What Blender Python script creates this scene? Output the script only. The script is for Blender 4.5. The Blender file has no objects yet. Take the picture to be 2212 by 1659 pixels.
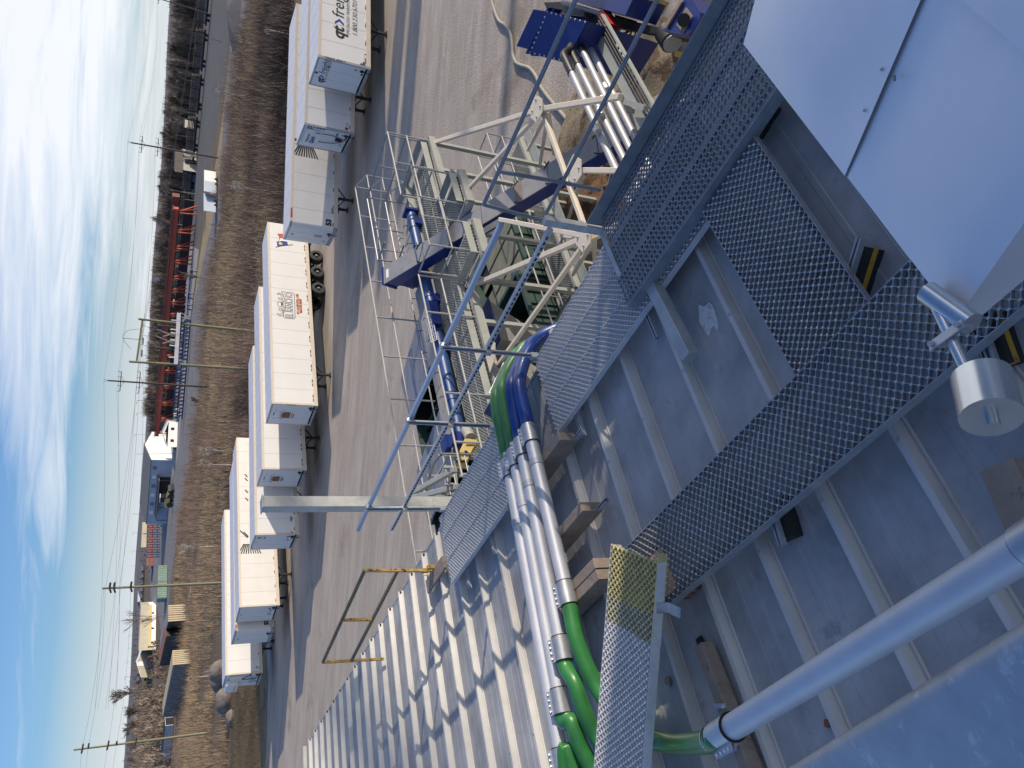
import bpy, math, random
import numpy as np
from mathutils import Vector, Matrix
random.seed(7); rng = np.random.default_rng(7)
SC = bpy.context.scene
COL = SC.collection
# ------------------------------------------------------------------ camera
CZ = 11.4                                   # eye height over the yard
F = 1662.0; PW, PH = 2212.0, 1659.0         # working pixel frame of the photograph
_m = 0.0715; _c = 1106 - 322.0
_n = np.array([_m, 1.0, -_c / F]); UPC = _n / np.linalg.norm(_n)
_fw = np.array([0, 0, 1.0]); _fh = _fw - UPC * (_fw @ UPC); _fh /= np.linalg.norm(_fh)
_rt = np.cross(_fh, UPC)
if _rt[0] < 0: _rt = -_rt
M = np.array([_rt, _fh, UPC])
def ray(x, y):
    v = M @ np.array([PH / 2 - y, PW / 2 - x, F]); return v / np.linalg.norm(v)
cam = bpy.data.cameras.new('camera'); camo = bpy.data.objects.new('camera', cam); COL.objects.link(camo)
cam.sensor_fit = 'HORIZONTAL'; cam.sensor_width = 36.0; cam.lens = 36.0 * F / PW
cam.clip_start = 0.05; cam.clip_end = 6000
Xc = M @ np.array([0, -1.0, 0]); Yc = M @ np.array([1.0, 0, 0]); Zc = -(M @ np.array([0, 0, 1.0]))
camo.matrix_world = Matrix([[Xc[0], Yc[0], Zc[0], 0], [Xc[1], Yc[1], Zc[1], 0], [Xc[2], Yc[2], Zc[2], CZ], [0, 0, 0, 1]])
SC.camera = camo
# ------------------------------------------------------------------ sky, sun, exposure
SUN_AZ, SUN_EL = math.radians(-2), math.radians(19.5)
w = bpy.data.worlds.new('World'); SC.world = w; w.use_nodes = True
nt = w.node_tree; nt.nodes.clear()
def N(t, kind, **k):
    n = t.nodes.new(kind)
    for a, b in k.items(): setattr(n, a, b)
    return n
out = N(nt, 'ShaderNodeOutputWorld'); bg = N(nt, 'ShaderNodeBackground'); bg.inputs[1].default_value = 0.125
sky = N(nt, 'ShaderNodeTexSky', sky_type='NISHITA', sun_disc=False, sun_elevation=SUN_EL, sun_rotation=math.pi / 2 - SUN_AZ)
sky.air_density = 1.0; sky.dust_density = 0.6; sky.ozone_density = 2.2
tc = N(nt, 'ShaderNodeTexCoord'); sep = N(nt, 'ShaderNodeSeparateXYZ'); nt.links.new(tc.outputs['Generated'], sep.inputs[0])
def mth(op, a, b=None, t=nt):
    n = N(t, 'ShaderNodeMath', operation=op)
    for i, v in enumerate((a, b)):
        if v is None: continue
        if isinstance(v, (int, float)): n.inputs[i].default_value = v
        else: t.links.new(v, n.inputs[i])
    return n.outputs[0]
zz = mth('ADD', mth('MAXIMUM', sep.outputs[2], 0.0), 0.10)
cx = mth('DIVIDE', sep.outputs[0], zz); cy = mth('DIVIDE', sep.outputs[1], zz)
def cloudn(sx, sy, det, dist, off, rough=.6):
    c = N(nt, 'ShaderNodeCombineXYZ'); nt.links.new(mth('ADD', mth('MULTIPLY', cx, sx), off), c.inputs[0]); nt.links.new(mth('ADD', mth('MULTIPLY', cy, sy), mth('MULTIPLY', cx, sx * .35)), c.inputs[1])
    n_ = N(nt, 'ShaderNodeTexNoise'); n_.inputs['Scale'].default_value = 1.0; n_.inputs['Detail'].default_value = det; n_.inputs['Roughness'].default_value = rough; n_.inputs['Distortion'].default_value = dist
    nt.links.new(c.outputs[0], n_.inputs['Vector']); return n_.outputs['Fac']
nbig = cloudn(.34, .50, 4, .35, 3.1, .5); nfine = cloudn(1.0, 2.2, 8, .8, 1.7, .62)
# cloud bank: fills the right of the view at middle heights, thins to blue high on the left
bank = N(nt, 'ShaderNodeMapRange'); bank.inputs[1].default_value = -.42; bank.inputs[2].default_value = .30; bank.inputs[3].default_value = -.20; bank.inputs[4].default_value = .19; nt.links.new(mth('ADD', sep.outputs[0], mth('MULTIPLY', sep.outputs[2], -1.3)), bank.inputs[0])
hgt = N(nt, 'ShaderNodeMapRange'); hgt.inputs[1].default_value = .03; hgt.inputs[2].default_value = .085; hgt.inputs[3].default_value = -.20; hgt.inputs[4].default_value = .06; nt.links.new(sep.outputs[2], hgt.inputs[0])
dens = mth('ADD', mth('ADD', mth('MULTIPLY', nbig, .62), mth('MULTIPLY', nfine, .42)), mth('ADD', bank.outputs[0], hgt.outputs[0]))
rmp = N(nt, 'ShaderNodeValToRGB'); rmp.color_ramp.elements[0].position = 0.42; rmp.color_ramp.elements[1].position = 0.70
nt.links.new(dens, rmp.inputs[0])
# thin pale veil near the skyline
veil = N(nt, 'ShaderNodeMapRange'); veil.inputs[1].default_value = 0.075; veil.inputs[2].default_value = 0.0; veil.inputs[3].default_value = 0.0; veil.inputs[4].default_value = 0.85
nt.links.new(sep.outputs[2], veil.inputs[0])
hs = N(nt, 'ShaderNodeMix', data_type='RGBA', blend_type='MULTIPLY'); hs.inputs[0].default_value = 1.0
nt.links.new(sky.outputs[0], hs.inputs[6]); hs.inputs[7].default_value = (0.58, 0.80, 1.18, 1)
mxv = N(nt, 'ShaderNodeMix', data_type='RGBA'); nt.links.new(veil.outputs[0], mxv.inputs[0]); nt.links.new(hs.outputs[2], mxv.inputs[6]); mxv.inputs[7].default_value = (5.9, 6.3, 6.7, 1)
mxc = N(nt, 'ShaderNodeMix', data_type='RGBA'); nt.links.new(mth('MULTIPLY', rmp.outputs[0], 0.88), mxc.inputs[0]); nt.links.new(mxv.outputs[2], mxc.inputs[6]); mxc.inputs[7].default_value = (7.6, 7.7, 7.95, 1)
nt.links.new(mxc.outputs[2], bg.inputs[0]); nt.links.new(bg.outputs[0], out.inputs[0])
sl = bpy.data.lights.new('sun', 'SUN'); sl.energy = 4.4; sl.angle = math.radians(0.55); sl.color = (1.0, 0.865, 0.70)
so = bpy.data.objects.new('sun', sl); COL.objects.link(so); so.location = (60, -15, 60)
SUND = Vector((math.cos(SUN_AZ) * math.cos(SUN_EL), math.sin(SUN_AZ) * math.cos(SUN_EL), math.sin(SUN_EL)))
so.rotation_euler = SUND.to_track_quat('Z', 'Y').to_euler()
SC.view_settings.view_transform = 'Standard'; SC.view_settings.look = 'None'; SC.view_settings.exposure = 0.10; SC.view_settings.gamma = 1.0
SC.view_settings.use_curve_mapping = False
# ------------------------------------------------------------------ frames
_A = math.radians(130.5)
EA = np.array([math.cos(_A), math.sin(_A), 0]); DB = np.array([math.cos(_A - math.pi / 2), math.sin(_A - math.pi / 2), 0]); UZ = np.array([0, 0, 1.0])
def L(a, b, z): return a * EA + b * DB + np.array([0, 0, z + CZ])         # building frame (along eave, out of eave, height relative to eye)
def at(x, y, z=0.0):                                                        # photograph pixel onto the level z (over the yard)
    v = ray(x, y); p = v * ((z - CZ) / v[2]); return np.array([p[0], p[1], z])
def lat(x, y, zr): p = at(x, y, zr + CZ); return np.array([p @ EA, p @ DB, zr])
SL = math.tan(math.radians(2.0)); ZE, BE = -3.75, 4.9
NR = np.array([0, 0, 1.0]) + DB * SL
def zr(b): return ZE + (BE - b) * SL
def onroof(x, y, h=0.0):
    v = ray(x, y); p = v * ((ZE + BE * SL + h) / (v @ NR)); return np.array([p[0], p[1], p[2] + CZ])
def lroof(x, y, h=0.0): p = onroof(x, y, h); return np.array([p @ EA, p @ DB, p[2] - CZ])
def onb(x, y, b): v = ray(x, y); p = v * (b / (v @ DB)); return p + np.array([0, 0, CZ])
def ona(x, y, a): v = ray(x, y); p = v * (a / (v @ EA)); return p + np.array([0, 0, CZ])
# ------------------------------------------------------------------ mesh builder
def unit(v): v = np.asarray(v, float); return v / max(np.linalg.norm(v), 1e-9)
class MB:
    def __init__(s): s.v = []; s.f = []; s.n = 0
    def add(s, V, Fs):
        V = np.asarray(V, float).reshape(-1, 3); s.v.append(V)
        s.f += [tuple(i + s.n for i in f) for f in Fs]; s.n += len(V); return s
    def obox(s, c, u, v, t):                 # centre and three half vectors
        c, u, v, t = [np.asarray(q, float) for q in (c, u, v, t)]
        P = [c + i * u + j * v + k * t for k in (-1, 1) for j in (-1, 1) for i in (-1, 1)]
        f = [(0, 2, 3, 1), (4, 5, 7, 6), (0, 1, 5, 4), (2, 6, 7, 3), (0, 4, 6, 2), (1, 3, 7, 5)]
        if np.cross(u, v) @ t < 0: f = [q[::-1] for q in f]
        return s.add(P, f)
    def box(s, lo, hi):                       # world or local axis box
        lo = np.asarray(lo, float); hi = np.asarray(hi, float); c = (lo + hi) / 2; h = (hi - lo) / 2
        return s.obox(c, (h[0], 0, 0), (0, h[1], 0), (0, 0, h[2]))
    def lbox(s, a0, a1, b0, b1, z0, z1):      # box in the building frame
        return s.obox(L((a0 + a1) / 2, (b0 + b1) / 2, (z0 + z1) / 2), EA * (a1 - a0) / 2, DB * (b1 - b0) / 2, UZ * (z1 - z0) / 2)
    def bar(s, p, q, w, h, up=(0, 0, 1)):
        p = np.asarray(p, float); q = np.asarray(q, float); d = unit(q - p); u = np.asarray(up, float)
        sd = np.cross(d, u)
        if np.linalg.norm(sd) < 1e-3: sd = np.cross(d, (1, 0.3, 0))
        sd = unit(sd); u = np.cross(sd, d)
        return s.obox((p + q) / 2, (q - p) / 2, sd * w / 2, u * h / 2)
    def tube(s, pts, r, n=10, cap=True, r2=None):
        pts = [np.asarray(p, float) for p in pts]; k = len(pts); rings = []
        rr = r if isinstance(r, (list, tuple)) else [r + (0 if r2 is None else (r2 - r) * i / max(k - 1, 1)) for i in range(k)]
        pu = None
        for i, p in enumerate(pts):
            d = unit((pts[min(i + 1, k - 1)] - pts[max(i - 1, 0)]))
            if pu is None:
                pu = np.cross(d, (0, 0, 1.0))
                if np.linalg.norm(pu) < 0.05: pu = np.cross(d, (1.0, 0, 0))
            pu = unit(pu - d * (pu @ d)); pw = np.cross(d, pu)
            rings += [p + rr[i] * (math.cos(2 * math.pi * j / n) * pu + math.sin(2 * math.pi * j / n) * pw) for j in range(n)]
        f = []
        for i in range(k - 1):
            for j in range(n):
                a = i * n + j; b = i * n + (j + 1) % n; f.append((a, b, b + n, a + n))
        if cap: f.append(tuple(range(n))[::-1]); f.append(tuple((k - 1) * n + j for j in range(n)))
        return s.add(rings, f)
    def prism(s, poly, t):                    # polygon (3-D points) extruded by vector t
        P = [np.asarray(p, float) for p in poly]; t = np.asarray(t, float); k = len(P)
        nrm = sum(np.cross(P[i] - P[0], P[(i + 1) % k] - P[0]) for i in range(1, k - 1))
        f = [tuple(range(k)), tuple(range(2 * k - 1, k - 1, -1))] + [(i, i + k, (i + 1) % k + k, (i + 1) % k) for i in range(k)]
        if nrm @ t > 0: f = [q[::-1] for q in f]
        return s.add(P + [p + t for p in P], f)
    def sphere(s, c, r, n=8, m=6, sq=(1, 1, 1), jit=0.0):
        P = []; f = []
        for i in range(m + 1):
            th = math.pi * i / m
            for j in range(n):
                ph = 2 * math.pi * j / n; q = 1 + (random.uniform(-jit, jit) if jit else 0)
                P.append((c[0] + r * sq[0] * q * math.sin(th) * math.cos(ph), c[1] + r * sq[1] * q * math.sin(th) * math.sin(ph), c[2] + r * sq[2] * q * math.cos(th)))
        for i in range(m):
            for j in range(n):
                a = i * n + j; b = i * n + (j + 1) % n; f.append((a, a + n, b + n, b))
        return s.add(P, f)
    def build(s, name, mat, parent=None, smooth=False, bevel=0.0, loc=None):
        V = np.concatenate(s.v) if s.v else np.zeros((0, 3))
        if parent is not None:
            V = V - np.array(wloc(parent))
        elif loc is not None: V = V - np.asarray(loc, float)
        me = bpy.data.meshes.new(name); me.from_pydata(V.tolist(), [], s.f); me.update()
        if mat is not None: me.materials.append(mat)
        if smooth:
            me.polygons.foreach_set('use_smooth', [True] * len(me.polygons)); me.set_sharp_from_angle(angle=math.radians(42))
        o = bpy.data.objects.new(name, me); COL.objects.link(o)
        if parent is not None: o.parent = parent
        elif loc is not None: o.location = loc
        if bevel:
            md = o.modifiers.new('bevel', 'BEVEL'); md.width = bevel; md.segments = 1; md.limit_method = 'ANGLE'; md.angle_limit = math.radians(50)
        return o
def wloc(o):
    p = np.array(o.location[:])
    if o.parent is not None: p = p + wloc(o.parent)
    return p
def absorb(o, c):                             # fold a surface pattern mesh into the mesh it belongs to
    a, b = o.data, c.data; M_ = c.matrix_world; k = len(a.materials)
    off = np.array(wloc(c)) - np.array(wloc(o)); V = [tuple(v.co) for v in a.vertices] + [tuple(np.array(v.co) + off) for v in b.vertices]; n = len(a.vertices)
    Fs = [tuple(p.vertices) for p in a.polygons] + [tuple(i + n for i in p.vertices) for p in b.polygons]; mi = [p.material_index for p in a.polygons] + [p.material_index + k for p in b.polygons]; sm = [p.use_smooth for p in a.polygons] + [p.use_smooth for p in b.polygons]
    me = bpy.data.meshes.new(a.name); me.from_pydata(V, [], Fs); me.update()
    for q in list(a.materials) + list(b.materials): me.materials.append(q)
    me.polygons.foreach_set('material_index', mi); me.polygons.foreach_set('use_smooth', sm)
    if any(sm): me.set_sharp_from_angle(angle=math.radians(42))
    o.data = me
    for ch in list(c.children): ch.parent = o
    bpy.data.objects.remove(c); return o
def tag(o, label, cat, group=None, kind=None):
    if label: o['label'] = label
    if cat: o['category'] = cat
    if group: o['group'] = group
    if kind: o['kind'] = kind
    return o
def thing(name, label, cat, loc, group=None):
    o = bpy.data.objects.new(name, None); COL.objects.link(o); o.location = [float(q) for q in loc]; o.empty_display_size = 0.3
    return tag(o, label, cat, group)
def struct(name, mb, mat, **k):
    o = mb.build(name, mat, **k); o['kind'] = 'structure'; return o
# ------------------------------------------------------------------ materials
def pbr(name, col, rough=0.6, metal=0.0, var=0.12, scale=6.0, bump=0.0, bscale=40.0, coat=0.0, col2=None, detail=5, stretch=None, spec=0.5, wear=None):
    m = bpy.data.materials.new(name); m.use_nodes = True; t = m.node_tree; b = t.nodes['Principled BSDF']
    b.inputs['Roughness'].default_value = rough; b.inputs['Metallic'].default_value = metal; b.inputs['Specular IOR Level'].default_value = spec
    if coat: b.inputs['Coat Weight'].default_value = coat
    tcn = N(t, 'ShaderNodeTexCoord'); vec = tcn.outputs['Object']
    if stretch:
        mp = N(t, 'ShaderNodeMapping'); mp.inputs['Scale'].default_value = stretch; t.links.new(vec, mp.inputs[0]); vec = mp.outputs[0]
    nz = N(t, 'ShaderNodeTexNoise'); nz.inputs['Scale'].default_value = scale; nz.inputs['Detail'].default_value = detail; nz.inputs['Roughness'].default_value = 0.6
    t.links.new(vec, nz.inputs['Vector'])
    cr = N(t, 'ShaderNodeValToRGB'); e = cr.color_ramp.elements; e[0].position = 0.3; e[1].position = 0.7
    c = np.array(col, float)
    if col2 is None:
        e[0].color = (*np.clip(c * (1 - var), 0, 1), 1); e[1].color = (*np.clip(c * (1 + var), 0, 1), 1)
    else: e[0].color = (*c, 1); e[1].color = (*col2, 1)
    t.links.new(nz.outputs['Fac'], cr.inputs[0]); colo = cr.outputs[0]
    if wear:                                   # (colour, threshold, scale): stains or rust patches with their own outline
        n2 = N(t, 'ShaderNodeTexNoise'); n2.inputs['Scale'].default_value = wear[2]; n2.inputs['Detail'].default_value = 8; n2.inputs['Roughness'].default_value = 0.7; t.links.new(tcn.outputs['Object'], n2.inputs['Vector'])
        r2 = N(t, 'ShaderNodeValToRGB'); r2.color_ramp.elements[0].position = wear[1]; r2.color_ramp.elements[1].position = wear[1] + 0.07; t.links.new(n2.outputs['Fac'], r2.inputs[0])
        mx = N(t, 'ShaderNodeMix', data_type='RGBA'); t.links.new(r2.outputs[0], mx.inputs[0]); t.links.new(colo, mx.inputs[6]); mx.inputs[7].default_value = (*wear[0], 1); colo = mx.outputs[2]
    t.links.new(colo, b.inputs['Base Color'])
    rr = N(t, 'ShaderNodeMapRange'); rr.inputs[3].default_value = max(rough - 0.09, 0.03); rr.inputs[4].default_value = min(rough + 0.09, 1.0); t.links.new(nz.outputs['Fac'], rr.inputs[0]); t.links.new(rr.outputs[0], b.inputs['Roughness'])
    if bump:
        n3 = N(t, 'ShaderNodeTexNoise'); n3.inputs['Scale'].default_value = bscale; n3.inputs['Detail'].default_value = 4; t.links.new(vec, n3.inputs['Vector'])
        bp = N(t, 'ShaderNodeBump'); bp.inputs['Strength'].default_value = bump; bp.inputs['Distance'].default_value = 0.02; t.links.new(n3.outputs['Fac'], bp.inputs['Height']); t.links.new(bp.outputs[0], b.inputs['Normal'])
    return m
MAT = {}
MAT['galv'] = pbr('galvanised steel', (0.46, 0.49, 0.52), 0.52, 0.45, 0.16, 9, wear=((0.62, 0.64, 0.66), 0.60, 14))
MAT['galvrail'] = pbr('weathered tube rail', (0.36, 0.36, 0.35), 0.62, 0.15, 0.15, 9)
MAT['galvshade'] = pbr('shade darkened galvanised plate', (0.235, 0.255, 0.28), 0.5, 0.3, 0.16, 8, wear=((0.32, 0.34, 0.36), 0.62, 14))  # darker copy of the galvanised steel, the walkway's shade put into its colour
MAT['alupipe'] = pbr('dull aluminium tube', (0.40, 0.41, 0.44), 0.5, 0.35, 0.1, 3, wear=((0.33, 0.32, 0.31), 0.62, 6))
MAT['sealant'] = pbr('smeared sealant', (0.58, 0.60, 0.62), 0.6, 0, 0.2, 18, wear=((0.40, 0.41, 0.42), 0.52, 16))
MAT['galvdull'] = pbr('dull galvanised steel', (0.44, 0.46, 0.46), 0.55, 0.35, 0.14, 5, wear=((0.55, 0.56, 0.54), 0.6, 9))
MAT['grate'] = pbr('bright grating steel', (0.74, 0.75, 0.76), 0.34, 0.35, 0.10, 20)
MAT['yellowfaint'] = pbr('faint yellow overspray', (0.50, 0.49, 0.36), 0.45, 0.3, 0.2, 12)
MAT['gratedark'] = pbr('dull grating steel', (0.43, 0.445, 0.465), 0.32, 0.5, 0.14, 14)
MAT['yellowtip'] = pbr('yellow overspray', (0.56, 0.52, 0.27), 0.5, 0.25, 0.2, 12)
MAT['spangle'] = pbr('spangled galvanised sheet', (0.38, 0.41, 0.45), 0.45, 0.5, 0.10, 16, detail=2, wear=((0.50, 0.54, 0.58), 0.57, 22))
MAT['alu'] = pbr('aluminium tube', (0.58, 0.60, 0.64), 0.5, 0.4, 0.08, 3, wear=((0.48, 0.46, 0.45), 0.66, 7))
MAT['clampm'] = pbr('clamp steel', (0.52, 0.54, 0.55), 0.42, 0.7, 0.1, 10)
MAT['hood'] = pbr('satin hood sheet', (0.78, 0.80, 0.84), 0.36, 0.35, 0.06, 1.6, bump=0.20, bscale=2.4)
MAT['zinc'] = pbr('bright zinc', (0.66, 0.68, 0.68), 0.25, 0.9, 0.1, 8, wear=((0.58, 0.56, 0.44), 0.62, 6))
MAT['roofpan'] = pbr('weathered roof sheet', (0.345, 0.35, 0.35), 0.5, 0.10, 0.30, 1.7, bump=0.10, bscale=9, wear=((0.29, 0.285, 0.28), 0.58, 3.2))
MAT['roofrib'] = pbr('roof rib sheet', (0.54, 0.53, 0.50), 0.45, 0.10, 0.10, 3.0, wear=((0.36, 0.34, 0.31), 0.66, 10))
MAT['dark'] = pbr('dark void', (0.012, 0.012, 0.014), 0.8)
MAT['rubber'] = pbr('black rubber', (0.016, 0.016, 0.017), 0.75, var=0.3, scale=30)
MAT['yellow'] = pbr('safety yellow', (0.45, 0.27, 0.03), 0.5, wear=((0.16, 0.07, 0.03), 0.60, 16))
MAT['guardrail'] = pbr('rusty yellow steel', (0.52, 0.33, 0.08), 0.6, 0.1, 0.2, 14, wear=((0.13, 0.06, 0.035), 0.53, 18))
MAT['rustdark'] = pbr('brown rusted rail', (0.17, 0.14, 0.09), 0.75, 0.1, 0.3, 16, wear=((0.10, 0.05, 0.03), 0.55, 22))
MAT['wood'] = pbr('weathered timber', (0.27, 0.22, 0.18), 0.75, 0, 0.2, 5, stretch=(1, 1, 1), bump=0.3, bscale=24, wear=((0.17, 0.135, 0.11), 0.58, 13))
MAT['woodfresh'] = pbr('fresh timber', (0.40, 0.26, 0.15), 0.7, 0, 0.22, 7, bump=0.2, bscale=26)
MAT['woodred'] = pbr('red painted timber end', (0.30, 0.07, 0.03), 0.7, 0, 0.2, 20)
MAT['green'] = pbr('green polyurethane hose', (0.035, 0.19, 0.045), 0.36, 0, 0.18, 6, coat=0.15)
MAT['greenlit'] = pbr('sunlit green hose', (0.075, 0.235, 0.075), 0.38, 0, 0.15, 6, coat=0.12)  # lighter copy of the green hose, sunlight put into the colour
MAT['bluehose'] = pbr('blue polyurethane hose', (0.012, 0.05, 0.25), 0.34, 0, 0.16, 6, coat=0.15)
MAT['blue'] = pbr('dark blue enamel', (0.012, 0.028, 0.17), 0.36, 0, 0.12, 5, coat=0.15)
MAT['bluelid'] = pbr('dusty grey blue lid', (0.31, 0.31, 0.315), 0.55, 0.1, 0.1, 4, wear=((0.40, 0.36, 0.27), 0.60, 6))
MAT['bluetube'] = pbr('mid blue enamel', (0.028, 0.075, 0.22), 0.4, 0, 0.12, 5, wear=((0.2, 0.2, 0.19), 0.66, 6))
MAT['beigecover'] = pbr('dusty beige cover', (0.34, 0.32, 0.29), 0.65, 0, 0.1, 4)
MAT['cream'] = pbr('cream painted steel', (0.70, 0.62, 0.49), 0.55, 0, 0.08, 5, wear=((0.52, 0.45, 0.36), 0.64, 9))
MAT['beam'] = pbr('pale grey painted steel', (0.34, 0.36, 0.335), 0.55, 0.05, 0.08, 4, wear=((0.35, 0.35, 0.32), 0.64, 9))
MAT['bingreen'] = pbr('dark green container', (0.035, 0.07, 0.06), 0.55, 0, 0.2, 3)
MAT['bincream'] = pbr('olive tan container top', (0.21, 0.205, 0.135), 0.6, 0, 0.2, 3, wear=((0.12, 0.15, 0.12), 0.58, 4))
MAT['binlid'] = pbr('grey blue container lid', (0.25, 0.26, 0.29), 0.6, 0.1, 0.06, 3)
MAT['guardyel'] = pbr('pale yellow guard', (0.56, 0.43, 0.15), 0.55, 0, 0.1, 7)
MAT['motor'] = pbr('grey motor casting', (0.33, 0.33, 0.29), 0.55, 0.1, 0.15, 12)
MAT['white'] = pbr('white trailer paint', (0.75, 0.74, 0.715), 0.42, 0, 0.025, 0.8, coat=0.1)
MAT['whiteaged'] = pbr('aged white trailer skin', (0.74, 0.72, 0.67), 0.45, 0, 0.04, 1.2, wear=((0.72, 0.68, 0.58), 0.68, 1.4))
MAT['troof'] = pbr('trailer roof sheet', (0.66, 0.67, 0.70), 0.5, 0.15, 0.05, 1.2)
MAT['trail'] = pbr('tan rail', (0.64, 0.56, 0.45), 0.5, 0.1, 0.08, 4)
MAT['trailgrey'] = pbr('grey rail', (0.36, 0.36, 0.36), 0.5, 0.3, 0.1, 4)
MAT['chassis'] = pbr('black chassis', (0.02, 0.02, 0.021), 0.6, 0.1, 0.3, 6, wear=((0.10, 0.05, 0.03), 0.66, 8))
MAT['tyre'] = pbr('dusty tyre', (0.045, 0.046, 0.046), 0.85, 0, 0.25, 20)
MAT['hub'] = pbr('hub metal', (0.30, 0.31, 0.30), 0.5, 0.5, 0.2, 10)
MAT['black'] = pbr('black marking', (0.012, 0.012, 0.014), 0.5)
MAT['grey'] = pbr('grey marking', (0.17, 0.17, 0.18), 0.55)
MAT['navy'] = pbr('navy marking', (0.014, 0.04, 0.26), 0.5)
MAT['red'] = pbr('red marking', (0.48, 0.03, 0.025), 0.5)
MAT['orange'] = pbr('rust orange marking', (0.40, 0.11, 0.03), 0.55)
MAT['brownlogo'] = pbr('brown marking', (0.20, 0.085, 0.03), 0.55)
MAT['flagred'] = pbr('flag red', (0.62, 0.06, 0.04), 0.55)
MAT['flagwhite'] = pbr('flag white', (0.85, 0.85, 0.85), 0.55)
MAT['star'] = pbr('star yellow', (0.75, 0.62, 0.2), 0.55)
MAT['purple'] = pbr('maker badge', (0.10, 0.06, 0.16), 0.55)
MAT['pole'] = pbr('treated wood pole', (0.22, 0.21, 0.12), 0.8, 0, 0.16, 3, stretch=(1, 1, 0.15))
MAT['poledark'] = pbr('old grey pole', (0.075, 0.066, 0.06), 0.85, 0, 0.2, 3, stretch=(1, 1, 0.15))
MAT['wire'] = pbr('wire', (0.10, 0.10, 0.11), 0.6)
MAT['insul'] = pbr('insulator', (0.07, 0.075, 0.08), 0.4)
MAT['rock'] = pbr('boulder', (0.17, 0.15, 0.135), 0.85, 0, 0.3, 1.6, bump=0.5, bscale=4)
MAT['bark'] = pbr('grey bark', (0.20, 0.17, 0.145), 0.85, 0, 0.25, 3)
MAT['barkdark'] = pbr('dark bark', (0.13, 0.105, 0.088), 0.9, 0, 0.3, 0.15)
MAT['barkpale'] = pbr('pale birch bark', (0.46, 0.42, 0.37), 0.8, 0, 0.2, 4)
MAT['conifer'] = pbr('dull needle foliage', (0.065, 0.068, 0.032), 0.8, 0, 0.4, 0.6)
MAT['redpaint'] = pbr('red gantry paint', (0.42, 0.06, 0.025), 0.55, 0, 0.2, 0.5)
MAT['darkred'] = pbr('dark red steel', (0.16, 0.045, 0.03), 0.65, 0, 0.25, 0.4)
MAT['bluefar'] = pbr('blue steel', (0.035, 0.055, 0.14), 0.55, 0, 0.3, 0.3)
MAT['whitefar'] = pbr('white siding', (0.70, 0.71, 0.72), 0.6, 0, 0.06, 0.4)
MAT['blueside'] = pbr('pale blue paint and shade', (0.36, 0.42, 0.52), 0.6, 0, 0.06, 0.3)  # pale blue paint, also used as the shade colour on white fronts
MAT['greyroof'] = pbr('grey roofing', (0.13, 0.13, 0.13), 0.75, 0, 0.1, 0.3)
MAT['tanside'] = pbr('tan siding', (0.36, 0.33, 0.25), 0.65, 0, 0.08, 0.3)
MAT['tealbox'] = pbr('teal container', (0.15, 0.23, 0.195), 0.6, 0, 0.2, 0.5, wear=((0.3, 0.4, 0.36), 0.66, 0.7))
MAT['rustroof'] = pbr('rusted sheet', (0.24, 0.085, 0.045), 0.8, 0, 0.3, 0.6, wear=((0.10, 0.05, 0.035), 0.6, 1.0))
MAT['slatwood'] = pbr('pale slats', (0.43, 0.36, 0.245), 0.75, 0, 0.15, 2)
MAT['glass'] = pbr('dark glass', (0.02, 0.025, 0.03), 0.08)
MAT['ladder'] = pbr('grey bars', (0.30, 0.31, 0.32), 0.5, 0.4, 0.15, 5)
MAT['silo'] = pbr('unseen caster steel', (0.5, 0.52, 0.53), 0.5, 0.5, 0.1, 2)  # steel of the added shadow casters outside the view
# ------------------------------------------------------------------ text helper: lettering as real flat meshes
def text_mesh(body, size, shear=0.0, space=1.0, bold=0.0, sx=1.0):
    c = bpy.data.curves.new('lettering', 'FONT'); c.body = body; c.size = size; c.shear = shear; c.space_character = space; c.offset = bold
    c.align_x = 'LEFT'; c.resolution_u = 3; c.fill_mode = 'FRONT'
    o = bpy.data.objects.new('lettering', c); COL.objects.link(o); bpy.context.view_layer.update()
    me = bpy.data.meshes.new_from_object(o.evaluated_get(bpy.context.evaluated_depsgraph_get()))
    bpy.data.objects.remove(o); bpy.data.curves.remove(c)
    V = np.empty(len(me.vertices) * 3); me.vertices.foreach_get('co', V); V = V.reshape(-1, 3); V[:, 0] *= sx
    Fs = [tuple(p.vertices) for p in me.polygons]; bpy.data.meshes.remove(me)
    return V, Fs
def letter(mb, body, size, org, xd, yd, **k):          # writes text into a mesh builder, baseline at org, reading along xd
    V, Fs = text_mesh(body, size, **k); xd = np.asarray(xd, float); yd = np.asarray(yd, float)
    mb.add(np.asarray(org, float) + V[:, :1] * xd + V[:, 1:2] * yd, Fs); return V[:, 0].max() if len(V) else 0
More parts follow.
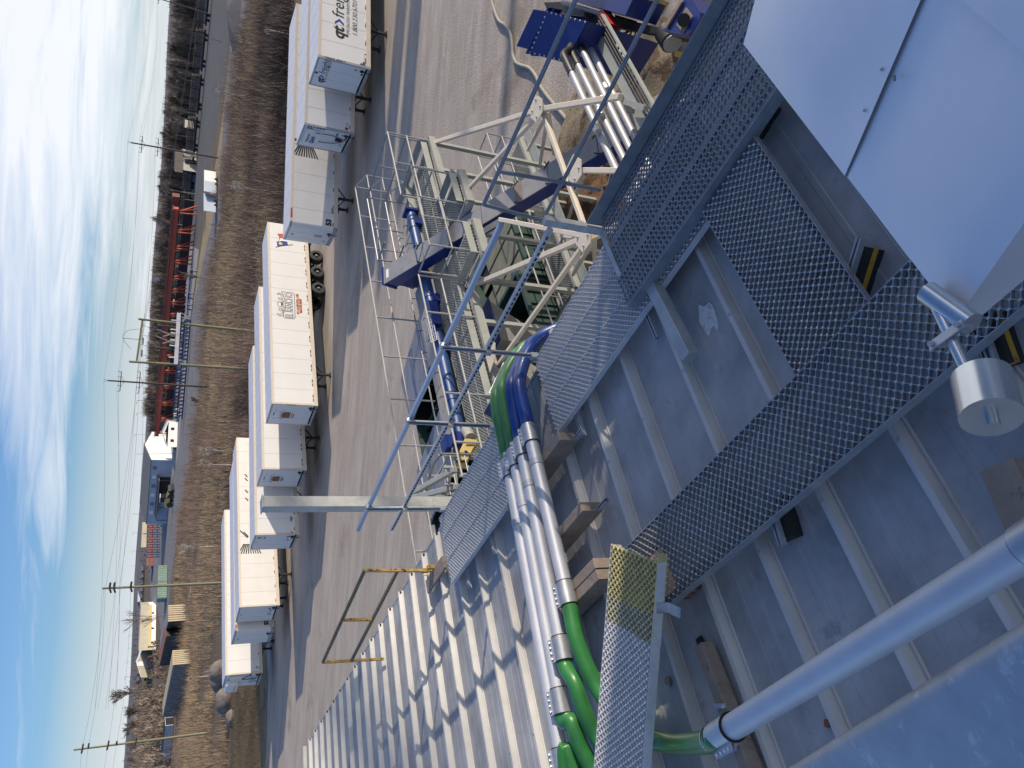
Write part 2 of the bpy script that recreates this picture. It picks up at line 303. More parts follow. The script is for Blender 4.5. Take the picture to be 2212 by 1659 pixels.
# ================================================================== BUILDING UNDER THE CAMERA
A_END, A_BEG, B_BACK = 18.93, -6.0, -9.0
bld = thing('warehouse', 'low pitched warehouse with ribbed grey metal roof under the walkways and pipes', 'building', L(6, 0, -11.4))
RIB0, RIBP = 9.62, 0.617
ribs = [RIB0 + RIBP * k for k in range(-25, 16) if A_BEG < RIB0 + RIBP * k < A_END - 0.1]
mb = MB(); mr = MB()
def strip(mbx, prof, b0, b1, nseg=1):          # profile points (a, h) swept down the slope
    P = []; f = []; k = len(prof)
    for i in range(nseg + 1):
        b = b0 + (b1 - b0) * i / nseg
        P += [L(a, b, zr(b) + h) for a, h in prof]
    for i in range(nseg):
        for j in range(k - 1):
            q = i * k + j; f.append((q, q + k, q + k + 1, q + 1))
    mbx.add(P, f)
edges = [A_BEG] + ribs + [A_END]
for i in range(len(edges) - 1):
    a0 = edges[i] + (0.062 if i else 0); a1 = edges[i + 1] - (0.062 if i < len(edges) - 2 else 0)
    w_ = a1 - a0; c1, c2 = a0 + w_ * 0.36, a0 + w_ * 0.66
    strip(mb, [(a0, 0), (c1 - .03, 0), (c1 - .02, .004), (c1 + .02, .004), (c1 + .03, 0), (c2 - .03, 0), (c2 - .02, .004), (c2 + .02, .004), (c2 + .03, 0), (a1, 0)], B_BACK, BE - 0.02)
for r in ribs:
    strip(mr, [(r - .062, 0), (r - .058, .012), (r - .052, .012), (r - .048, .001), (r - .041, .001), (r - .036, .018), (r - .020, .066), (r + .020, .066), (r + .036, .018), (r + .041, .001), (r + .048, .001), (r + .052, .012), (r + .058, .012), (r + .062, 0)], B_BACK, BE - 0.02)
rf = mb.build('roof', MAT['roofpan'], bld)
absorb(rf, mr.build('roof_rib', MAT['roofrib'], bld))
mw = MB()
zt = zr(BE)
mw.lbox(A_BEG, A_END - .05, BE - .30, BE - .12, -11.4, zt - .12)
mw.lbox(A_END - .2, A_END - .05, B_BACK, BE - .3, -11.4, zt - .12)
mw.lbox(A_BEG, A_BEG + .15, B_BACK, BE - .3, -11.4, zt - .12); mw.lbox(A_BEG + .15, A_END - .2, B_BACK, B_BACK + .15, -11.4, zr(B_BACK) - .12)
mw.build('wall', MAT['beam'], bld)
me_ = MB()
for i, r in enumerate(ribs[:-1]):                # dark gaps of the open rib ends and the drip edge
    me_.lbox(r + .04, r + RIBP - .04, BE - .015, BE + .02, zt - .06, zt + .006)
me_.lbox(A_BEG, A_END, BE - .12, BE - .05, zt - .22, zt - .015)
et_ = me_.build('eave_trim', MAT['galvdull'], bld)
mc = MB()
for r in ribs: mc.lbox(r - .035, r + .035, BE - .06, BE - .022, zt - .01, zt + .05)
absorb(et_, mc.build('rib_end_shade', MAT['dark'], bld))  # dark blocks stand for the shade inside the open rib ends
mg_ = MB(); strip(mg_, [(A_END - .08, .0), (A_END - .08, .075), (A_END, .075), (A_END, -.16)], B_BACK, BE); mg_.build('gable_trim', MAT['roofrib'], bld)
ms = MB()                                          # screw heads down the ribs near the eave
for r in ribs:
    for bb in (4.78, 4.66, 4.54, 4.42, 3.2, 1.7):
        ms.lbox(r - .008, r + .008, bb - .01, bb + .01, zr(bb) + .062, zr(bb) + .072)
absorb(rf, ms.build('roof_screw', MAT['galvdull'], bld))
# patches and debris lying on the roof
def blob(px, py, r, mat, name, label, cat, h=0.012, seed=0, el=1.0):
    c = onroof(px, py, 0.004); R_ = random.Random(seed); n = 13
    P = [c + EA * r * (0.6 + .6 * R_.random()) * math.cos(2 * math.pi * i / n) + DB * r * el * (0.6 + .6 * R_.random()) * math.sin(2 * math.pi * i / n) for i in range(n)]
    o = MB().prism(P, (0, 0, h)).build(name, mat, None, loc=c); tag(o, label, cat); return o
blob(1528, 690, .10, MAT['sealant'], 'sealant_patch', 'white smeared sealant patch on the roof beside the cut steel post', 'sealant patch', .003, 3, 1.5)
blob(1790, 1562, .022, MAT['rustroof'], 'pebble', 'small reddish stone on the roof between the big pipe and the galvanised rail', 'stone', .02, 4)
blob(1446, 1472, .035, MAT['wood'], 'debris_clump', 'brown clump of dried mud on the roof right of the yellow ended walkway', 'debris', .02, 5)
# ================================================================== GRATINGS
def grate(parent, name, org, lu, wu, length, width, mat, p=0.056, q=0.060, depth=0.036, tooth=0.62, rail=0.055, railmat=None, tipmat=None, tip=0.0):
    org = np.asarray(org, float); lu = unit(lu); wu = unit(wu); up = np.cross(lu, wu)
    if up[2] < 0: up = -up
    K = max(int(round(width / (q / 2))) - 1, 2); q = width / (K + 1) * 2; J = int(length / (p / 2)); V = []; Fs = []; nv = 0
    j = np.arange(J + 1); R_ = np.random.default_rng(int(abs(org[0] * 1000)) + K)
    t = 0.0032
    def strands(j, keep):
        nonlocal nv
        for k in range(K + 1):
            sgn = np.where((j + k) % 2 == 0, 1.0, -1.0); y = np.clip((k + .5) * q / 2 + q / 4 * sgn, 0.004, width - 0.004)
            x = j * p / 2; zt_ = np.where(sgn > 0, 0.0, -0.004)
            base = org + np.outer(x, lu) + np.outer(y, wu)
            ring = np.stack([base + wu * t + up * (zt_[:, None]), base - wu * t + up * (zt_[:, None]), base - wu * t - up * depth, base + wu * t - up * depth], 1)
            V.append(ring.reshape(-1, 3)); n = len(j)
            for i in range(n - 1):
                a = nv + 4 * i; b = a + 4; Fs.extend([(a, b, b + 1, a + 1), (a + 1, b + 1, b + 2, a + 2), (b, a, a + 3, b + 3)])
            nv += 4 * n
            # serrated teeth rolled over at the bridges
            sel = np.nonzero(sgn > 0)[0]
            tx = p * 0.22; tw = q * 0.13 * tooth / 0.62
            for i in sel:
                c = base[i]; ap = c + up * R_.uniform(.006, .011) + lu * R_.uniform(-.004, .004)
                V.append(np.array([c - lu * tx, c + wu * tw, c + lu * tx, c - wu * tw, ap])); Fs.extend([(nv, nv + 4, nv + 1), (nv + 1, nv + 4, nv + 2), (nv + 2, nv + 4, nv + 3), (nv + 3, nv + 4, nv)]); nv += 5
    def flush(nm, m):
        nonlocal V, Fs, nv
        b = MB(); b.v = V; b.f = Fs; b.n = nv; o = b.build(nm, m, parent); V, Fs, nv = [], [], 0; return o
    jt = int(J * tip); j2 = int(J * tip * 1.5)
    if tip:
        strands(j[:jt + 1], 0); flush(name.replace('plank', 'painted_plank_end'), tipmat); strands(j[jt:j2 + 1], 0); flush(name.replace('plank', 'overspray_band'), MAT['yellowfaint']); strands(j[j2:], 0)
    else: strands(j, 0)
    o = flush(name, mat)
    b = MB()
    for y in (-.003, width + .003):
        c = org + wu * y
        b.bar(c - up * (rail / 2 - .004), c + lu * length - up * (rail / 2 - .004), 0.004, rail, up)
        b.bar(c - up * (rail - .004) + wu * (.02 if y < 0 else -.02), c + lu * length - up * (rail - .004) + wu * (.02 if y < 0 else -.02), 0.04, 0.003, up)
    b.build('side_channel', railmat or mat, o)
    return o
def strutbar(mbx, p, q, w=.041, h=.041, up=(0, 0, 1)):   # open strut channel: back, two flanges, two lips
    p = np.asarray(p, float); q = np.asarray(q, float); d = unit(q - p); u = np.asarray(up, float); s = unit(np.cross(d, u)); u = np.cross(s, d)
    mbx.bar(p - u * (h / 2 - .0015), q - u * (h / 2 - .0015), w, .003, u)
    for e in (-1, 1):
        mbx.bar(p + s * e * (w / 2 - .0015), q + s * e * (w / 2 - .0015), .003, h - .006, u)
        mbx.bar(p + s * e * (w / 2 - .007) + u * (h / 2 - .0015), q + s * e * (w / 2 - .007) + u * (h / 2 - .0015), .010, .003, u)
ZW = -3.55
# far walkway along the eave, cut where the conveying pipes cross it
fw = thing('grating_walkway', 'bright serrated grating walkway of three planks along the eave, crossed by the four pipes', 'walkway', L(6, 4.3, ZW))
for (a0, a1) in ((2.2, 5.22), (6.16, 8.41)):
    for i in range(3):
        b0 = 3.86 + i * .304
        grate(fw, 'plank', L(a0, b0, ZW), EA, DB, a1 - a0, .296, MAT['grate'])
b = MB()
for a in (2.55, 3.55, 4.9, 6.35, 7.2, 8.05): strutbar(b, L(a, 3.62, ZW - .075), L(a, 4.95, ZW - .11))
b.build('support_strut', MAT['galv'], fw)
b = MB()                                            # strut posts and the two rails of the open railing
topP = [(1045, 562), (768, 1139)]; 
PB = [(5.15, 4.80), (6.36, 4.79), (8.19, 4.80)]
for a, bb in PB:
    q = MB(); strutbar(q, L(a, bb, ZW - .12), L(a, bb, ZW + 1.0), up=EA * -0.6 - DB * .8); q.lbox(a - .03, a + .03, bb - .04, bb + .02, ZW - .02, ZW + .06); q.build('post', MAT['galv'], fw)
    for z0, z1, y0, y1 in ((.96, 1.03, .0, .045), (.50, .56, -.035, .035)): MB().lbox(a - .025, a + .025, bb + y0, bb + y1, ZW + z0, ZW + z1).build('rail_clamp', MAT['clampm'], fw)
MAT['blueedge'] = pbr('film covered strut', (0.40, 0.50, 0.66), 0.35, 0.5, 0.08, 6)
q = MB(); q.bar(L(3.62, 4.84, ZW + .98), L(8.80, 4.84, ZW + .98), .042, .042); q.build('top_rail', MAT['blueedge'], fw)
q = MB(); q.bar(L(3.58, 4.84, ZW + .53), L(8.80, 4.84, ZW + .53), .042, .042); mid = q.build('mid_rail', MAT['galv'], fw)
q = MB()
for i in range(82): q.lbox(3.66 + i * .0625, 3.69 + i * .0625, 4.812, 4.820, ZW + .523, ZW + .537)
absorb(mid, q.build('rail_slot', MAT['dark'], fw))
# near walkway
nw = thing('grating_walkway', 'wide shaded single plank grating walkway crossing the near roof towards the hood', 'walkway', L(3, 2.0, -3.4))
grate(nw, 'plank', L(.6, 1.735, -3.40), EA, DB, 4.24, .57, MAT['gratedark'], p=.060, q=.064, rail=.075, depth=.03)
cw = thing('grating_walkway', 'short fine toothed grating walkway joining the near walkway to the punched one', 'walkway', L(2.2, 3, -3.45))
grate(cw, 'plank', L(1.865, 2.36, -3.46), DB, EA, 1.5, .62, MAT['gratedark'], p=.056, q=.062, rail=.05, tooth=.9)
# yellow ended walkway, resting on timber, runs away from the near one towards the lower left
yw = thing('grating_walkway', 'sloping grating walkway with yellow painted end laid over the green hoses', 'walkway', L(4.6, 1.4, -3.1))
YZ = -3.13
YP = [lat(1312, 1297, YZ), lat(1423, 1196, YZ), lat(1388, 1659, YZ + .02), lat(1282, 1659, YZ + .02)]
o0 = np.array(L(*YP[1])); ydir = unit(L(*YP[2]) - L(*YP[1])); wdir = L(*YP[0]) - L(*YP[1]); wdir = wdir - ydir * (wdir @ ydir); yw_w = np.linalg.norm(wdir)
skew = (L(*YP[0]) - L(*YP[1])) @ ydir
grate(yw, 'plank', o0 + ydir * .06, ydir, wdir, 2.3, yw_w, MAT['grate'], p=.052, q=.056, rail=.07, tipmat=MAT['yellowtip'], tip=.16)
b = MB(); b.bar(o0 + ydir * .0 - UZ * .033, o0 + ydir * .62 - UZ * .033, .009, .078); b.build('painted_side_channel', MAT['yellowtip'], yw)
b = MB(); c = o0 + ydir * .36 - UZ * .04 - unit(wdir) * .012; b.bar(c - UZ * .06, c + UZ * .03, .07, .006, up=wdir); b.bar(c - UZ * .06, c - UZ * .065 - unit(wdir) * .13, .07, .005); b.build('angle_bracket', MAT['zinc'], yw)
# timber stack under it
def timber(name, label, c, u, v, t, mat, ends=None, group=None):
    o = thing(name, label, 'timber', c, group); MB().obox(c, u, v, t).build('beam', mat, o, bevel=.004)
    if ends is not None:
        m = MB(); k = 5
        for i in range(k): m.obox(np.asarray(c) + np.asarray(u) * 1.004 + np.asarray(v) * (-1 + (2 * i + 1) / k), unit(u) * .002, np.asarray(v) / k * .96, np.asarray(t) * .98) if i % 2 == 0 else None
        m.build('painted_end', ends, o)
    return o
c = lroof(1452, 1238, .15); timber('timber_block', 'stacked timber block with red striped ends under the yellow ended walkway', L(c[0], c[1], c[2] - .02), DB * -.16, EA * .10, UZ * .115, MAT['woodfresh'], MAT['woodred'])
# punched plank walkway (upper right of the photograph) with toe board and pipe railing
pw_ = thing('punched_walkway', 'dark shaded walkway of three round hole planks with toe board and tubular railing', 'walkway', L(2.4, 4.3, -3.4))
def perf(parent, a0, a1, b0, width, z, nh, pitch, r):
    m = MB(); J = int((a1 - a0) / pitch); n = 12; cell = (width - .03) / nh; V = []; Fs = []; nv = 0
    ang = np.arange(n) * 2 * np.pi / n
    sq = np.array([[1, 0], [1, .577], [.577, 1], [0, 1], [-.577, 1], [-1, .577], [-1, 0], [-1, -.577], [-.577, -1], [0, -1], [.577, -1], [1, -.577]])
    for jj in range(J):
        for k in range(nh):
            ca = a0 + (jj + .5) * pitch; cb = b0 + .015 + (k + .5) * cell
            for (da, db, dz) in [(sq[:, 0] * pitch / 2, sq[:, 1] * cell / 2, 0), (np.cos(ang) * (r + .006), np.sin(ang) * (r + .006), 0), (np.cos(ang) * r, np.sin(ang) * r, .005), (np.cos(ang) * (r - .001), np.sin(ang) * (r - .001), -.008)]:
                V.append(np.array([L(ca + x, cb + y, z + dz) for x, y in zip(np.broadcast_to(da, 12), np.broadcast_to(db, 12))]))
            for g in range(3):
                for i in range(n):
                    i2 = (i + 1) % n; Fs.append((nv + g * n + i, nv + g * n + i2, nv + (g + 1) * n + i2, nv + (g + 1) * n + i))
            nv += 4 * n
    m.v = V; m.f = Fs; m.n = nv
    m.lbox(a0, a0 + J * pitch, b0, b0 + .015, z - .045, z); m.lbox(a0, a0 + J * pitch, b0 + width - .015, b0 + width, z - .045, z)
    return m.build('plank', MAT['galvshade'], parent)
ZP = -3.42
for i in range(3): perf(pw_, .7, 3.42 + (0.12 if i == 0 else 0), 3.895 + i * .305, .300, ZP, 5, .0475, .0178)
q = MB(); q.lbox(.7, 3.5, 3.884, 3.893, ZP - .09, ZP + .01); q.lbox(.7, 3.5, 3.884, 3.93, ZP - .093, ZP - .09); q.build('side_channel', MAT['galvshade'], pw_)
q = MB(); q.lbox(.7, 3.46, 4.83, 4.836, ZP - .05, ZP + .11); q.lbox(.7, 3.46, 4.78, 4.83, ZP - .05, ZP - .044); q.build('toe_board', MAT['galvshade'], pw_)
q = MB()
e0, e1 = L(3.62, 5.08, -2.46), L(2.3, 4.66, -2.30)
tr = [ona(1156, 192, 2.60), ona(1046, 440, 3.66)]
mr_ = [ona(c2x, c2y, aa) for c2x, c2y, aa in ((1315, 199, 2.60), (1172, 475, 3.50))]
dt = unit(tr[1] - tr[0]); zt0 = (tr[0][2] + tr[1][2]) / 2
TB = 4.93
def railp(px, py): return onb(px, py, TB)
T0, T1 = railp(1199, 98), railp(1044.5, 442); M0, M1 = railp(1336, 160), railp(1172, 476)
P0t, P0m, P0b = railp(1082, 371), railp(1209, 393), railp(1296, 411)
q.tube([T0 + (T0 - T1) * 1.2, T1], .017, 10); q.tube([M0 + (M0 - M1) * 1.0, M1], .017, 10); q.tube([T1, M1], .017, 10); q.tube([P0t, P0m], .017, 10); q.tube([P0m, P0b], .017, 10)
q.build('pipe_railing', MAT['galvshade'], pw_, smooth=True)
q = MB(); q.lbox(3.48, 3.53, 4.0, 4.86, ZP - .10, ZP - .05); q.lbox(3.47, 3.54, 4.80, 4.86, ZP - .12, ZP + .50); q.build('end_angle', MAT['galv'], pw_)
q = MB(); cst, cen = lroof(1398, 590, .20), lroof(1492, 772, .14)
p0_, p1_ = L(*cst), L(*cen); q.bar(p0_ + (p0_ - p1_) * .5, p1_, .10, .10); q.build('support_beam', MAT['galvdull'], pw_, bevel=.004)
# black rubber feet with yellow band and short strut, under the walkways
def rfoot(px, py, label, ang=0.0, h=.10, s=1.0, band=True):
    c = lroof(px, py, 0.0); t = thing('rubber_foot', label, 'roof support', L(*c), 'rubber roof support blocks')
    m = MB(); u = EA * math.cos(ang) + DB * math.sin(ang); v = -EA * math.sin(ang) + DB * math.cos(ang)
    p = [L(*c) + u * x * s + UZ * z for x, z in ((-.075, .002), (.075, .002), (.052, h), (-.052, h))]
    m.prism([k - v * .13 * s for k in p], v * .26 * s); m.build('block', MAT['rubber'], t)
    m = MB(); pp = [L(*c) + u * x * s + UZ * z for x, z in ((-.0672, .038), (.0672, .038), (.0605, .068), (-.0605, .068))]
    m.prism([k - v * .131 * s for k in pp], v * .262 * s); m.build('yellow_band', MAT['yellow'], t) if band else None
    m = MB(); strutbar(m, L(*c) + UZ * (h + .022) - v * .17 * s, L(*c) + UZ * (h + .022) + v * .17 * s); m.build('strut', MAT['galv'], t); return t
rfoot(1655, 262, 'black rubber foot with yellow band beside the far end of the short walkway', 1.5)
rfoot(1873, 585, 'black rubber foot with yellow band between the short walkway and the hood', 1.0)
rfoot(1705, 1120, 'plain black rubber foot under the lower edge of the wide walkway', .2, band=False)
rfoot(2165, 740, 'black rubber foot half hidden below the counterweight rod', .3)
# ================================================================== CONVEYING PIPES ON THE ROOF
PR = .064
def coupling(parent, p, d, r, ln=.20, side=None):
    o = MB().tube([p - d * ln / 2, p + d * ln / 2], r + .010, 18).build('coupling', MAT['clampm'], parent, smooth=True)
    sd = unit(np.cross(d, UZ)) if side is None else unit(side); sd = sd - d * (sd @ d); up = np.cross(sd, d); m = MB(); bl = MB()
    up = up if up[2] > 0 else -up
    for e in (.0, .020):
        c = p + sd * (r + .026) + up * (e + .01); m.obox(c, d * ln * .48, sd * .022, up * .003)
    m.build('flange', MAT['galv'], o)
    for i in range(4):
        c = p + sd * (r + .030) + up * .02 + d * ln * (-.34 + .225 * i); bl.sphere(c + up * .016, .011, 7, 5); bl.tube([c - up * .03, c + up * .012], .006, 6)
    bl.build('bolt', MAT['zinc'], o, smooth=True)
    g = MB(); 
    for e in (-1, 1): g.tube([p + d * e * (ln / 2), p + d * e * (ln / 2 + .006)], r + .012, 18)
    g.build('gasket', MAT['rubber'], o)
    return o
def smoothpath(P, n=6):
    P = [np.asarray(p, float) for p in P]; Q = [2 * P[0] - P[1]] + P + [2 * P[-1] - P[-2]]; R = []
    for i in range(1, len(Q) - 2):
        for k in range(n):
            t = k / n; R.append(.5 * ((2 * Q[i]) + (-Q[i - 1] + Q[i + 1]) * t + (2 * Q[i - 1] - 5 * Q[i] + 4 * Q[i + 1] - Q[i + 2]) * t * t + (-Q[i - 1] + 3 * Q[i] - 3 * Q[i + 1] + Q[i + 2]) * t ** 3))
    return R + [P[-1]]
ZPI = -3.34
def zpipe(bb): return zr(bb) + .335
PIPES = [ # a at b=4, a at b=2.4, b of upper coupling, b of lower coupling
  (5.40, 5.45, 3.99, 2.36), (5.615, 5.72, 3.98, 2.00), (5.80, 5.92, 3.98, 1.64), (5.975, 6.09, 3.97, 1.22)]
PLAB = ['nearest roof pipe, blue hose at the top and longest green hose at the bottom', 'second roof pipe, ending in the darker blue hose beside the nearest one', 'third roof pipe, ending in a green hose squeezed against the blue ones', 'outermost roof pipe, ending in the outer green hose over the eave']
UPB = [ [(1127, 868, 4.30), (1122, 835, 4.55), (1128, 795, 4.80), (1148, 752, 5.02), (1196, 714, 5.12)],
        [(1103, 888, 4.30), (1106, 838, 4.60), (1116, 800, 4.85), (1138, 760, 5.08), (1172, 730, 5.20)],
        [(1084, 905, 4.25), (1086, 850, 4.62), (1096, 805, 4.92), (1120, 768, 5.12), (1156, 742, 5.24)],
        [(1069, 920, 4.25), (1073, 868, 4.60), (1084, 822, 4.92), (1104, 785, 5.14), (1138, 756, 5.28)]]
DN = [ [(1231, 1311, .35), (1243, 1372, .34), (1263, 1428, .30), (1290, 1484, .24), (1322, 1532, .18)],
       [(1233, 1424, .35), (1244, 1478, .33), (1262, 1535, .29), (1290, 1592, .20), (1330, 1650, .12), (1385, 1720, .10)],
       [(1223, 1500, .35), (1236, 1560, .33), (1256, 1615, .28), (1285, 1670, .2), (1325, 1730, .12)],
       [(1208, 1565, .35), (1222, 1615, .33), (1243, 1668, .28), (1270, 1720, .2), (1310, 1790, .12)]]
for k, (aT, aB, bT, bB) in enumerate(PIPES):
    def pa(bb): return aT + (aB - aT) * (4.0 - bb) / 1.6
    t = thing('conveying_pipe', PLAB[k], 'pipe', L(pa(3), 3, zr(3)), 'parallel conveying pipes on the roof')
    pt, pb = L(pa(bT), bT, zpipe(bT)), L(pa(bB), bB, zpipe(bB)); d = unit(pt - pb)
    MB().tube([pb, pt], PR, 20).build('tube', MAT['alu'], t, smooth=True)
    coupling(t, pt, d, PR, side=EA * (.7) + UZ * .4); coupling(t, pb, d, PR, side=EA * .75 + UZ * .4)
    path = [pt + d * .02, pt + d * .20] + [onb(x, y, bb) for x, y, bb in UPB[k][1:]] + [L(4.7 + .2 * k, 5.18, -4.6), L(4.9 + .2 * k, 5.25, -5.6)]
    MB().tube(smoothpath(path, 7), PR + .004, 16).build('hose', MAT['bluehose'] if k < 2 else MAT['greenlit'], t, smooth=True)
    path = [pb - d * .02, pb - d * .16] + [onroof(x, y, h) for x, y, h in DN[k][1:]] 
    MB().tube(smoothpath(path, 7), PR + .004, 16).build('hose', MAT['green'], t, smooth=True)
    bs = 3.66 - .0 * k
    MB().tube([L(pa(bs - .03 - .16 * k * .6), bs - .03 - .1 * k, zpipe(bs - .1 * k)), L(pa(bs + .03 - .1 * k), bs + .03 - .1 * k, zpipe(bs - .1 * k))], PR + .006, 18).build('strap', MAT['galv'], t, smooth=True)
# timbers carrying the pipes
for i, (bb, lab, ma, a1, dbl) in enumerate([(3.70, 'grey timber block under the pipes nearest the eave walkway', 'wood', 5.02, 0), (2.93, 'brown timber block under the middle of the four pipes', 'wood', 4.98, 0), (2.42, 'doubled timber block with cracked ends beside the lower pipe couplings', 'wood', 5.02, 1)]):
    t = thing('timber_block', lab, 'timber', L(5.5, bb, zr(bb)), 'timber blocks under the roof pipes')
    h = .268
    m = MB(); m.lbox(a1 - .0, 6.32, bb - .045, bb + .045, zr(bb) + .066, zr(bb) + h); m.build('beam', MAT['wood'], t, bevel=.004)
    if dbl: m = MB(); m.lbox(a1 + .01, 6.3, bb - .14, bb - .048, zr(bb) + .066, zr(bb) + h - .004); m.build('beam', MAT['woodfresh'] if 0 else MAT['wood'], t, bevel=.004)
    m = MB(); strutbar(m, L(a1 - .14, bb - .02, zr(bb) + .09), L(a1 + .1, bb - .02, zr(bb) + .09)); m.build('strut', MAT['galv'], t)
# ================================================================== BIG NEAR PIPE AND GALVANISED RAIL
bp = thing('conveying_pipe', 'large shiny pipe crossing the lower right roof with a green hose clamped to its end', 'pipe', L(3, .75, -3))
def on_d(x, y, dist): return ray(x, y) * dist + np.array([0, 0, CZ])
q0, q1 = on_d(1575, 1575, 4.75), on_d(2205, 1190, 3.02)
bd = unit(q1 - q0); BR = .068
MB().tube([q0, q1 + bd * .02], BR, 24).build('tube', MAT['alu'], bp, smooth=True)
MB().tube([q1 + bd * .03, q1 + bd * 1.6], BR + .008, 24).build('coupling', MAT['clampm'], bp, smooth=True)
coupling(bp, q0 - bd * .07, bd, BR, .22, side=-DB * .9 + UZ * .1)
MB().tube([q0 + bd * .045, q0 + bd * .052], BR + .013, 20).build('gasket', MAT['rubber'], bp)
gp = [q0 - bd * .10, q0 - bd * .28 + UZ * -.005] + [onroof(1452, 1606, .19), onroof(1392, 1588, .17), onroof(1322, 1532, .18)]
MB().tube(smoothpath(gp, 7), BR, 16).build('hose', MAT['green'], bp, smooth=True)
MB().tube([q0 - bd * .235, q0 - bd * .228], BR + .008, 20).build('hose_clamp', MAT['zinc'], bp)
for px, py, s_ in ((1558, 1530, 1), (1582, 1608, -1)):
    c = onroof(px, py, .17); m = MB(); m.bar(c - EA * .05, c + EA * .05 + DB * .03 * s_, .03, .012); m.sphere(c - EA * .035 + UZ * .01, .014, 7, 5); m.build('strap', MAT['galv'], bp)
w0, w1 = lroof(1520, 1392, .10), lroof(1640, 1700, .10)
t = thing('timber_beam', 'long doubled grey and brown timber on the roof under the green hose coupling', 'timber', L(*w0))
dd = unit(L(*w1) - L(*w0)); ss = np.cross(dd, UZ); ln = np.linalg.norm(L(*w1) - L(*w0)); cc = (L(*w0) + L(*w1)) / 2
MB().obox(cc, dd * ln / 2, ss * .045, UZ * .055).build('beam', MAT['wood'], t, bevel=.004)
MB().obox(cc + ss * .068 - UZ * .02 + dd * .02, dd * ln / 2, ss * .021, UZ * .035).build('beam', MAT['woodfresh'], t, bevel=.004)
MB().obox(cc + ss * .12 - UZ * .08 - dd * .1, dd * ln / 2, ss * .03, UZ * .01).build('rubber_pad', MAT['rubber'], t)
g0, g1 = lroof(2165, 1005, .1), lroof(2260, 1210, .1)
t = thing('timber_beam', 'grey knotty timber lying on the roof at the right edge below the counterweight', 'timber', L(*g0))
dd = unit(L(*g1) - L(*g0)); ss = np.cross(dd, UZ); ln = np.linalg.norm(L(*g1) - L(*g0)); cc = (L(*g0) + L(*g1)) / 2
MB().obox(cc, dd * ln / 2, ss * .085, UZ * .05).build('beam', MAT['wood'], t, bevel=.004)
# galvanised hollow rail, close to the eye at the lower right
gr = thing('galvanised_rail', 'big spangled galvanised box rail filling the lower right corner', 'rail', L(1.2, .2, -1.2))
r0, r1 = on_d(1652, 1690, 1.95), on_d(2228, 1332, 1.20); rd = unit(r1 - r0); vw = unit((r0 + r1) / 2 - np.array([0, 0, CZ])); sd = unit(np.cross(rd, vw)); 
if sd[2] > 0: sd = -sd
m = MB(); R_ = .028; Wd, Hd = .21, .16; prof = []
back = np.cross(rd, sd); back = back if back @ vw > 0 else -back
for cx_, cy_, a0 in ((R_, R_, 180), (Wd - R_, R_, 270), (Wd - R_, Hd - R_, 0), (R_, Hd - R_, 90)):
    for k in range(7):
        an = math.radians(a0 + 15 * k); prof.append((cx_ + R_ * math.cos(an), cy_ + R_ * math.sin(an)))
ra, rb = r0 - rd * 1.2, r1 + rd * .6; n = len(prof)
P = [p + sd * x + back * y for p in (ra, rb) for x, y in prof]
m.add(P, [(i, (i + 1) % n, (i + 1) % n + n, i + n) for i in range(n)] + [tuple(range(n))[::-1], tuple(range(n, 2 * n))]); m.build('tube', MAT['spangle'], gr, smooth=True)
# ================================================================== HOOD WITH COUNTERWEIGHT
hd = thing('weather_hood', 'large pale sheet metal weather hood with a lapped seam filling the upper right corner', 'hood', L(.4, 1.4, -1.4))
HZ = -1.48
C1, C2 = onroof(0, 0), 0
k1 = lat(1615, 85, HZ); k2 = lat(2055, 700, HZ); ha = (k1[0] + k2[0]) / 2; hb1, hb0 = k1[1], k2[1]
ups = unit(-EA * math.cos(math.radians(21.7)) * 1.0 + UZ * math.sin(math.radians(21.7)))
hn = np.cross(ups, DB); hn = hn if hn[2] > 0 else -hn
H0, H1 = L(ha, hb0, HZ), L(ha, hb1, HZ)
def onhood(x, y):
    v = ray(x, y); o_ = np.array([0, 0, CZ]); s = ((H0 - o_) @ hn) / (v @ hn); return o_ + v * s
rid = onhood(2180, 30); hl = (rid - H0) @ ups
sA, sB = onhood(1815, 345), onhood(2005, 5)
u1 = (sA - H0) @ DB; u2 = (sB - H0) @ DB; uu = (u1 + u2) / 2; LB = hb1 - hb0
def sheet(mbx, b0, b1, l0, l1, off, nx=14, ny=14, wav=.0065, sd=1):
    P = []; f = []; R_ = random.Random(sd)
    for i in range(nx + 1):
        for j in range(ny + 1):
            x, y = b0 + (b1 - b0) * i / nx, l0 + (l1 - l0) * j / ny
            dz = wav * (math.sin(2.1 * x * 3 + y * 2 + sd) + .7 * math.sin(y * 5 + x * 4 + sd * 2)) * min(1, 6 * min(i / nx, 1 - i / nx)) * min(1, 5 * j / ny)
            P.append(H0 + DB * x + ups * y + hn * (off + dz))
    for i in range(nx):
        for j in range(ny):
            a = i * (ny + 1) + j; f.append((a, a + ny + 1, a + ny + 2, a + 1))
    mbx.add(P, f)
if hl < .5: hl = 1.3
m = MB(); sheet(m, 0, uu + .01, 0, hl, .0, sd=1); m.build('sheet', MAT['hood'], hd, smooth=True)
m = MB(); sheet(m, uu - .012, LB, 0, hl + .0, .004, sd=2); m.build('sheet', MAT['hood'], hd, smooth=True)
m = MB(); m.obox(H0 + DB * (uu - .0135) + ups * hl / 2 + hn * .0012, DB * .0022, ups * hl / 2, hn * .0012); m.build('seam', MAT['grey'], hd)
for f_ in (.36, .58, .92): MB().sphere(H0 + DB * (uu + .012) + ups * hl * f_ * .9 + hn * .006, .0042, 8, 5).build('rivet', MAT['galv'], hd, smooth=True)
m = MB(); m.prism([H0 - UZ * .055, H0 - UZ * .055 - EA * hl * 1.1 - UZ * .02, H0 + ups * hl, H0], DB * .006); m.build('end_plate', MAT['hood'], hd)
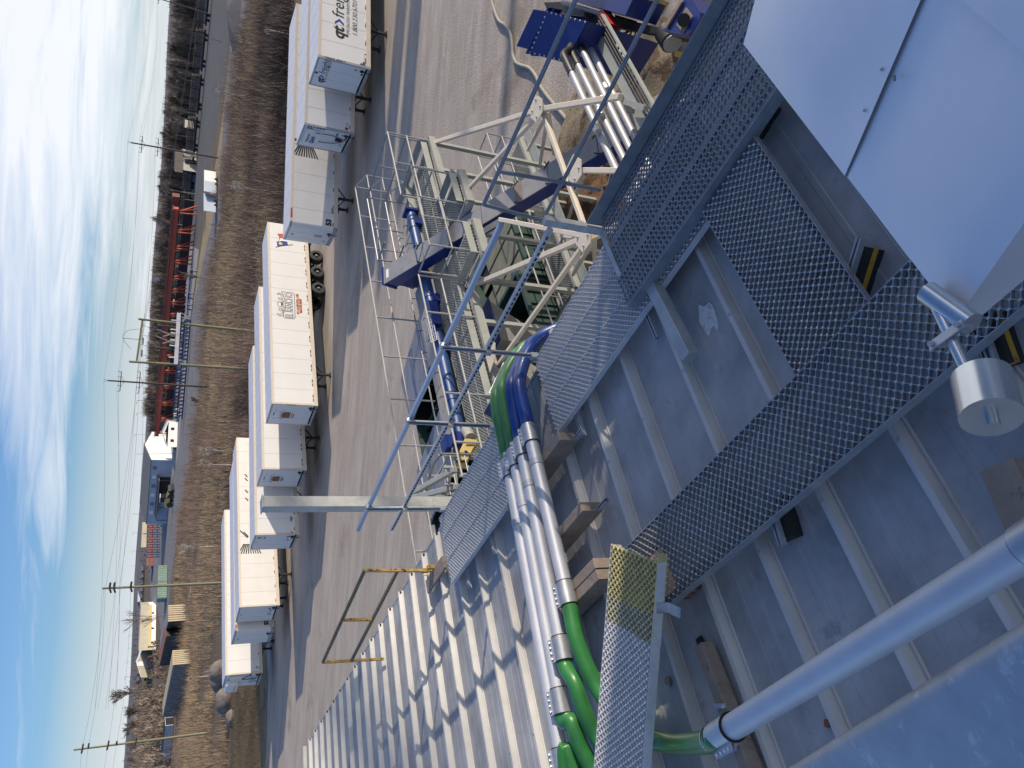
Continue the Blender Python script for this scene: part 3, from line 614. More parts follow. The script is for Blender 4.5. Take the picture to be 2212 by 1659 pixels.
m = MB(); m.prism([H1 - UZ * .055, H1 - UZ * .055 - EA * hl * 1.1, H1 + ups * hl, H1], -DB * .006); m.lbox(ha - .006, ha, hb0 + .006, hb1 - .006, HZ - .05, HZ - .001); m.build('lip', MAT['hood'], hd)
m = MB(); R0 = H0 + ups * hl; m.obox(R0 + DB * LB / 2 + hn * .008 + ups * .01, DB * (LB / 2 + .02), ups * .035, hn * .004); m.build('ridge_flashing', MAT['hood'], hd)
m = MB(); m.prism([R0 - DB * .0 , R0 + DB * LB, R0 + DB * LB - EA * 1.2 + UZ * .12, R0 - EA * 1.2 + UZ * .12], -UZ * .01); m.build('top_sheet', MAT['hood'], hd)
blob2 = MB(); c = onhood(1937, 168); blob2.obox(c + hn * .005, unit(ups + DB) * .006, unit(ups - DB) * .003, hn * .0015); blob2.build('stuck_leaf', MAT['wood'], hd)
ct = thing('counterweight', 'shiny zinc cylinder counterweight on a rod hanging below the hood corner', 'counterweight', on_d(2130, 860, 1.72))
cA, cB = on_d(2021, 660, 1.80), on_d(2098, 822, 1.715)
cd = unit(cB - cA); MB().tube([cA, cB + cd * .02], .0115, 12).build('rod', MAT['zinc'], ct, smooth=True)
b0 = on_d(2121, 816, 1.70); b1 = on_d(2142, 902, 1.635); cd = unit(b1 - b0)
MB().tube([b0, b1], .053, 32).build('weight', MAT['zinc'], ct, smooth=True)
MB().tube([b1 - cd * .002, b1 + cd * .022], .0125, 16).build('rod_end', MAT['zinc'], ct, smooth=True)
MB().tube([cA - cd * .01 + DB * .03, cA - cd * .012 - DB * .09 - EA * .03], .024, 16).build('pivot_tube', MAT['zinc'], ct, smooth=True)
m = MB(); cm = cA + (cB - cA) * .42; m.obox(cm + UZ * .012, unit(np.cross(cd, UZ)) * .04, cd * .012, UZ * .003); m.tube([cm - unit(np.cross(cd, UZ)) * .034 - UZ * .02, cm - unit(np.cross(cd, UZ)) * .034 + UZ * .026], .006, 6); m.tube([cm + unit(np.cross(cd, UZ)) * .03 - UZ * .02, cm + unit(np.cross(cd, UZ)) * .03 + UZ * .026], .006, 6); m.build('clamp', MAT['galv'], ct)
# ================================================================== YELLOW GUARD AT THE EAVE
yg = thing('guard_frame', 'rusty yellow portable guardrail clamped to the eave with two uprights', 'guardrail', L(10.5, 4.4, -3.7))
def yy(cx_, cy_): return ((1150 + cx_ * .6173) * .5486, (2000 + cy_ * .6173) * .5486)
def byg(cx_, cy_, bb): return onb(*yy(cx_, cy_), bb)
B1, B2 = 4.42, 4.26
pt1, pb1 = byg(462, 399, B1), byg(905, 400, B1); pt2, pb2 = byg(196, 985, B2), byg(585, 963, B2); m1, m2 = byg(672, 402, B1), byg(380, 972, B2)
qt, qb = byg(322, 715, (B1 + B2) / 2), byg(510, 712, (B1 + B2) / 2)
for p, q in ((pt1, pb1), (pt2, pb2), (qt, qb)): MB().bar(p, q, .036, .036, up=EA).build('upright', MAT['guardrail'], yg)
for p, q in ((pt1, pt2), (m1, m2)): MB().bar(p, q, .036, .036).build('rail', MAT['rustdark'], yg)
m = MB(); c = byg(862, 378, B1); d_ = unit(pb1 - pt1); m.bar(c, c + d_ * .30, .05, .05, up=EA); m.bar(byg(870, 400, B1) - d_ * .1, byg(870, 400, B1), .052, .052, up=EA); m.tube([byg(862, 425, B1), byg(865, 450, B1), byg(905, 465, B1)], .009, 6); m.tube([byg(845, 430, B1), byg(885, 425, B1)], .008, 6); m.build('clamp', MAT['guardrail'], yg)
bd_ = thing('timber_board', 'short weathered board clamped on the roof edge under the yellow guard', 'timber', onroof(935 * .3387 + 631, 1220))
c = lroof(*yy(925, 420), .08); MB().lbox(c[0] - .32, c[0] + .42, c[1] - .09, c[1] + .10, c[2] - .012, c[2] + .022).build('board', MAT['wood'], bd_, bevel=.003)
# ================================================================== GROUND
def gmat(name, c1, c2, scale, streak=None, c3=None, t3=0.62, s3=0.8, bump=0.6):
    m = bpy.data.materials.new(name); m.use_nodes = True; t = m.node_tree; b = t.nodes['Principled BSDF']; b.inputs['Roughness'].default_value = 0.92; b.inputs['Specular IOR Level'].default_value = 0.2
    tc_ = N(t, 'ShaderNodeTexCoord')
    def noise(s, det, mp=None, rough=.65):
        v = tc_.outputs['Object']
        if mp:
            q = N(t, 'ShaderNodeMapping'); q.inputs['Rotation'].default_value = (0, 0, mp[0]); q.inputs['Scale'].default_value = (mp[1], mp[2], 1); t.links.new(v, q.inputs[0]); v = q.outputs[0]
        n = N(t, 'ShaderNodeTexNoise'); n.inputs['Scale'].default_value = s; n.inputs['Detail'].default_value = det; n.inputs['Roughness'].default_value = rough; t.links.new(v, n.inputs['Vector']); return n.outputs['Fac']
    def ramp(f, a, c): 
        r = N(t, 'ShaderNodeValToRGB'); r.color_ramp.elements[0].position = a; r.color_ramp.elements[1].position = c; t.links.new(f, r.inputs[0]); return r.outputs[0]
    def mix(f, a, bb, typ='MIX'):
        n = N(t, 'ShaderNodeMix', data_type='RGBA', blend_type=typ)
        if isinstance(f, (int, float)): n.inputs[0].default_value = f
        else: t.links.new(f, n.inputs[0])
        for i, q in ((6, a), (7, bb)):
            if isinstance(q, tuple): n.inputs[i].default_value = (*q, 1)
            else: t.links.new(q, n.inputs[i])
        return n.outputs[2]
    col = mix(ramp(noise(scale, 8), .3, .7), c1, c2)
    if streak is not None:
        col = mix(ramp(noise(1.0, 6, (streak, .10, .75), .75), .40, .72), col, tuple(np.array(c1) * .78))
        col = mix(ramp(noise(1.0, 5, (streak + .45, .16, 1.1), .75), .52, .80), col, tuple(np.array(c2) * 1.12))
    if c3: col = mix(ramp(noise(s3, 6), t3, t3 + .08), col, c3)
    sp = mix(.5, col, ramp(noise(14.0, 6, None, .8), .35, .65), 'OVERLAY'); col = mix(.55, col, sp)
    t.links.new(col, b.inputs['Base Color'])
    bp = N(t, 'ShaderNodeBump'); bp.inputs['Strength'].default_value = bump; bp.inputs['Distance'].default_value = 0.09; t.links.new(noise(11, 8, None, .75), bp.inputs['Height']); t.links.new(bp.outputs[0], b.inputs['Normal'])
    return m
MAT['earth'] = gmat('brown earth', (0.125, 0.095, 0.068), (0.185, 0.145, 0.10), 0.09, None, (0.10, 0.085, 0.045), .6, .05)
MAT['gravel'] = gmat('compacted gravel', (0.415, 0.36, 0.305), (0.505, 0.45, 0.39), 0.35, math.radians(18), (0.30, 0.25, 0.20), .58, .12)
MAT['roadgrey'] = gmat('grey gravel road', (0.19, 0.19, 0.195), (0.26, 0.26, 0.26), 0.08, math.radians(-30))
MAT['drygrass'] = gmat('dry grass field', (0.30, 0.235, 0.14), (0.38, 0.31, 0.195), 0.10, None, (0.19, 0.155, 0.095), .55, .06)
MAT['ballast'] = gmat('railway ballast', (0.095, 0.095, 0.10), (0.15, 0.148, 0.145), 0.2, None)
MAT['ballastpale'] = gmat('pale track gravel', (0.30, 0.29, 0.27), (0.38, 0.36, 0.33), 0.2, None)
MAT['dirtgrass'] = gmat('rough grassy bank', (0.175, 0.14, 0.085), (0.25, 0.205, 0.125), 0.5, None, (0.12, 0.095, 0.06), .55, .35)
MAT['chips'] = gmat('grain and gravel heap', (0.26, 0.21, 0.145), (0.36, 0.30, 0.21), 2.2, None, (0.16, 0.115, 0.075), .55, 1.4, 1.0)
def sheet2(name, pts, z, mat):
    m = MB(); m.add([(p[0], p[1], z) for p in pts], [tuple(range(len(pts)))]); me = m
    import mathutils.geometry as G_
    tri = G_.tessellate_polygon([[Vector((p[0], p[1], 0)) for p in pts]]); m.f = [tuple(t) for t in tri]
    P = np.concatenate(m.v); m.f = [t if np.cross(P[t[1]] - P[t[0]], P[t[2]] - P[t[0]])[2] > 0 else t[::-1] for t in m.f]
    return struct(name, m, mat)
g = MB(); g.add([(-4500, -600, 0), (4500, -600, 0), (4500, 5200, 0), (-4500, 5200, 0)], [(0, 1, 2, 3)]); struct('ground', g, MAT['earth'])
YARD = [(90, 20), (90, 44), (44, 55), (26, 58), (12, 65), (0, 75), (-12, 82), (-22, 80), (-27.5, 71.5), (-34, 69.5), (-60, 73), (-95, 80), (-95, -40), (90, -40)]
sheet2('yard', YARD, .004, MAT['gravel'])
def pxs(L_): return [tuple(at(x, y, 0)[:2]) for x, y in L_]
sheet2('grass_bank', [(-22, 80.5), (-27.6, 71.3), (-34, 69.3), (-60, 72.8), (-90, 79), (-90, 96), (-50, 92), (-24, 90)], .006, MAT['dirtgrass'])
sheet2('field', pxs([(540, -120), (528, 60), (505, 150), (484, 220), (470, 330), (445, 460), (425, 600), (408, 740), (424, 740), (448, 590), (478, 440), (498, 240), (540, 40), (556, -120)]), .004, MAT['drygrass'])
sheet2('paved_lot', pxs([(362, 1100), (330, 1110), (322, 1220), (326, 1300), (340, 1310), (352, 1400), (358, 1300), (366, 1290), (386, 1120)]), .005, MAT['roadgrey'])
sheet2('gravel_road', pxs([(532, -120), (505, 20), (487, 200), (472, 420), (440, 560), (412, 690), (398, 850), (384, 980), (362, 1106), (352, 1250), (345, 1450), (352, 1450), (366, 1290), (386, 1120), (414, 1000), (428, 860), (440, 700), (458, 560), (488, 430), (505, 200), (533, 20), (556, -120)]), .008, MAT['roadgrey'])
sheet2('railway_bed', pxs([(440, -120), (436, 60), (425, 250), (408, 450), (394, 600), (380, 760), (368, 900), (352, 1000), (362, 1010), (392, 790), (400, 735), (415, 598), (440, 440), (462, 300), (480, 190), (500, 62), (512, -120)]), .012, MAT['ballast'])
sheet2('pale_apron', pxs([(400, 520), (386, 800), (372, 960), (352, 1060), (362, 1080), (384, 985), (396, 850), (410, 700), (430, 540)]), .016, MAT['ballastpale'])
# distant rise of land beyond the rail yard
hl_ = MB(); P = []; f = []
hx = np.linspace(-2600, 2600, 60)
for k, (yy_, hh) in enumerate(((1500, 0), (1750, .75), (2100, 1.0), (2700, .6))):
    for i, x in enumerate(hx): P.append((x, yy_ + .00003 * x * x, max(0.0, hh * (7 + 6 * math.sin(x * .0021 + 1) + 3 * math.sin(x * .009)) + (4 + .012 * max(x, 0)) * hh)))
n = len(hx)
for k in range(3):
    for i in range(n - 1): a = k * n + i; f.append((a, a + 1, a + n + 1, a + n))
hl_.add(P, f); MAT['hill'] = pbr('distant wooded land', (0.13, 0.125, 0.13), .95, 0, .2, .01); struct('hills', hl_, MAT['hill'], smooth=True)
# ================================================================== SEMI TRAILERS
TL, TW, TZ0, TZ1 = 16.15, 2.59, 1.13, 4.10
def trailer(label, x, y, yaw, rail='trail', skin='white', round_nose=0.0, axles=(12.6, 13.85), strips=('red', 'flagwhite'), gear=2.9, extras=None, post='trail', roofm='troof', seams=1.22):
    t = thing('semi_trailer', label, 'trailer', (0, 0, 0), 'white semi trailers parked along the yard')
    r = round_nose; pr = []
    if r:
        for cx_, cy_, a0 in ((r, r, 180), (TL, 0, None), (TL, TW, None), (r, TW - r, 90)):
            if a0 is None: pr.append((cx_, cy_)); continue
            for k in range(7):
                an = math.radians((a0 if cy_ < 1 else a0) + 15 * k); pr.append((cx_ + r * math.cos(an), cy_ + r * math.sin(an)))
    else: pr = [(0, 0), (TL, 0), (TL, TW), (0, TW)]
    m = MB(); m.prism([(a, b_, TZ0 + .26) for a, b_ in pr], (0, 0, TZ1 - TZ0 - .26 - .02)); bdy = m.build('body', MAT[skin], t, smooth=bool(r))
    m = MB(); m.box((.06 + r * .3, .05, TZ1 - .022), (TL - .05, TW - .05, TZ1 + .012))
    for i in range(1, 14): m.box((i * 1.2 - .012, .05, TZ1 + .0121), (i * 1.2 + .012, TW - .05, TZ1 + .018))
    m.build('roof', MAT[roofm], t)
    for yy_ in (-.012, TW - .03): MB().box((r, yy_, TZ1 - .14), (TL, yy_ + .042, TZ1 + .004)).build('top_rail', MAT[rail], t)
    for yy_ in (-.014, TW - .03): MB().box((r, yy_, TZ0), (TL, yy_ + .044, TZ0 + .26)).build('bottom_rail', MAT[rail], t)
    m = MB(); m.box((r * .3, .03, TZ0 + .02), (TL, TW - .03, TZ0 + .10)); m.build('floor', MAT['chassis'], t)
    m = MB()
    if not r:
        for yy_ in (-.016, TW - .085): MB().box((-.012, yy_, TZ0), (.13, yy_ + .10, TZ1 + .004)).build('corner_post', MAT[post], t)
    else:
        m.prism([(a, b_, TZ0) for a, b_ in [(p[0] * 1.0 - .01, p[1]) for p in pr]], (0, 0, .258)); m.build('nose_rail', MAT['trailgrey'], t)
        m = MB(); m.prism([(p[0] - .006, p[1], TZ1 - .13) for p in pr if p[0] < r + .01], (0, 0, .135)); m.build('top_cap', MAT['trailgrey'], t)
    MB().box((-.013, .1 + r * .6, TZ1 - .10), (.004, TW - .1 - r * .6, TZ1 + .003)).build('nose_header', MAT['trailgrey'], t); MB().box((-.016, .1 + r * .6, TZ0), (.004, TW - .1 - r * .6, TZ0 + .16)).build('nose_sill', MAT['trailgrey'], t)
    m = MB()
    for i in range(1, int(TL / seams)): m.box((i * seams - .007, -.0035, TZ0 + .262), (i * seams + .007, -.0005, TZ1 - .145))
    for yy_ in (TW * .36, TW * .68): m.box((-.0035, yy_ - .007, TZ0 + .2), (-.0005, yy_ + .007, TZ1 - .12))
    absorb(bdy, m.build('panel_seam', MAT['trailgrey'], t))
    for ci, off in ((strips[0], 0), (strips[1], .17)):
        m = MB()
        for i in range(13): m.box((.3 + i * seams + off * 1.9, -.018, TZ0 + .268), (.3 + i * seams + off * 1.9 + .22, -.003, TZ0 + .325))
        m.build('reflective_strip', MAT[ci], t)
    # running gear
    m = MB()
    for yy_ in (.75, TW - .75): m.box((9.6, yy_ - .06, .82), (15.9, yy_ + .06, TZ0 + .0)); m.box((.4, yy_ - .04, TZ0 - .13), (9.6, yy_ + .04, TZ0))
    for xx in axles: m.tube([(xx, .3, .52), (xx, TW - .3, .52)], .07, 8); m.box((xx - .35, .7, .55), (xx + .35, .85, .75)); m.box((xx - .35, TW - .85, .55), (xx + .35, TW - .7, .75))
    m.tube([(axles[0] - 1.4, .8, .8), (axles[0] - 1.4, 1.8, .8)], .18, 12)
    m.build('chassis', MAT['chassis'], t)
    for xx in axles:
        for yo, sg in ((.30, -1), (TW - .30, 1)):
            wl_ = MB()
            for dy in (0, .33 * -sg):
                yc = yo + dy; pf = [(-.14, .28), (-.145, .40), (-.11, .50), (-.05, .515), (.05, .515), (.11, .50), (.145, .40), (.14, .28)]
                n = 24; V = []; Fs = []
                for (q, rr_) in pf:
                    for k in range(n): V.append((xx + rr_ * math.cos(2 * math.pi * k / n), yc + q, .515 + rr_ * math.sin(2 * math.pi * k / n)))
                for k in range(len(pf) - 1):
                    for j in range(n): a = k * n + j; b_ = k * n + (j + 1) % n; Fs.append((a, b_, b_ + n, a + n))
                wl_.add(V, Fs)
            wh = wl_.build('wheel', MAT['tyre'], t, smooth=True)
            hb = MB(); hb.tube([(xx, yo + sg * .02, .515), (xx, yo + sg * -.04, .515)], .285, 20); hb.build('rim', MAT['chassis'], wh)
            hb = MB(); hb.tube([(xx, yo + sg * .02, .515), (xx, yo + sg * .13, .515)], [.11, .075], 12); hb.build('hub', MAT['hub'], wh)
    m = MB()
    m.build('landing_gear', MAT['chassis'], t) if 0 else None
    for yy_ in (.55, TW - .55):
        m = MB(); m.box((gear - .07, yy_ - .07, .10), (gear + .07, yy_ + .07, TZ0)); m.box((gear - .16, yy_ - .15, .005), (gear + .16, yy_ + .15, .05)); m.prism([(gear - .12, yy_ - .07, .05), (gear + .12, yy_ - .07, .05), (gear + .05, yy_ - .07, .16), (gear - .05, yy_ - .07, .16)], (0, .14, 0))
        m.bar((gear, yy_, .45), (gear + .85, yy_, TZ0), .06, .06); m.build('landing_leg', MAT['chassis'], t)
    m = MB(); m.bar((gear, .55, .50), (gear, TW - .55, .85), .05, .05); m.bar((gear, .55, .9), (gear, TW - .55, .9), .06, .06); m.bar((gear - .9, .5, TZ0 - .1), (gear - .9, TW - .5, TZ0 - .1), .12, .2); m.build('gear_brace', MAT['chassis'], t)
    m = MB(); m.box((TL - .12, .2, .52), (TL - .02, TW - .2, .64)); m.box((TL - .1, .6, .52), (TL - .04, .7, TZ0)); m.box((TL - .1, TW - .7, .52), (TL - .04, TW - .6, TZ0)); m.build('rear_bumper', MAT['chassis'], t)
    m = MB(); yb = .35 + r * .9; m.sphere((-.03, yb, TZ0 + .42), .12, 8, 6, (.5, 1, 1.1), .2); m.sphere((-.03, yb + .28, TZ0 + .36), .07, 8, 6, (.5, 1, 1)); m.tube([(-.05, yb, TZ0 + .35), (-.09, yb + .02, TZ0 + .1), (-.05, yb + .03, TZ0 - .1)], .025, 6); m.build('air_coupling', MAT['black'], t)
    yw = math.radians(yaw); U = np.array([math.cos(yw), math.sin(yw), 0]); V_ = np.array([-math.sin(yw), math.cos(yw), 0]); O = np.array([x, y, 0.0])
    def side(px, py):
        v = ray(px, py); o_ = np.array([0, 0, CZ]); s = ((O - o_) @ V_) / (v @ V_); p = o_ + v * s - O; return p @ U, p[2]
    def nose(px, py):
        v = ray(px, py); o_ = np.array([0, 0, CZ]); s = ((O - o_) @ U) / (v @ U); p = o_ + v * s - O; return p @ V_, p[2]
    if extras: extras(t, side, nose)
    t.location = (x, y, .004); t.rotation_euler = (0, 0, yw)
    return t
XS = (1, 0, 0); ZS = (0, 0, 1); NX = (0, -1, 0)
def sidetext(t, name, mat, body, size, x, z, **k): m = MB(); wd = letter(m, body, size, (x, -.006, z), XS, ZS, **k); o = m.build(name, MAT[mat], t); return wd
def nosetext(t, name, mat, body, size, y, z, d=ZS, xd=NX, off=-.008, **k): m = MB(); wd = letter(m, body, size, (off, y, z), xd, d, **k); m.build(name, MAT[mat], t); return wd
def sbox(m, x0, x1, z0, z1, y=-.006): m.add([(x0, y, z0), (x1, y, z0), (x1, y, z1), (x0, y, z1)], [(0, 1, 2, 3)])
def nbox(m, y0, y1, z0, z1, x=-.008): m.add([(x, y0, z0), (x, y0, z1), (x, y1, z1), (x, y1, z0)], [(0, 1, 2, 3)])
def ribbon(m, pts, w_, y=-.007):
    P = [np.array(p, float) for p in pts]
    for i in range(len(P) - 1):
        d = P[i + 1] - P[i]; d /= max(np.linalg.norm(d), 1e-6); q = np.array([-d[1], d[0]]) * w_ / 2; a, b_ = P[i] - d * w_ * .3, P[i + 1] + d * w_ * .3
        m.add([(a[0] - q[0], y, a[1] - q[1]), (b_[0] - q[0], y, b_[1] - q[1]), (b_[0] + q[0], y, b_[1] + q[1]), (a[0] + q[0], y, a[1] + q[1])], [(0, 1, 2, 3)])
CP = lambda x0, y0, s: (lambda cx_, cy_: ((x0 + cx_ * s) * .54861, (y0 + cy_ * s) * .54861))
k1_ = CP(1150, 0, .18083); k2_ = CP(1050, 250, .18083); k3_ = CP(1050, 700, .18083); k4_ = CP(1000, 1000, .18083)
def badge(t, y, z, mat='purple', s=1): m = MB(); m.tube([(-.004, y, z), (-.010, y, z)], .10 * s, 14); m.build('maker_badge', MAT[mat], t)
def ex1(t, side, nose):
    x, z = side(*k1_(1128, 872)); xe, _ = side(*k1_(1130, 600)); sz = .50 / .52
    w1_ = sidetext(t, 'side_lettering', 'black', 'qt', sz, x, z, shear=.22, bold=.035, sx=.95)
    x2 = x + w1_ + .05; m = MB(); m.add([(x2, -.006, z + .52), (x2 + .16, -.006, z + .52), (x2 + .42, -.006, z + .26), (x2 + .16, -.006, z), (x2, -.006, z), (x2 + .24, -.006, z + .26)], [(0, 5, 2, 1), (4, 3, 2, 5)]); m.build('side_chevron', MAT['navy'], t)
    sidetext(t, 'side_lettering', 'black', 'freight', sz * 1.02, x2 + .46, z, shear=.22, bold=.004, sx=.92)
    x, z = side(*k1_(1250, 770)); sidetext(t, 'side_lettering', 'black', 'SPECIALIZED TRANSPORTATION', .24, x, z, shear=.18, sx=.90)
    x, z = side(*k1_(1420, 805)); sidetext(t, 'side_lettering', 'black', '1.800.230.6701', .40, x, z, shear=.22, sx=1.0)
    x, z = side(*k1_(1632, 1340)); sidetext(t, 'side_number', 'black', '47619', .19, x, z, bold=.01)
    m = MB(); x, z = side(*k1_(1520, 1415)); m.tube([(x, -.004, z), (x, -.01, z)], .11, 14); x, z = side(*k1_(1570, 1460)); sbox(m, x, x + .34, z - .06, z + .07); m.build('maker_badge', MAT['purple'], t)
    m = MB(); x, z = side(*k1_(1618, 1468)); sbox(m, x, x + .12, z - .07, z + .07); m.build('stencil_mark', MAT['black'], t)
    m = MB(); letter(m, 'TDAC 47619', .17, (.005, -.020, 3.72), (0, 0, -1), XS, bold=.01, space=1.25); m.build('corner_number', MAT['black'], t)
    y, z = nose(*k2_(1215, 425)); w2 = nosetext(t, 'nose_lettering', 'black', 'qt', .56, y, z, shear=.2, bold=.022, sx=.9)
    nosetext(t, 'nose_lettering', 'navy', '>', .52, y - w2 - .0, z, bold=.02, sx=.8); nosetext(t, 'nose_lettering', 'black', 'freight', .58, y - w2 - .34, z, shear=.2, sx=.86)
    y, z = nose(*k2_(1275, 388)); nosetext(t, 'nose_lettering', 'grey', 'SPECIALIZED TRANSPORTATION', .13, y, z, shear=.15, sx=.95)
    badge(t, *nose(*k2_(1085, 195))); m = MB(); nbox(m, .30, .43, TZ0 + .68, TZ0 + .86); m.build('yellow_label', MAT['yellow'], t)
def ex2(t, side, nose):
    m = MB(); letter(m, 'H1005', .30, (-.019, .165, 3.86), (0, 0, -1), NX, bold=.012, space=1.3); m.build('corner_number', MAT['navy'], t)
    m = MB(); m.box((-.10, .30, 3.42), (-.004, 1.95, 3.93)); m.box((-.13, .36, 3.0), (-.004, 1.90, 3.42)); m.build('equipment_cover', MAT['whiteaged'], t)
    m = MB(); m.box((-.02, .22, 3.58), (-.003, .46, 3.92)); m.box((-.138, .42, 3.05), (-.13, .55, 3.36)); m.build('cover_vent', MAT['grey'], t)
    m = MB(); m.tube(smoothpath([(-.1, .5, 3.0), (-.08, .5, 2.4), (-.08, .62, 2.0), (-.06, .9, 1.7)], 5), .022, 6); m.tube(smoothpath([(-.1, 1.5, 3.0), (-.08, 1.45, 2.3), (-.08, 1.15, 1.75), (-.06, .6, 1.5)], 5), .022, 6); m.box((-.10, .82, 1.72), (-.01, 1.08, 2.08)); m.build('power_cable', MAT['black'], t)
    nosetext(t, 'nose_lettering', 'navy', 'Think big. Think', .155, 1.78, 3.62, off=-.135 - .0, bold=.006); nosetext(t, 'nose_lettering', 'navy', 'Quick', .34, 1.80, 3.27, off=-.139, bold=.014, shear=.1)
    nosetext(t, 'nose_number', 'navy', 'H1005', .15, .62, 2.02, off=-.009, bold=.008)
    m = MB()
    for yy_, zz_ in ((.95, 1.58), (1.55, 1.52)):
        for s in (.20,):
            q = [(yy_ - s, zz_), (yy_, zz_ + s), (yy_ + s, zz_), (yy_, zz_ - s)]
            for i in range(4): a, b_ = np.array(q[i]), np.array(q[(i + 1) % 4]); m.bar((-.009, *a), (-.009, *b_), .018, .012, (1, 0, 0))
    m.build('placard_holder', MAT['black'], t)
    m = MB(); x, z = .28, TZ0 + .48; m.tube([(x, -.004, z), (x, -.01, z)], .10, 14); m.build('maker_badge', MAT['purple'], t)
    sidetext(t, 'side_number', 'navy', 'YS', .2, .45, TZ0 + .36); m = MB(); nbox(m, .32, .45, TZ0 + .55, TZ0 + .70); m.build('yellow_label', MAT['yellow'], t)
def fan(t, x, z, w_, h_, lines=10, word=None):
    m = MB(); 
    for i in range(lines):
        f_ = i / (lines - 1); a = (x + w_ * .34, z + h_ * (.78 - .56 * f_)); b_ = (x - w_ * .12, z + h_ * (1.0 - 1.0 * f_)); ribbon(m, [a, b_], .085)
    ribbon(m, [(x + w_ * .36, z + h_ * .80), (x + w_ * .36, z + h_ * .20)], .06); m.build('fan_emblem', MAT['black'], t)
def ex3(t, side, nose):
    sidetext(t, 'side_number', 'black', '53', .46, .30, TZ0 + .42, bold=.03); x, z = side(*k3_(1470, 800)); sidetext(t, 'side_number', 'black', '505', .26, x, z, shear=.2, bold=.008)
    m = MB(); x, z = side(*k3_(560, 870)); x1, _ = side(*k3_(555, 640)); m.add([(x, -.014, TZ1 - .13), (x1, -.014, TZ1 - .13), (x1 - .12, -.014, TZ1 - .02), (x, -.014, TZ1 - .02)], [(0, 1, 2, 3)]); m.build('maker_plate', MAT['red'], t)
    x, z = side(*CP(1050, 450, .2362)(705, 800)); fan(t, x + .55, z - .55, 1.6, 1.55)
    m = MB(); sbox(m, x + 1.35, x + 1.52, z - .3, z + 1.0); m.build('emblem_bar', MAT['black'], t); m = MB(); m.box((x + 1.12, -.006, z - .25), (x + 1.15, -.004, z + .95)); m.build('emblem_line', MAT['grey'], t)
    badge(t, 1.35, TZ1 - .38, 'grey', .95); nosetext(t, 'nose_number', 'grey', 'IR', .2, 1.9, TZ0 + .42, bold=.01)
    m = MB(); nbox(m, .95, 1.3, TZ0 + .75, TZ0 + 1.25); m.build('faded_label', MAT['trailgrey'], t)
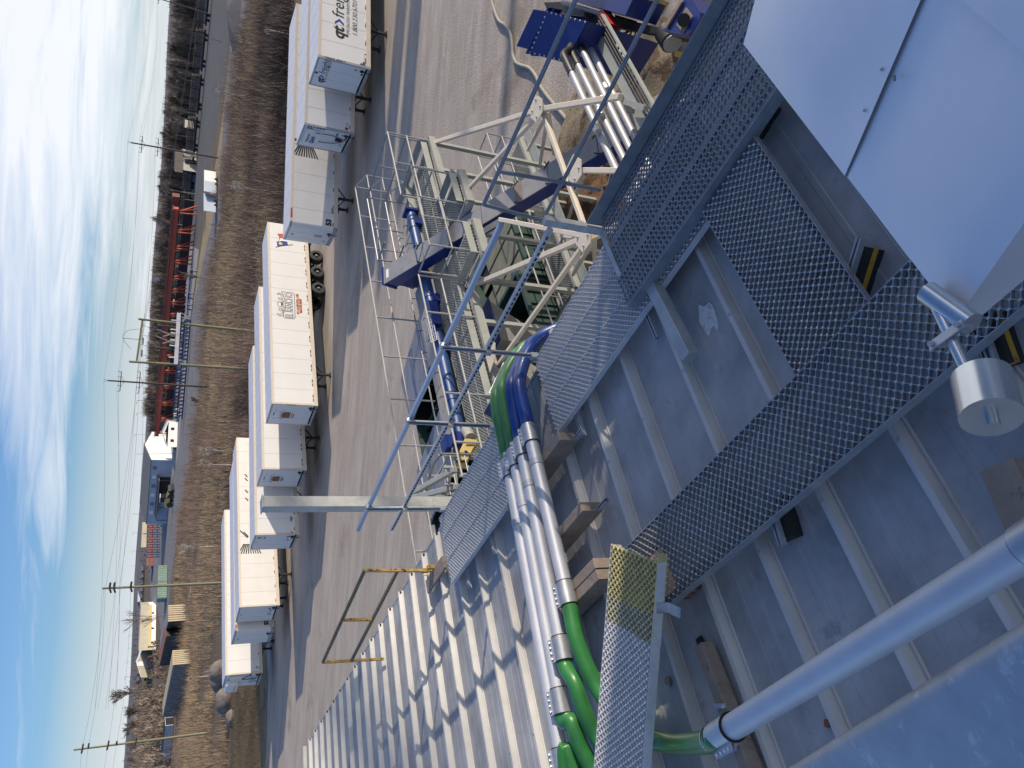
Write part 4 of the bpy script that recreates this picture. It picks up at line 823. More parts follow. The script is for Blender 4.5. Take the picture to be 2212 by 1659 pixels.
def ex4(t, side, nose):
    def S(cx_, cy_): return side(*k4_(cx_, cy_))
    m = MB(); ribbon(m, [S(600, 822), S(840, 845), S(880, 880), S(898, 1380), S(870, 1415), S(690, 1400), S(645, 1370), S(642, 1340)], .045)
    ribbon(m, [S(600, 822), S(640, 900), S(668, 1000)], .04); ribbon(m, [S(690, 1085), S(680, 1180), S(650, 1210), S(642, 1340)], .04)
    def curve(P): ribbon(m, smoothpath([np.array([*p, 0]) for p in P], 5) and [q[:2] for q in smoothpath([np.array([*p, 0]) for p in P], 5)], .038)
    curve([S(505, 880), S(545, 852), S(610, 880), S(650, 940), S(665, 1000)]); curve([S(505, 880), S(560, 875), S(600, 915), S(620, 975), S(610, 1010)])
    curve([S(505, 1300), S(560, 1350), S(630, 1330), S(660, 1260), S(685, 1190)]); curve([S(505, 1300), S(580, 1310), S(618, 1280), S(630, 1230), S(610, 1190)])
    curve([S(530, 960), S(560, 955), S(600, 975), S(620, 1000)]); curve([S(530, 960), S(545, 985), S(575, 1000), S(610, 1003)]); curve([S(540, 1195), S(555, 1230), S(590, 1240), S(615, 1225)]); curve([S(540, 1195), S(570, 1185), S(600, 1195), S(618, 1225)])
    curve([S(510, 1080), S(540, 1040), S(600, 1060), S(640, 1020), S(690, 1100), S(650, 1170), S(600, 1150), S(545, 1150), S(510, 1080)]); curve([S(600, 1050), S(606, 1150)]); curve([S(635, 1040), S(640, 1150)])
    m.build('bull_emblem', MAT['grey'], t)
    m = MB()
    for cy_ in (1078, 1112): x, z = S(612, cy_); sbox(m, x - .05, x + .05, z - .07, z + .07, -.008)
    m.build('emblem_eye', MAT['black'], t)
    xa, za = S(850, 1400); xb, zb = S(845, 860); V, _ = text_mesh('EL RANCHO', 1.0, bold=.03); tw = V[:, 0].max()
    hgt = S(690, 1390)[1] - S(852, 1390)[1]; sx_ = (xb - xa) / (tw * hgt / .72)
    sidetext(t, 'side_lettering', 'grey', 'EL RANCHO', hgt / .72, xa, za, bold=.03, sx=sx_)
    m = MB(); letter(m, 'EL RANCHO', hgt / .72 * .93, (xa + .05, -.0085, za + .035), XS, ZS, bold=-.005, sx=sx_ * 1.06); m.build('side_lettering_fill', MAT['white'], t)
    x, z = S(990, 1315); sidetext(t, 'side_lettering', 'orange', 'ST-QUENTIN, NB', .235, x, z, bold=.018, sx=1.02); x, z = S(1050, 1290); sidetext(t, 'side_lettering', 'orange', '506-545-2008', .225, x, z, bold=.018, sx=1.0)
    # painted flag near the rear
    F_ = lambda cx_, cy_: side(*k3_(cx_, cy_))
    def poly(mat, pts, nm='flag', y=-.006): mm = MB(); P = [F_(*p) for p in pts]; mm.add([(p[0], y, p[1]) for p in P], [tuple(range(len(P)))[::-1] if 0 else tuple(range(len(P)))]); mm.build(nm, MAT[mat], t)
    poly('navy', [(215, 1385), (235, 1490), (340, 1480), (465, 1462), (445, 1388), (330, 1372), (250, 1392)], 'flag_blue'); poly('flagred', [(240, 1222), (345, 1225), (430, 1232), (420, 1318), (345, 1322), (285, 1320), (270, 1270)], 'flag_red'); poly('flagwhite', [(285, 1320), (345, 1322), (420, 1318), (445, 1388), (330, 1372), (262, 1390), (278, 1350)], 'flag_white')
    m = MB(); ribbon(m, [F_(205, 1510), F_(330, 1482), F_(565, 1460)], .07); ribbon(m, [F_(240, 1222), F_(275, 1280), F_(282, 1340), F_(255, 1392)], .035); ribbon(m, [F_(240, 1222), F_(345, 1224)], .03); m.build('flag_outline', MAT['black'], t)
    cx_, cz_ = F_(302, 1432); mm = MB(); P = [(cx_ + (.20 if i % 2 == 0 else .09) * math.sin(i * math.pi / 5), -.009, cz_ + (.20 if i % 2 == 0 else .09) * math.cos(i * math.pi / 5)) for i in range(10)]; mm.add([(cx_, -.009, cz_)] + P, [(0, 1 + (i + 1) % 10, 1 + i) for i in range(10)]); mm.build('flag_star', MAT['star'], t)
    noselogo(t, 1.02, 2.72); m = MB(); letter(m, '53200', .21, (-.017, .105, 3.15), (0, 0, -1), NX, bold=.01, space=1.15); m.build('corner_number', MAT['guardrail'], t)
def noselogo(t, y, z, s=1.0):
    m = MB(); nbox(m, y, y + .74 * s, z, z + .46 * s); m.build('nose_emblem', MAT['brownlogo'], t)
    m = MB()
    for q in (.0, .74): nbox(m, y + q * s - .03, y + q * s + .03, z + .44 * s, z + .72 * s)
    m.build('nose_emblem_horn', MAT['grey'], t); m = MB()
    for q in (.20, .37, .54): m.add([(-.009, y + (q - .08) * s, z + .46 * s), (-.009, y + q * s, z + (.75 if q == .37 else .66) * s), (-.009, y + (q + .08) * s, z + .46 * s)], [(0, 1, 2)])
    m.build('nose_emblem_mark', MAT['brownlogo'], t)
    nosetext(t, 'nose_lettering', 'orange', 'EL RANCHO', .15, y + .70 * s, z + .14, off=-.011, bold=.01, sx=.9)
    nosetext(t, 'nose_lettering', 'black', 'ST-QUENTIN, NB', .085, y + .74 * s, z - .14, bold=.006); nosetext(t, 'nose_lettering', 'black', '506-545-2008', .085, y + .66 * s, z - .26, bold=.006)
    m = MB()
    for yy_, zz_ in ((.75, 3.72), (1.85, 3.72), (.72, 3.25), (1.9, 3.25)): nbox(m, yy_ - .04, yy_ + .04, zz_ - .04, zz_ + .04)
    nbox(m, 1.1, 1.5, 3.74, 3.82); m.build('nose_marker', MAT['grey'], t)
def ex5(t, side, nose): noselogo(t, 1.05, 2.75, .95); m = MB(); letter(m, 'CE53010', .2, (-.017, .105, 2.5), (0, 0, -1), NX, bold=.004, space=1.1); m.build('corner_number', MAT['trailgrey'], t)
def ex6(t, side, nose):
    sidetext(t, 'side_number', 'black', '700', .26, .95, TZ0 + .40, shear=.2, bold=.008); m = MB(); sbox(m, .12, .2, TZ0 + .42, TZ0 + .56); m.build('stencil_mark', MAT['black'], t)
    m = MB(); nbox(m, .36, .70, 3.32, 3.86); m.build('document_box', MAT['black'], t); m = MB(); nbox(m, .40, .66, 3.40, 3.82, -.010); m.build('document_face', MAT['whiteaged'], t); m = MB(); nbox(m, .47, .60, 3.62, 3.80, -.012); m.build('document_mark', MAT['black'], t)
    m = MB(); letter(m, 'Y', .24, (-.008, 1.4, 3.74), NX, ZS, bold=.012); m.build('nose_mark', MAT['navy'], t)
    m = MB()
    for yy_, zz_ in ((.48, 1.85), (.36, 1.78), (.95, 1.75)): m.tube([(-.004, yy_, zz_), (-.02, yy_, zz_)], .07, 8)
    m.build('socket', MAT['black'], t)
def ex7(t, side, nose):
    x, z = side(*CP(850, 2000, .18083)(800, 1060)); fan(t, x + .5, z - .65, 1.7, 1.7); m = MB(); ribbon(m, [(x + 2.45, z + .95), (x + 1.75, z + .35)], .1); ribbon(m, [(x + 2.25, z + .62), (x + 1.85, z + .30)], .09); m.build('emblem_stroke', MAT['black'], t)
    m = MB(); letter(m, 'Y', .22, (-.008, 1.35, 3.74), NX, ZS, bold=.012); m.build('nose_mark', MAT['navy'], t)
    m = MB(); m.add([(-.008, 1.2, 1.75), (-.008, 1.38, 1.97), (-.008, 1.56, 1.75), (-.008, 1.38, 1.53)], [(0, 1, 2, 3)]); m.build('placard', MAT['trailgrey'], t)
    m = MB()
    for yy_, zz_ in ((.45, 1.85), (.62, 1.75), (.9, 1.7)): m.tube([(-.004, yy_, zz_), (-.02, yy_, zz_)], .07, 8)
    m.build('socket', MAT['black'], t)
    x, z = side(*CP(900, 1700, .18083)(450, 1500)); m = MB(); 
    for q in (0, .8, 2.0, 2.4): ribbon(m, [(x + q, z + .1), (x + q + .25, z + .28)], .1)
    m.build('side_script', MAT['black'], t)
def ex8(t, side, nose):
    sidetext(t, 'side_number', 'black', '53', .44, .42, TZ0 + .45, bold=.03); badge(t, 1.4, 3.72, 'grey', .9); m = MB(); m.box((.3, -.014, TZ1 - .13), (.62, -.012, TZ1 - .02)); m.build('maker_plate', MAT['red'], t)
def ex9(t, side, nose):
    m = MB(); m.box((-.55, .95, 2.95), (-.02, 2.45, 3.95)); m.build('refrigeration_unit', MAT['white'], t, bevel=.08); m = MB(); m.box((-.20, .3, 2.75), (-.015, .95, 3.75)); m.build('unit_housing', MAT['whiteaged'], t)
    m = MB(); m.tube(smoothpath([(-.15, .6, 2.8), (-.12, .62, 2.5), (-.1, .4, 2.4), (-.06, .35, 2.0)], 5), .03, 6); m.tube([(-.05, 1.1, 2.9), (-.05, 1.15, 1.5)], .025, 6); m.build('power_cable', MAT['black'], t)
    m = MB()
    for yy_ in (.95, 1.75):
        for s in (.42, .24):
            q = [(yy_ - s * .8, 1.75), (yy_, 1.75 + s), (yy_ + s * .8, 1.75), (yy_, 1.75 - s)]
            for i in range(4): m.bar((-.009, *q[i]), (-.009, *q[(i + 1) % 4]), .05, .012, (1, 0, 0))
    m.build('placard_holder', MAT['trailgrey'], t)
    nosetext(t, 'nose_number', 'black', '53 YB', .22, .62, 2.0, bold=.012); m = MB(); m.box((-.565, 1.0, 3.2), (-.555, 2.4, 3.27)); m.build('unit_stripe', MAT['yellow'], t)
    sidetext(t, 'side_number', 'black', '53', .2, .35, TZ0 + .42, bold=.01); m = MB(); letter(m, '43-2', .16, (-.017, .10, 3.7), (0, 0, -1), NX, bold=.01); m.build('corner_number', MAT['black'], t)
trailer('white trailer with black freight lettering and blue chevron, nearest to the upper right corner', 17.34, 43.73, 16.1, 'trail', 'white', extras=ex1, post='trailgrey', gear=3.1, strips=('red', 'flagwhite'))
trailer('white trailer with cable and equipment cover on its nose, behind the lettered freight trailer', 14.41, 46.77, 12.5, 'trail', 'white', extras=ex2, post='trailgrey')
trailer('rounded nose white trailer numbered 53 and 505 with red top plate', 8.95, 49.66, 15.0, 'trail', 'whiteaged', .26, extras=ex3, gear=2.6)
trailer('warm white trailer with bull head emblem, painted flag and three axles', -2.37, 51.86, 34.5, 'trail', 'white', axles=(10.4, 12.0, 13.6), extras=ex4, strips=('rustdark' if 0 else 'brownlogo', 'black'))
trailer('white trailer with small brown nose emblem, half shaded by the bull head trailer', -6.96, 54.19, 35.2, 'trail', 'white', extras=ex5, strips=('black', 'black'))
trailer('white trailer numbered 700 with framed document box on its nose', -11.68, 55.37, 34.8, 'trail', 'white', extras=ex6, post='trail')
trailer('sunlit cream trailer with black fan emblem and diamond placard on its nose', -18.39, 61.13, 42.5, 'trail', 'whiteaged', extras=ex7)
trailer('rounded nose white trailer numbered 53, squeezed between two others on the left', -20.85, 62.87, 41.5, 'trail', 'whiteaged', .26, extras=ex8)
trailer('leftmost white trailer with box shaped cooling unit and two diamond frames on its nose', -25.82, 67.13, 43.0, 'trail', 'white', extras=ex9, post='trail')
# ================================================================== STEEL PLATFORM BESIDE THE BUILDING
C1 = CP(1350, 450, .30136); C2 = CP(1900, 350, .30136); C3 = CP(1380, 850, .30136); C4 = CP(1850, 800, .33156); C5 = CP(1500, 1250, .30136); C6 = CP(1500, 1600, .2713); C7 = CP(2050, 0, .31645); C8 = CP(1900, 0, .27125)
pf = thing('steel_platform', 'two level grey steel platform with mesh decks, tube railings and cream bracing beside the building', 'platform', L(11.5, 12, -11.4))
UD = -6.2
def deck(a0, a1, b0, b1, z, nm='deck', mat='galvdull', p=.085, q=.075):
    return grate(pf, nm, L(a0, b0, z), EA, DB, a1 - a0, b1 - b0, MAT[mat], p=p, q=q, depth=.022, rail=.03, tooth=.45) if 0 else grate(pf, nm, L(a0, b0, z), DB, EA, b1 - b0, a1 - a0, MAT[mat], p=p, q=q, depth=.022, rail=.03, tooth=.55)
MAT['meshdeck'] = pbr('mesh deck steel', (0.37, 0.39, 0.38), 0.5, 0.35, 0.12, 6)
deck(11.42, 12.24, 7.0, 17.40, UD, mat='meshdeck'); deck(10.80, 11.40, 7.0, 13.25, UD, mat='meshdeck'); deck(10.80, 11.40, 14.25, 17.40, UD, mat='meshdeck'); deck(9.86, 10.78, 12.05, 13.05, UD, mat='meshdeck'); deck(9.86, 10.78, 13.74, 14.80, UD, mat='meshdeck')
def lbar(m, p, q, w_, h, up=UZ): return m.bar(L(*p), L(*q), w_, h, up)
m = MB()
for (p, q) in (((10.74, 6.9, -6.33), (10.74, 12.0, -6.33)), ((10.74, 14.85, -6.33), (10.74, 17.5, -6.33)), ((9.80, 12.0, -6.33), (9.80, 13.08, -6.33)), ((9.80, 13.72, -6.33), (9.80, 14.86, -6.33)), ((12.3, 6.9, -6.34), (12.3, 17.5, -6.34)), ((9.8, 12.0, -6.33), (12.3, 12.0, -6.34)), ((9.8, 14.86, -6.33), (12.3, 14.86, -6.34)), ((10.7, 17.5, -6.33), (13.0, 17.5, -6.33)), ((9.8, 13.08, -6.33), (10.74, 13.08, -6.33)), ((9.8, 13.72, -6.33), (10.74, 13.72, -6.33))):
    lbar(MB(), p, q, .09, .18).build('edge_beam', MAT['beam'], pf)
m = MB()                                            # kick plates
for (p, q) in (((10.80, 6.9, -6.10), (10.80, 12.0, -6.10)), ((10.80, 14.9, -6.10), (10.80, 17.44, -6.10)), ((9.86, 12.05, -6.10), (9.86, 13.05, -6.10)), ((9.86, 13.76, -6.10), (9.86, 14.8, -6.10)), ((9.88, 12.06, -6.08), (10.78, 12.06, -6.08)), ((9.88, 14.80, -6.08), (10.78, 14.80, -6.08)), ((10.82, 17.43, -6.04), (12.9, 17.43, -6.04)), ((12.27, 14.9, -6.10), (12.27, 17.4, -6.10))):
    lbar(MB(), p, q, .012, .17).build('kick_plate', MAT['beam'], pf)
m = MB()
for (a, b0, b1) in ((10.775, 7.0, 12.0), (10.775, 14.95, 17.4), (9.835, 12.1, 13.0), (9.835, 13.8, 14.75)):
    for i in range(int((b1 - b0) / .11)): m.lbox(a - .012, a + .012, b0 + i * .11, b0 + i * .11 + .06, -6.205, -6.175)
m.build('toe_slot', MAT['dark'], pf)
RT, RM = 1.07, .56
def railing(pts, posts, zs=(RT, RM), z0=UD, r=.021, nm='railing', mat='galvrail'):
    m = MB(); pts = [np.array(p, float) for p in pts]
    for z in zs: m.tube([L(p[0], p[1], z0 + z) for p in pts], r, 8)
    for p in posts: m.tube([L(p[0], p[1], z0 - .02), L(p[0], p[1], z0 + zs[0])], r, 8)
    return m.build(nm, MAT[mat], pf, smooth=True)
railing([(10.77, 14.84), (10.77, 17.43)], [(10.77, b) for b in (14.84, 16.15, 17.40)])
railing([(10.83, 17.44), (12.95, 17.44)], [(a, 17.44) for a in (10.86, 11.85, 12.92)], mat='ladder')
railing([(12.95, 17.44), (12.95, 14.9), (12.3, 14.9)], [(12.95, 16.2), (12.95, 14.95)], mat='ladder')
railing([(10.75, 14.84), (9.93, 14.84), (9.93, 13.74)], [(9.93, 14.84), (9.93, 13.76)])
railing([(9.93, 13.12), (9.93, 12.15), (10.72, 12.15)], [(9.93, 13.1), (9.93, 12.17), (10.70, 12.15)])
railing([(10.76, 12.12), (10.76, 6.95)], [(10.76, b) for b in (12.1, 11.0, 8.85, 7.7, 7.0)])
m = MB()
for z in (RT, RM): m.bar(L(9.93, 13.74, UD + z), L(9.93, 13.1, UD + z), .008, .06)
m.build('gap_bar', MAT['galvdull'], pf)
railing([(13.65, 6.2), (13.65, 18.85)], [(13.65, 18.83 - 1.315 * i) for i in range(10)], zs=(1.10, .66, .06))
railing([(13.65, 18.83), (12.6, 18.0), (12.6, 17.44)], [(12.6, 18.0)], zs=(1.10, .66, .06), mat='ladder')
m = MB()                                            # columns
for a, b_ in ((10.78, 10.9), (10.78, 12.25), (10.78, 13.9), (10.78, 16.2), (10.8, 17.4), (12.35, 7.6), (12.35, 10.9), (12.35, 14.0), (12.35, 17.3)):
    m = MB(); m.lbox(a - .05, a + .05, b_ - .05, b_ + .05, -11.4, -6.42); m.build('column', MAT['beam'], pf)
m = MB(); m.lbox(11.55, 11.75, 6.82, 7.02, -11.4, -1.84); m.build('tall_post', MAT['galvdull'], pf)
MB().lbox(11.53, 11.77, 6.80, 7.04, -1.84, -1.82).build('post_cap', MAT['galvdull'], pf)
# cream bracing at deck level tied back to the building wall
def brace(p, q, w_=.15, h=.15, mat='cream'): MB().bar(p, q, w_ * .64, h * .64).build('brace', MAT[mat], pf, bevel=.008)
G1 = L(6.5, 12.34, -6.3); G2 = L(6.66, 8.95, -6.3); G3 = L(6.30, 10.24, -6.34)
brace(L(10.72, 17.34, -6.42), G1 + UZ * .02); brace(G1 + UZ * .02, L(4.75, 10.0, -6.25))
brace(G1 - UZ * .03, L(9.78, 14.25, -6.42), .13, .13); brace(G1 - UZ * .02, G2 + UZ * .01, .13, .13)
for q in (lat(*C2(590, 800), -9.0), lat(*C2(752, 980), -8.2), lat(*C2(935, 850), -8.0)): brace(G1 - UZ * .14, L(*q), .12, .12, 'trail' if 0 else 'cream')
brace(G2 + UZ * .0, L(10.72, 12.0, -6.44), .15, .15); brace(G2 - UZ * .02, L(10.72, 9.62, -6.42), .12, .12); brace(G2 - UZ * .03, L(8.95, 12.1, -6.36), .14, .14)
brace(G3 - UZ * .01, L(4.75, 8.15, -6.3), .14, .14); brace(G2 - UZ * .1, L(4.72, 7.6, -6.3), .14, .14)
for q in (lat(*C4(1220, 850), -9.0), lat(*C4(1480, 700), -8.6), lat(*C4(1090, 390), -7.8)): brace(G2 - UZ * .12, L(*q), .12, .12)
for q in (L(11.2, 14.6, -9.6),): brace(G3 - UZ * .1, q, .1, .1, 'beam')
def gusset(c, n=5):
    m = MB(); P = [c + EA * .24 * math.cos(a) + DB * .30 * math.sin(a) for a in (0.2, 1.0, 2.1, 3.3, 4.3, 5.4)]; m.prism(P, UZ * .014); g = m.build('gusset_plate', MAT['cream'], pf)
    bm = MB()
    for a in (.6, 2.2, 3.8, 5.2): bm.sphere(c + EA * .15 * math.cos(a) + DB * .19 * math.sin(a) + UZ * .02, .025, 8, 4)
    bm.build('bolt', MAT['galv'], g)
gusset(G1 + UZ * .095); gusset(G2 + UZ * .09); gusset(G3 + UZ * .07)
m = MB(); m.prism([L(10.7, 9.4, -6.19), L(10.35, 9.5, -6.19), L(10.2, 9.75, -6.19), L(10.35, 10.0, -6.19), L(10.7, 9.95, -6.19)], -UZ * .012); m.build('gusset_plate', MAT['cream'], pf)
# braces to the tall post and caged ladder at the near end
for (p, q) in (((*C6(430, 1340), -6.45), (*C6(1100, 1165), -6.6)), ((*C6(490, 1240), -6.5), (*C6(1080, 915), -6.6))):
    a_ = ona(p[0], p[1], 12.9); b_ = ona(q[0], q[1], 11.4); brace(a_, b_, .16, .16, 'beam')
ld = MB(); zl = -6.2
hoops = [-5.15, -5.75, -6.45, -7.2, -7.95]
def hoop(z): return [L(11.35 + .72 * math.cos(t) * 1.0 + .55, 7.55 - .45 * math.sin(t), z) for t in np.linspace(-2.6, 2.6, 11)]
rails_ = [(11.45, 7.2), (11.45, 7.9)]
for a, b_ in rails_: ld.bar(L(a, b_, -11.2), L(a, b_, -5.1), .02, .06, up=EA)
for i in range(20): ld.tube([L(11.45, 7.2, -11 + .3 * i), L(11.45, 7.9, -11 + .3 * i)], .014, 6)
for z in hoops:
    H = hoop(z)
    for i in range(len(H) - 1): ld.bar(H[i], H[i + 1], .008, .05)
for t in (1, 3, 5, 7, 9): ld.bar(hoop(-8.2)[t], hoop(-5.1)[t], .05, .008, up=EA)
ld.build('caged_ladder', MAT['ladder'], pf)
ld = MB()                                           # flat bar guard frame seen beside the drive
S1, S2 = [ona(*C6(*p), 12.2) for p in ((1035, 600), (1110, 1150))]; S3, S4 = [ona(*C6(*p), 12.9) for p in ((890, 885), (985, 1345))]
ld.bar(S1, S2, .06, .012); ld.bar(S3, S4, .06, .012)
for p, q, aa in (((1070, 745), (1350, 750), 12.2), ((905, 885), (1275, 885), 12.5), ((905, 1000), (1210, 1005), 12.5), ((925, 1130), (1100, 1130), 12.6), ((955, 1310), (1030, 1310), 12.8)): ld.bar(ona(*C6(*p), aa), ona(*C6(*q), aa), .06, .06)
ld.tube([ona(*C6(1040, 640), 12.3), ona(*C6(890, 880), 12.8), ona(*C6(670, 1250), 13.4)], .022, 8)
ld.build('stair_guard', MAT['beam'], pf)
# lower deck
LD = -10.0
deck(11.82, 12.62, 12.0, 20.2, LD, mat='meshdeck')
m = MB(); lbar(m, (11.76, 11.9, -10.1), (11.76, 20.3, -10.1), .10, .22); lbar(m, (12.68, 11.9, -10.08), (12.68, 20.3, -10.08), .06, .18); lbar(m, (11.45, 11.9, -10.13), (11.45, 20.3, -10.13), .34, .02)
for b_ in (12.2, 14.6, 17.2, 20.0):
    for a in (11.76, 12.68): m.lbox(a - .05, a + .05, b_ - .05, b_ + .05, -11.4, -10.2)
m.build('lower_beam', MAT['beam'], pf)
railing([(11.82, 12.0), (11.82, 20.2)], [(11.82, b_) for b_ in (12.2, 13.15, 15.0, 16.9, 18.75, 20.2)], z0=LD)
railing([(11.82, 20.2), (12.66, 20.2)], [(12.66, 20.2)], z0=LD); railing([(12.66, 20.2), (12.66, 17.6)], [(12.66, 18.9), (12.66, 17.6)], z0=LD, mat='ladder')
# containers and funnels under the platform
def bin_(name, label, a0, a1, b0, b1, z0, z1, top, group=None):
    t = thing(name, label, 'container', L((a0 + a1) / 2, (b0 + b1) / 2, -11.4), group); w_ = .06
    m = MB(); m.lbox(a0, a1, b0, b0 + w_, z0, z1); m.lbox(a0, a1, b1 - w_, b1, z0, z1); m.lbox(a0, a0 + w_, b0 + w_, b1 - w_, z0, z1); m.lbox(a1 - w_, a1, b0 + w_, b1 - w_, z0, z1); m.lbox(a0 + w_, a1 - w_, b0 + w_, b1 - w_, z0, z0 + .05)
    for i in range(6): bb = b0 + (b1 - b0) * (i + .5) / 6; m.lbox(a0 - .05, a0, bb - .04, bb + .04, z0 + .05, z1 - .12)
    m.lbox(a0 - .05, a1 + .05, b0 - .05, b0, z1 - .12, z1); m.lbox(a0 - .05, a1 + .05, b1, b1 + .05, z1 - .12, z1); m.lbox(a0 - .05, a0, b0, b1, z1 - .12, z1); m.lbox(a1, a1 + .05, b0, b1, z1 - .12, z1)
    m.build('shell', MAT['bingreen'], t)
    if top == 'tarp':
        m = MB()
        for i in range(3):
            q0, q1 = b0 + (b1 - b0) * i / 3 + .05, b0 + (b1 - b0) * (i + 1) / 3 - .05
            m.lbox(a0 + .06, a0 + (a1 - a0) * .62, q0, q1, z1 - .05, z1 + .012 + .006 * i); m.lbox(a0 + (a1 - a0) * .66, a1 - .1, q0 + .1, q1 - .1, z1 - .3, z1 - .28)
        m.build('lid', MAT['bincream'], t)
    return t
bin_('rolloff_container', 'green container with tan lids under the middle of the platform', 11.0, 14.2, 9.8, 12.6, -11.3, -9.3, 'tarp', 'green containers under the platform')
bin_('rolloff_container', 'green container with tan lids behind the inclined conveyor', 12.9, 16.0, 15.2, 18.2, -11.3, -9.5, 'tarp', 'green containers under the platform')
bin_('rolloff_container', 'dark green open container below the second upper bay', 13.0, 16.2, 12.4, 15.3, -11.3, -9.2, 'none', 'green containers under the platform')
for k, (b0, lab) in enumerate(((13.05, 'tall green bin with slanted grey lid, farthest of those beyond the outer railing'), (9.75, 'tall green bin with slanted grey lid, middle one beyond the outer railing'), (6.45, 'tall green bin with slanted grey lid partly hidden by the tall post'))):
    t = thing('hopper_bin', lab, 'bin', L(15.6, b0 + .2, -11.4), 'tall bins beyond the outer railing')
    a0, a1 = 14.15, 17.2; m = MB(); b1 = b0 + 1.55; bo = b0 - 1.55
    for (p, q, r_, s_) in ((a0, a1, bo, bo + .06), (a0, a1, b1 - .06, b1), (a0, a0 + .06, bo, b1), (a1 - .06, a1, bo, b1)): m.lbox(p, q, r_, s_, -10.9, -7.1)
    m.lbox(a0, a1, bo, b1, -10.95, -10.9)
    for i in range(5): m.lbox(a0 - .06, a0, bo + .3 + .6 * i, bo + .38 + .6 * i, -10.9, -7.2)
    m.lbox(a0 + .1, a1 - .1, bo + .5, bo + .6, -7.4, -7.3); m.lbox(a0 + .1, a1 - .1, bo + 1.1, bo + 1.2, -7.4, -7.3)
    for x in (a0 + .3, a1 - .3):
        for y in (bo + .3, b1 - .3): m.lbox(x - .08, x + .08, y - .08, y + .08, -11.4, -10.95)
    m.build('shell', MAT['bingreen'], t)
    m = MB(); P = [L(a0 - .1, b1 + .03, -6.62), L(a1 + .15, b1 + .03, -6.92), L(a1 + .1, b0 - .12, -6.98), L(a0 - .1, b0 - .12, -6.66)]; m.prism(P, -UZ * .05)
    m.prism([L(a1 + .15, b1 + .03, -6.92), L(a1 + .15, b1 + .03, -7.35), L(a1 + .1, b0 - .12, -7.38), L(a1 + .1, b0 - .12, -6.98)], -EA * .03)
    m.prism([L(a0 - .1, b1 + .03, -6.66), L(a0 - .1, b1 + .03, -7.2), L(a1 + .15, b1 + .03, -7.3), L(a1 + .15, b1 + .03, -6.95)], -DB * .03)
    lid = m.build('lid', MAT['binlid'], t)
    m = MB(); m.bar(P[0] * .5 + P[1] * .5 + UZ * .008, P[2] * .5 + P[3] * .5 + UZ * .008, .012, .012); m.bar(P[1] * .9 + P[0] * .1 + UZ * .01, P[2] * .9 + P[3] * .1 + UZ * .01, .05, .02); m.build('lid_seam', MAT['grey'], lid)
    m = MB(); m.tube(smoothpath([P[1] - UZ * .1, P[1] + DB * .15 - UZ * .3, P[1] + DB * .05 - UZ * .9], 5), .012, 6); m.build('rope', MAT['whiteaged'], t)
    m = MB(); m.lbox(a0 - .07, a0 - .01, bo + .25, bo + .6, -7.75, -7.45); m.build('warning_label', MAT['flagwhite'], t)
for k, (a, b_, lab) in enumerate(((11.9, 11.4, 'dusty funnel chute between the deck and the nearer container'), (11.6, 9.6, 'blue grey funnel chute near the pipes hoses'))):
    t = thing('funnel_chute', lab, 'chute', L(a, b_, -11.4)); m = MB()
    top = [(-.75, -.6), (.75, -.6), (.75, .6), (-.75, .6)]; bot = [(-.2, -.2), (.2, -.2), (.2, .2), (-.2, .2)]
    T = [L(a + x, b_ + y, -6.9) for x, y in top]; B_ = [L(a + x, b_ + y, -8.4) for x, y in bot]; C_ = [p - UZ * .6 for p in B_]
    m.add(T + B_ + C_, [(i, (i + 1) % 4, (i + 1) % 4 + 4, i + 4) for i in range(4)] + [(i + 4, (i + 1) % 4 + 4, (i + 1) % 4 + 8, i + 8) for i in range(4)] + [(8, 9, 10, 11)]); m.build('cone', MAT['bluelid'], t)
    m = MB(); m.lbox(a - .78, a + .78, b_ - .63, b_ + .63, -6.92, -6.88); m.build('flange', MAT['blue'], t)
# ---------------------------------------------------------------- conveyors
sc_ = thing('screw_conveyor', 'round blue screw conveyor with beige covers running along the upper deck', 'conveyor', L(12.25, 12.5, -6.3))
TA, TZ = 12.30, -6.02
MB().tube([L(TA, 8.9, TZ), L(TA, 16.2, TZ)], .135, 20).build('tube', MAT['bluetube'], sc_, smooth=True)
m = MB()
for b_ in (9.9, 10.1, 11.9, 13.05, 14.7, 14.85, 15.6): m.tube([L(TA, b_ - .03, TZ), L(TA, b_ + .03, TZ)], .15, 20)
m.build('tube_band', MAT['bluetube'], sc_, smooth=True)
m = MB()
for b_ in (11.42, 12.92, 15.75): MB().lbox(TA - .20, TA + .16, b_ - .12, b_ + .12, TZ - .30, TZ + .02).build('hanger_box', MAT['blue'], sc_)
MB().lbox(TA - .17, TA + .17, 16.2, 16.28, TZ - .25, TZ + .2).build('end_plate', MAT['blue'], sc_)
m = MB(); 
for b0, b1 in ((9.0, 10.6), (10.63, 12.2), (12.23, 13.9), (14.3, 15.4), (15.43, 16.6)): m.lbox(12.52, 12.98, b0, b1, -5.99 - .012, -5.985); m.lbox(12.98, 13.0, b0, b1, -6.3, -5.985)
m.build('cover', MAT['beigecover'], sc_)
m = MB()
for b_ in (9.15, 10.2, 10.9, 11.9, 12.6, 13.7, 14.6, 15.3, 16.0):
    for a in (12.55, 12.99): c = L(a, b_, -5.98); m.tube([c, c + UZ * .10, c + UZ * .10 + EA * .07], .010, 5)
m.build('cover_clip', MAT['black'], sc_)
m = MB(); m.lbox(12.05, 12.13, 11.98, 12.72, TZ - .05, TZ + .17); bx = m.build('name_box', MAT['blue'], sc_)
lm = MB(); m = MB()
tl = 'CONQUEST'
V, Fs = text_mesh(tl, .13, bold=.004); wd = V[:, 0].max(); o_ = L(12.17, 12.05, TZ + .125)
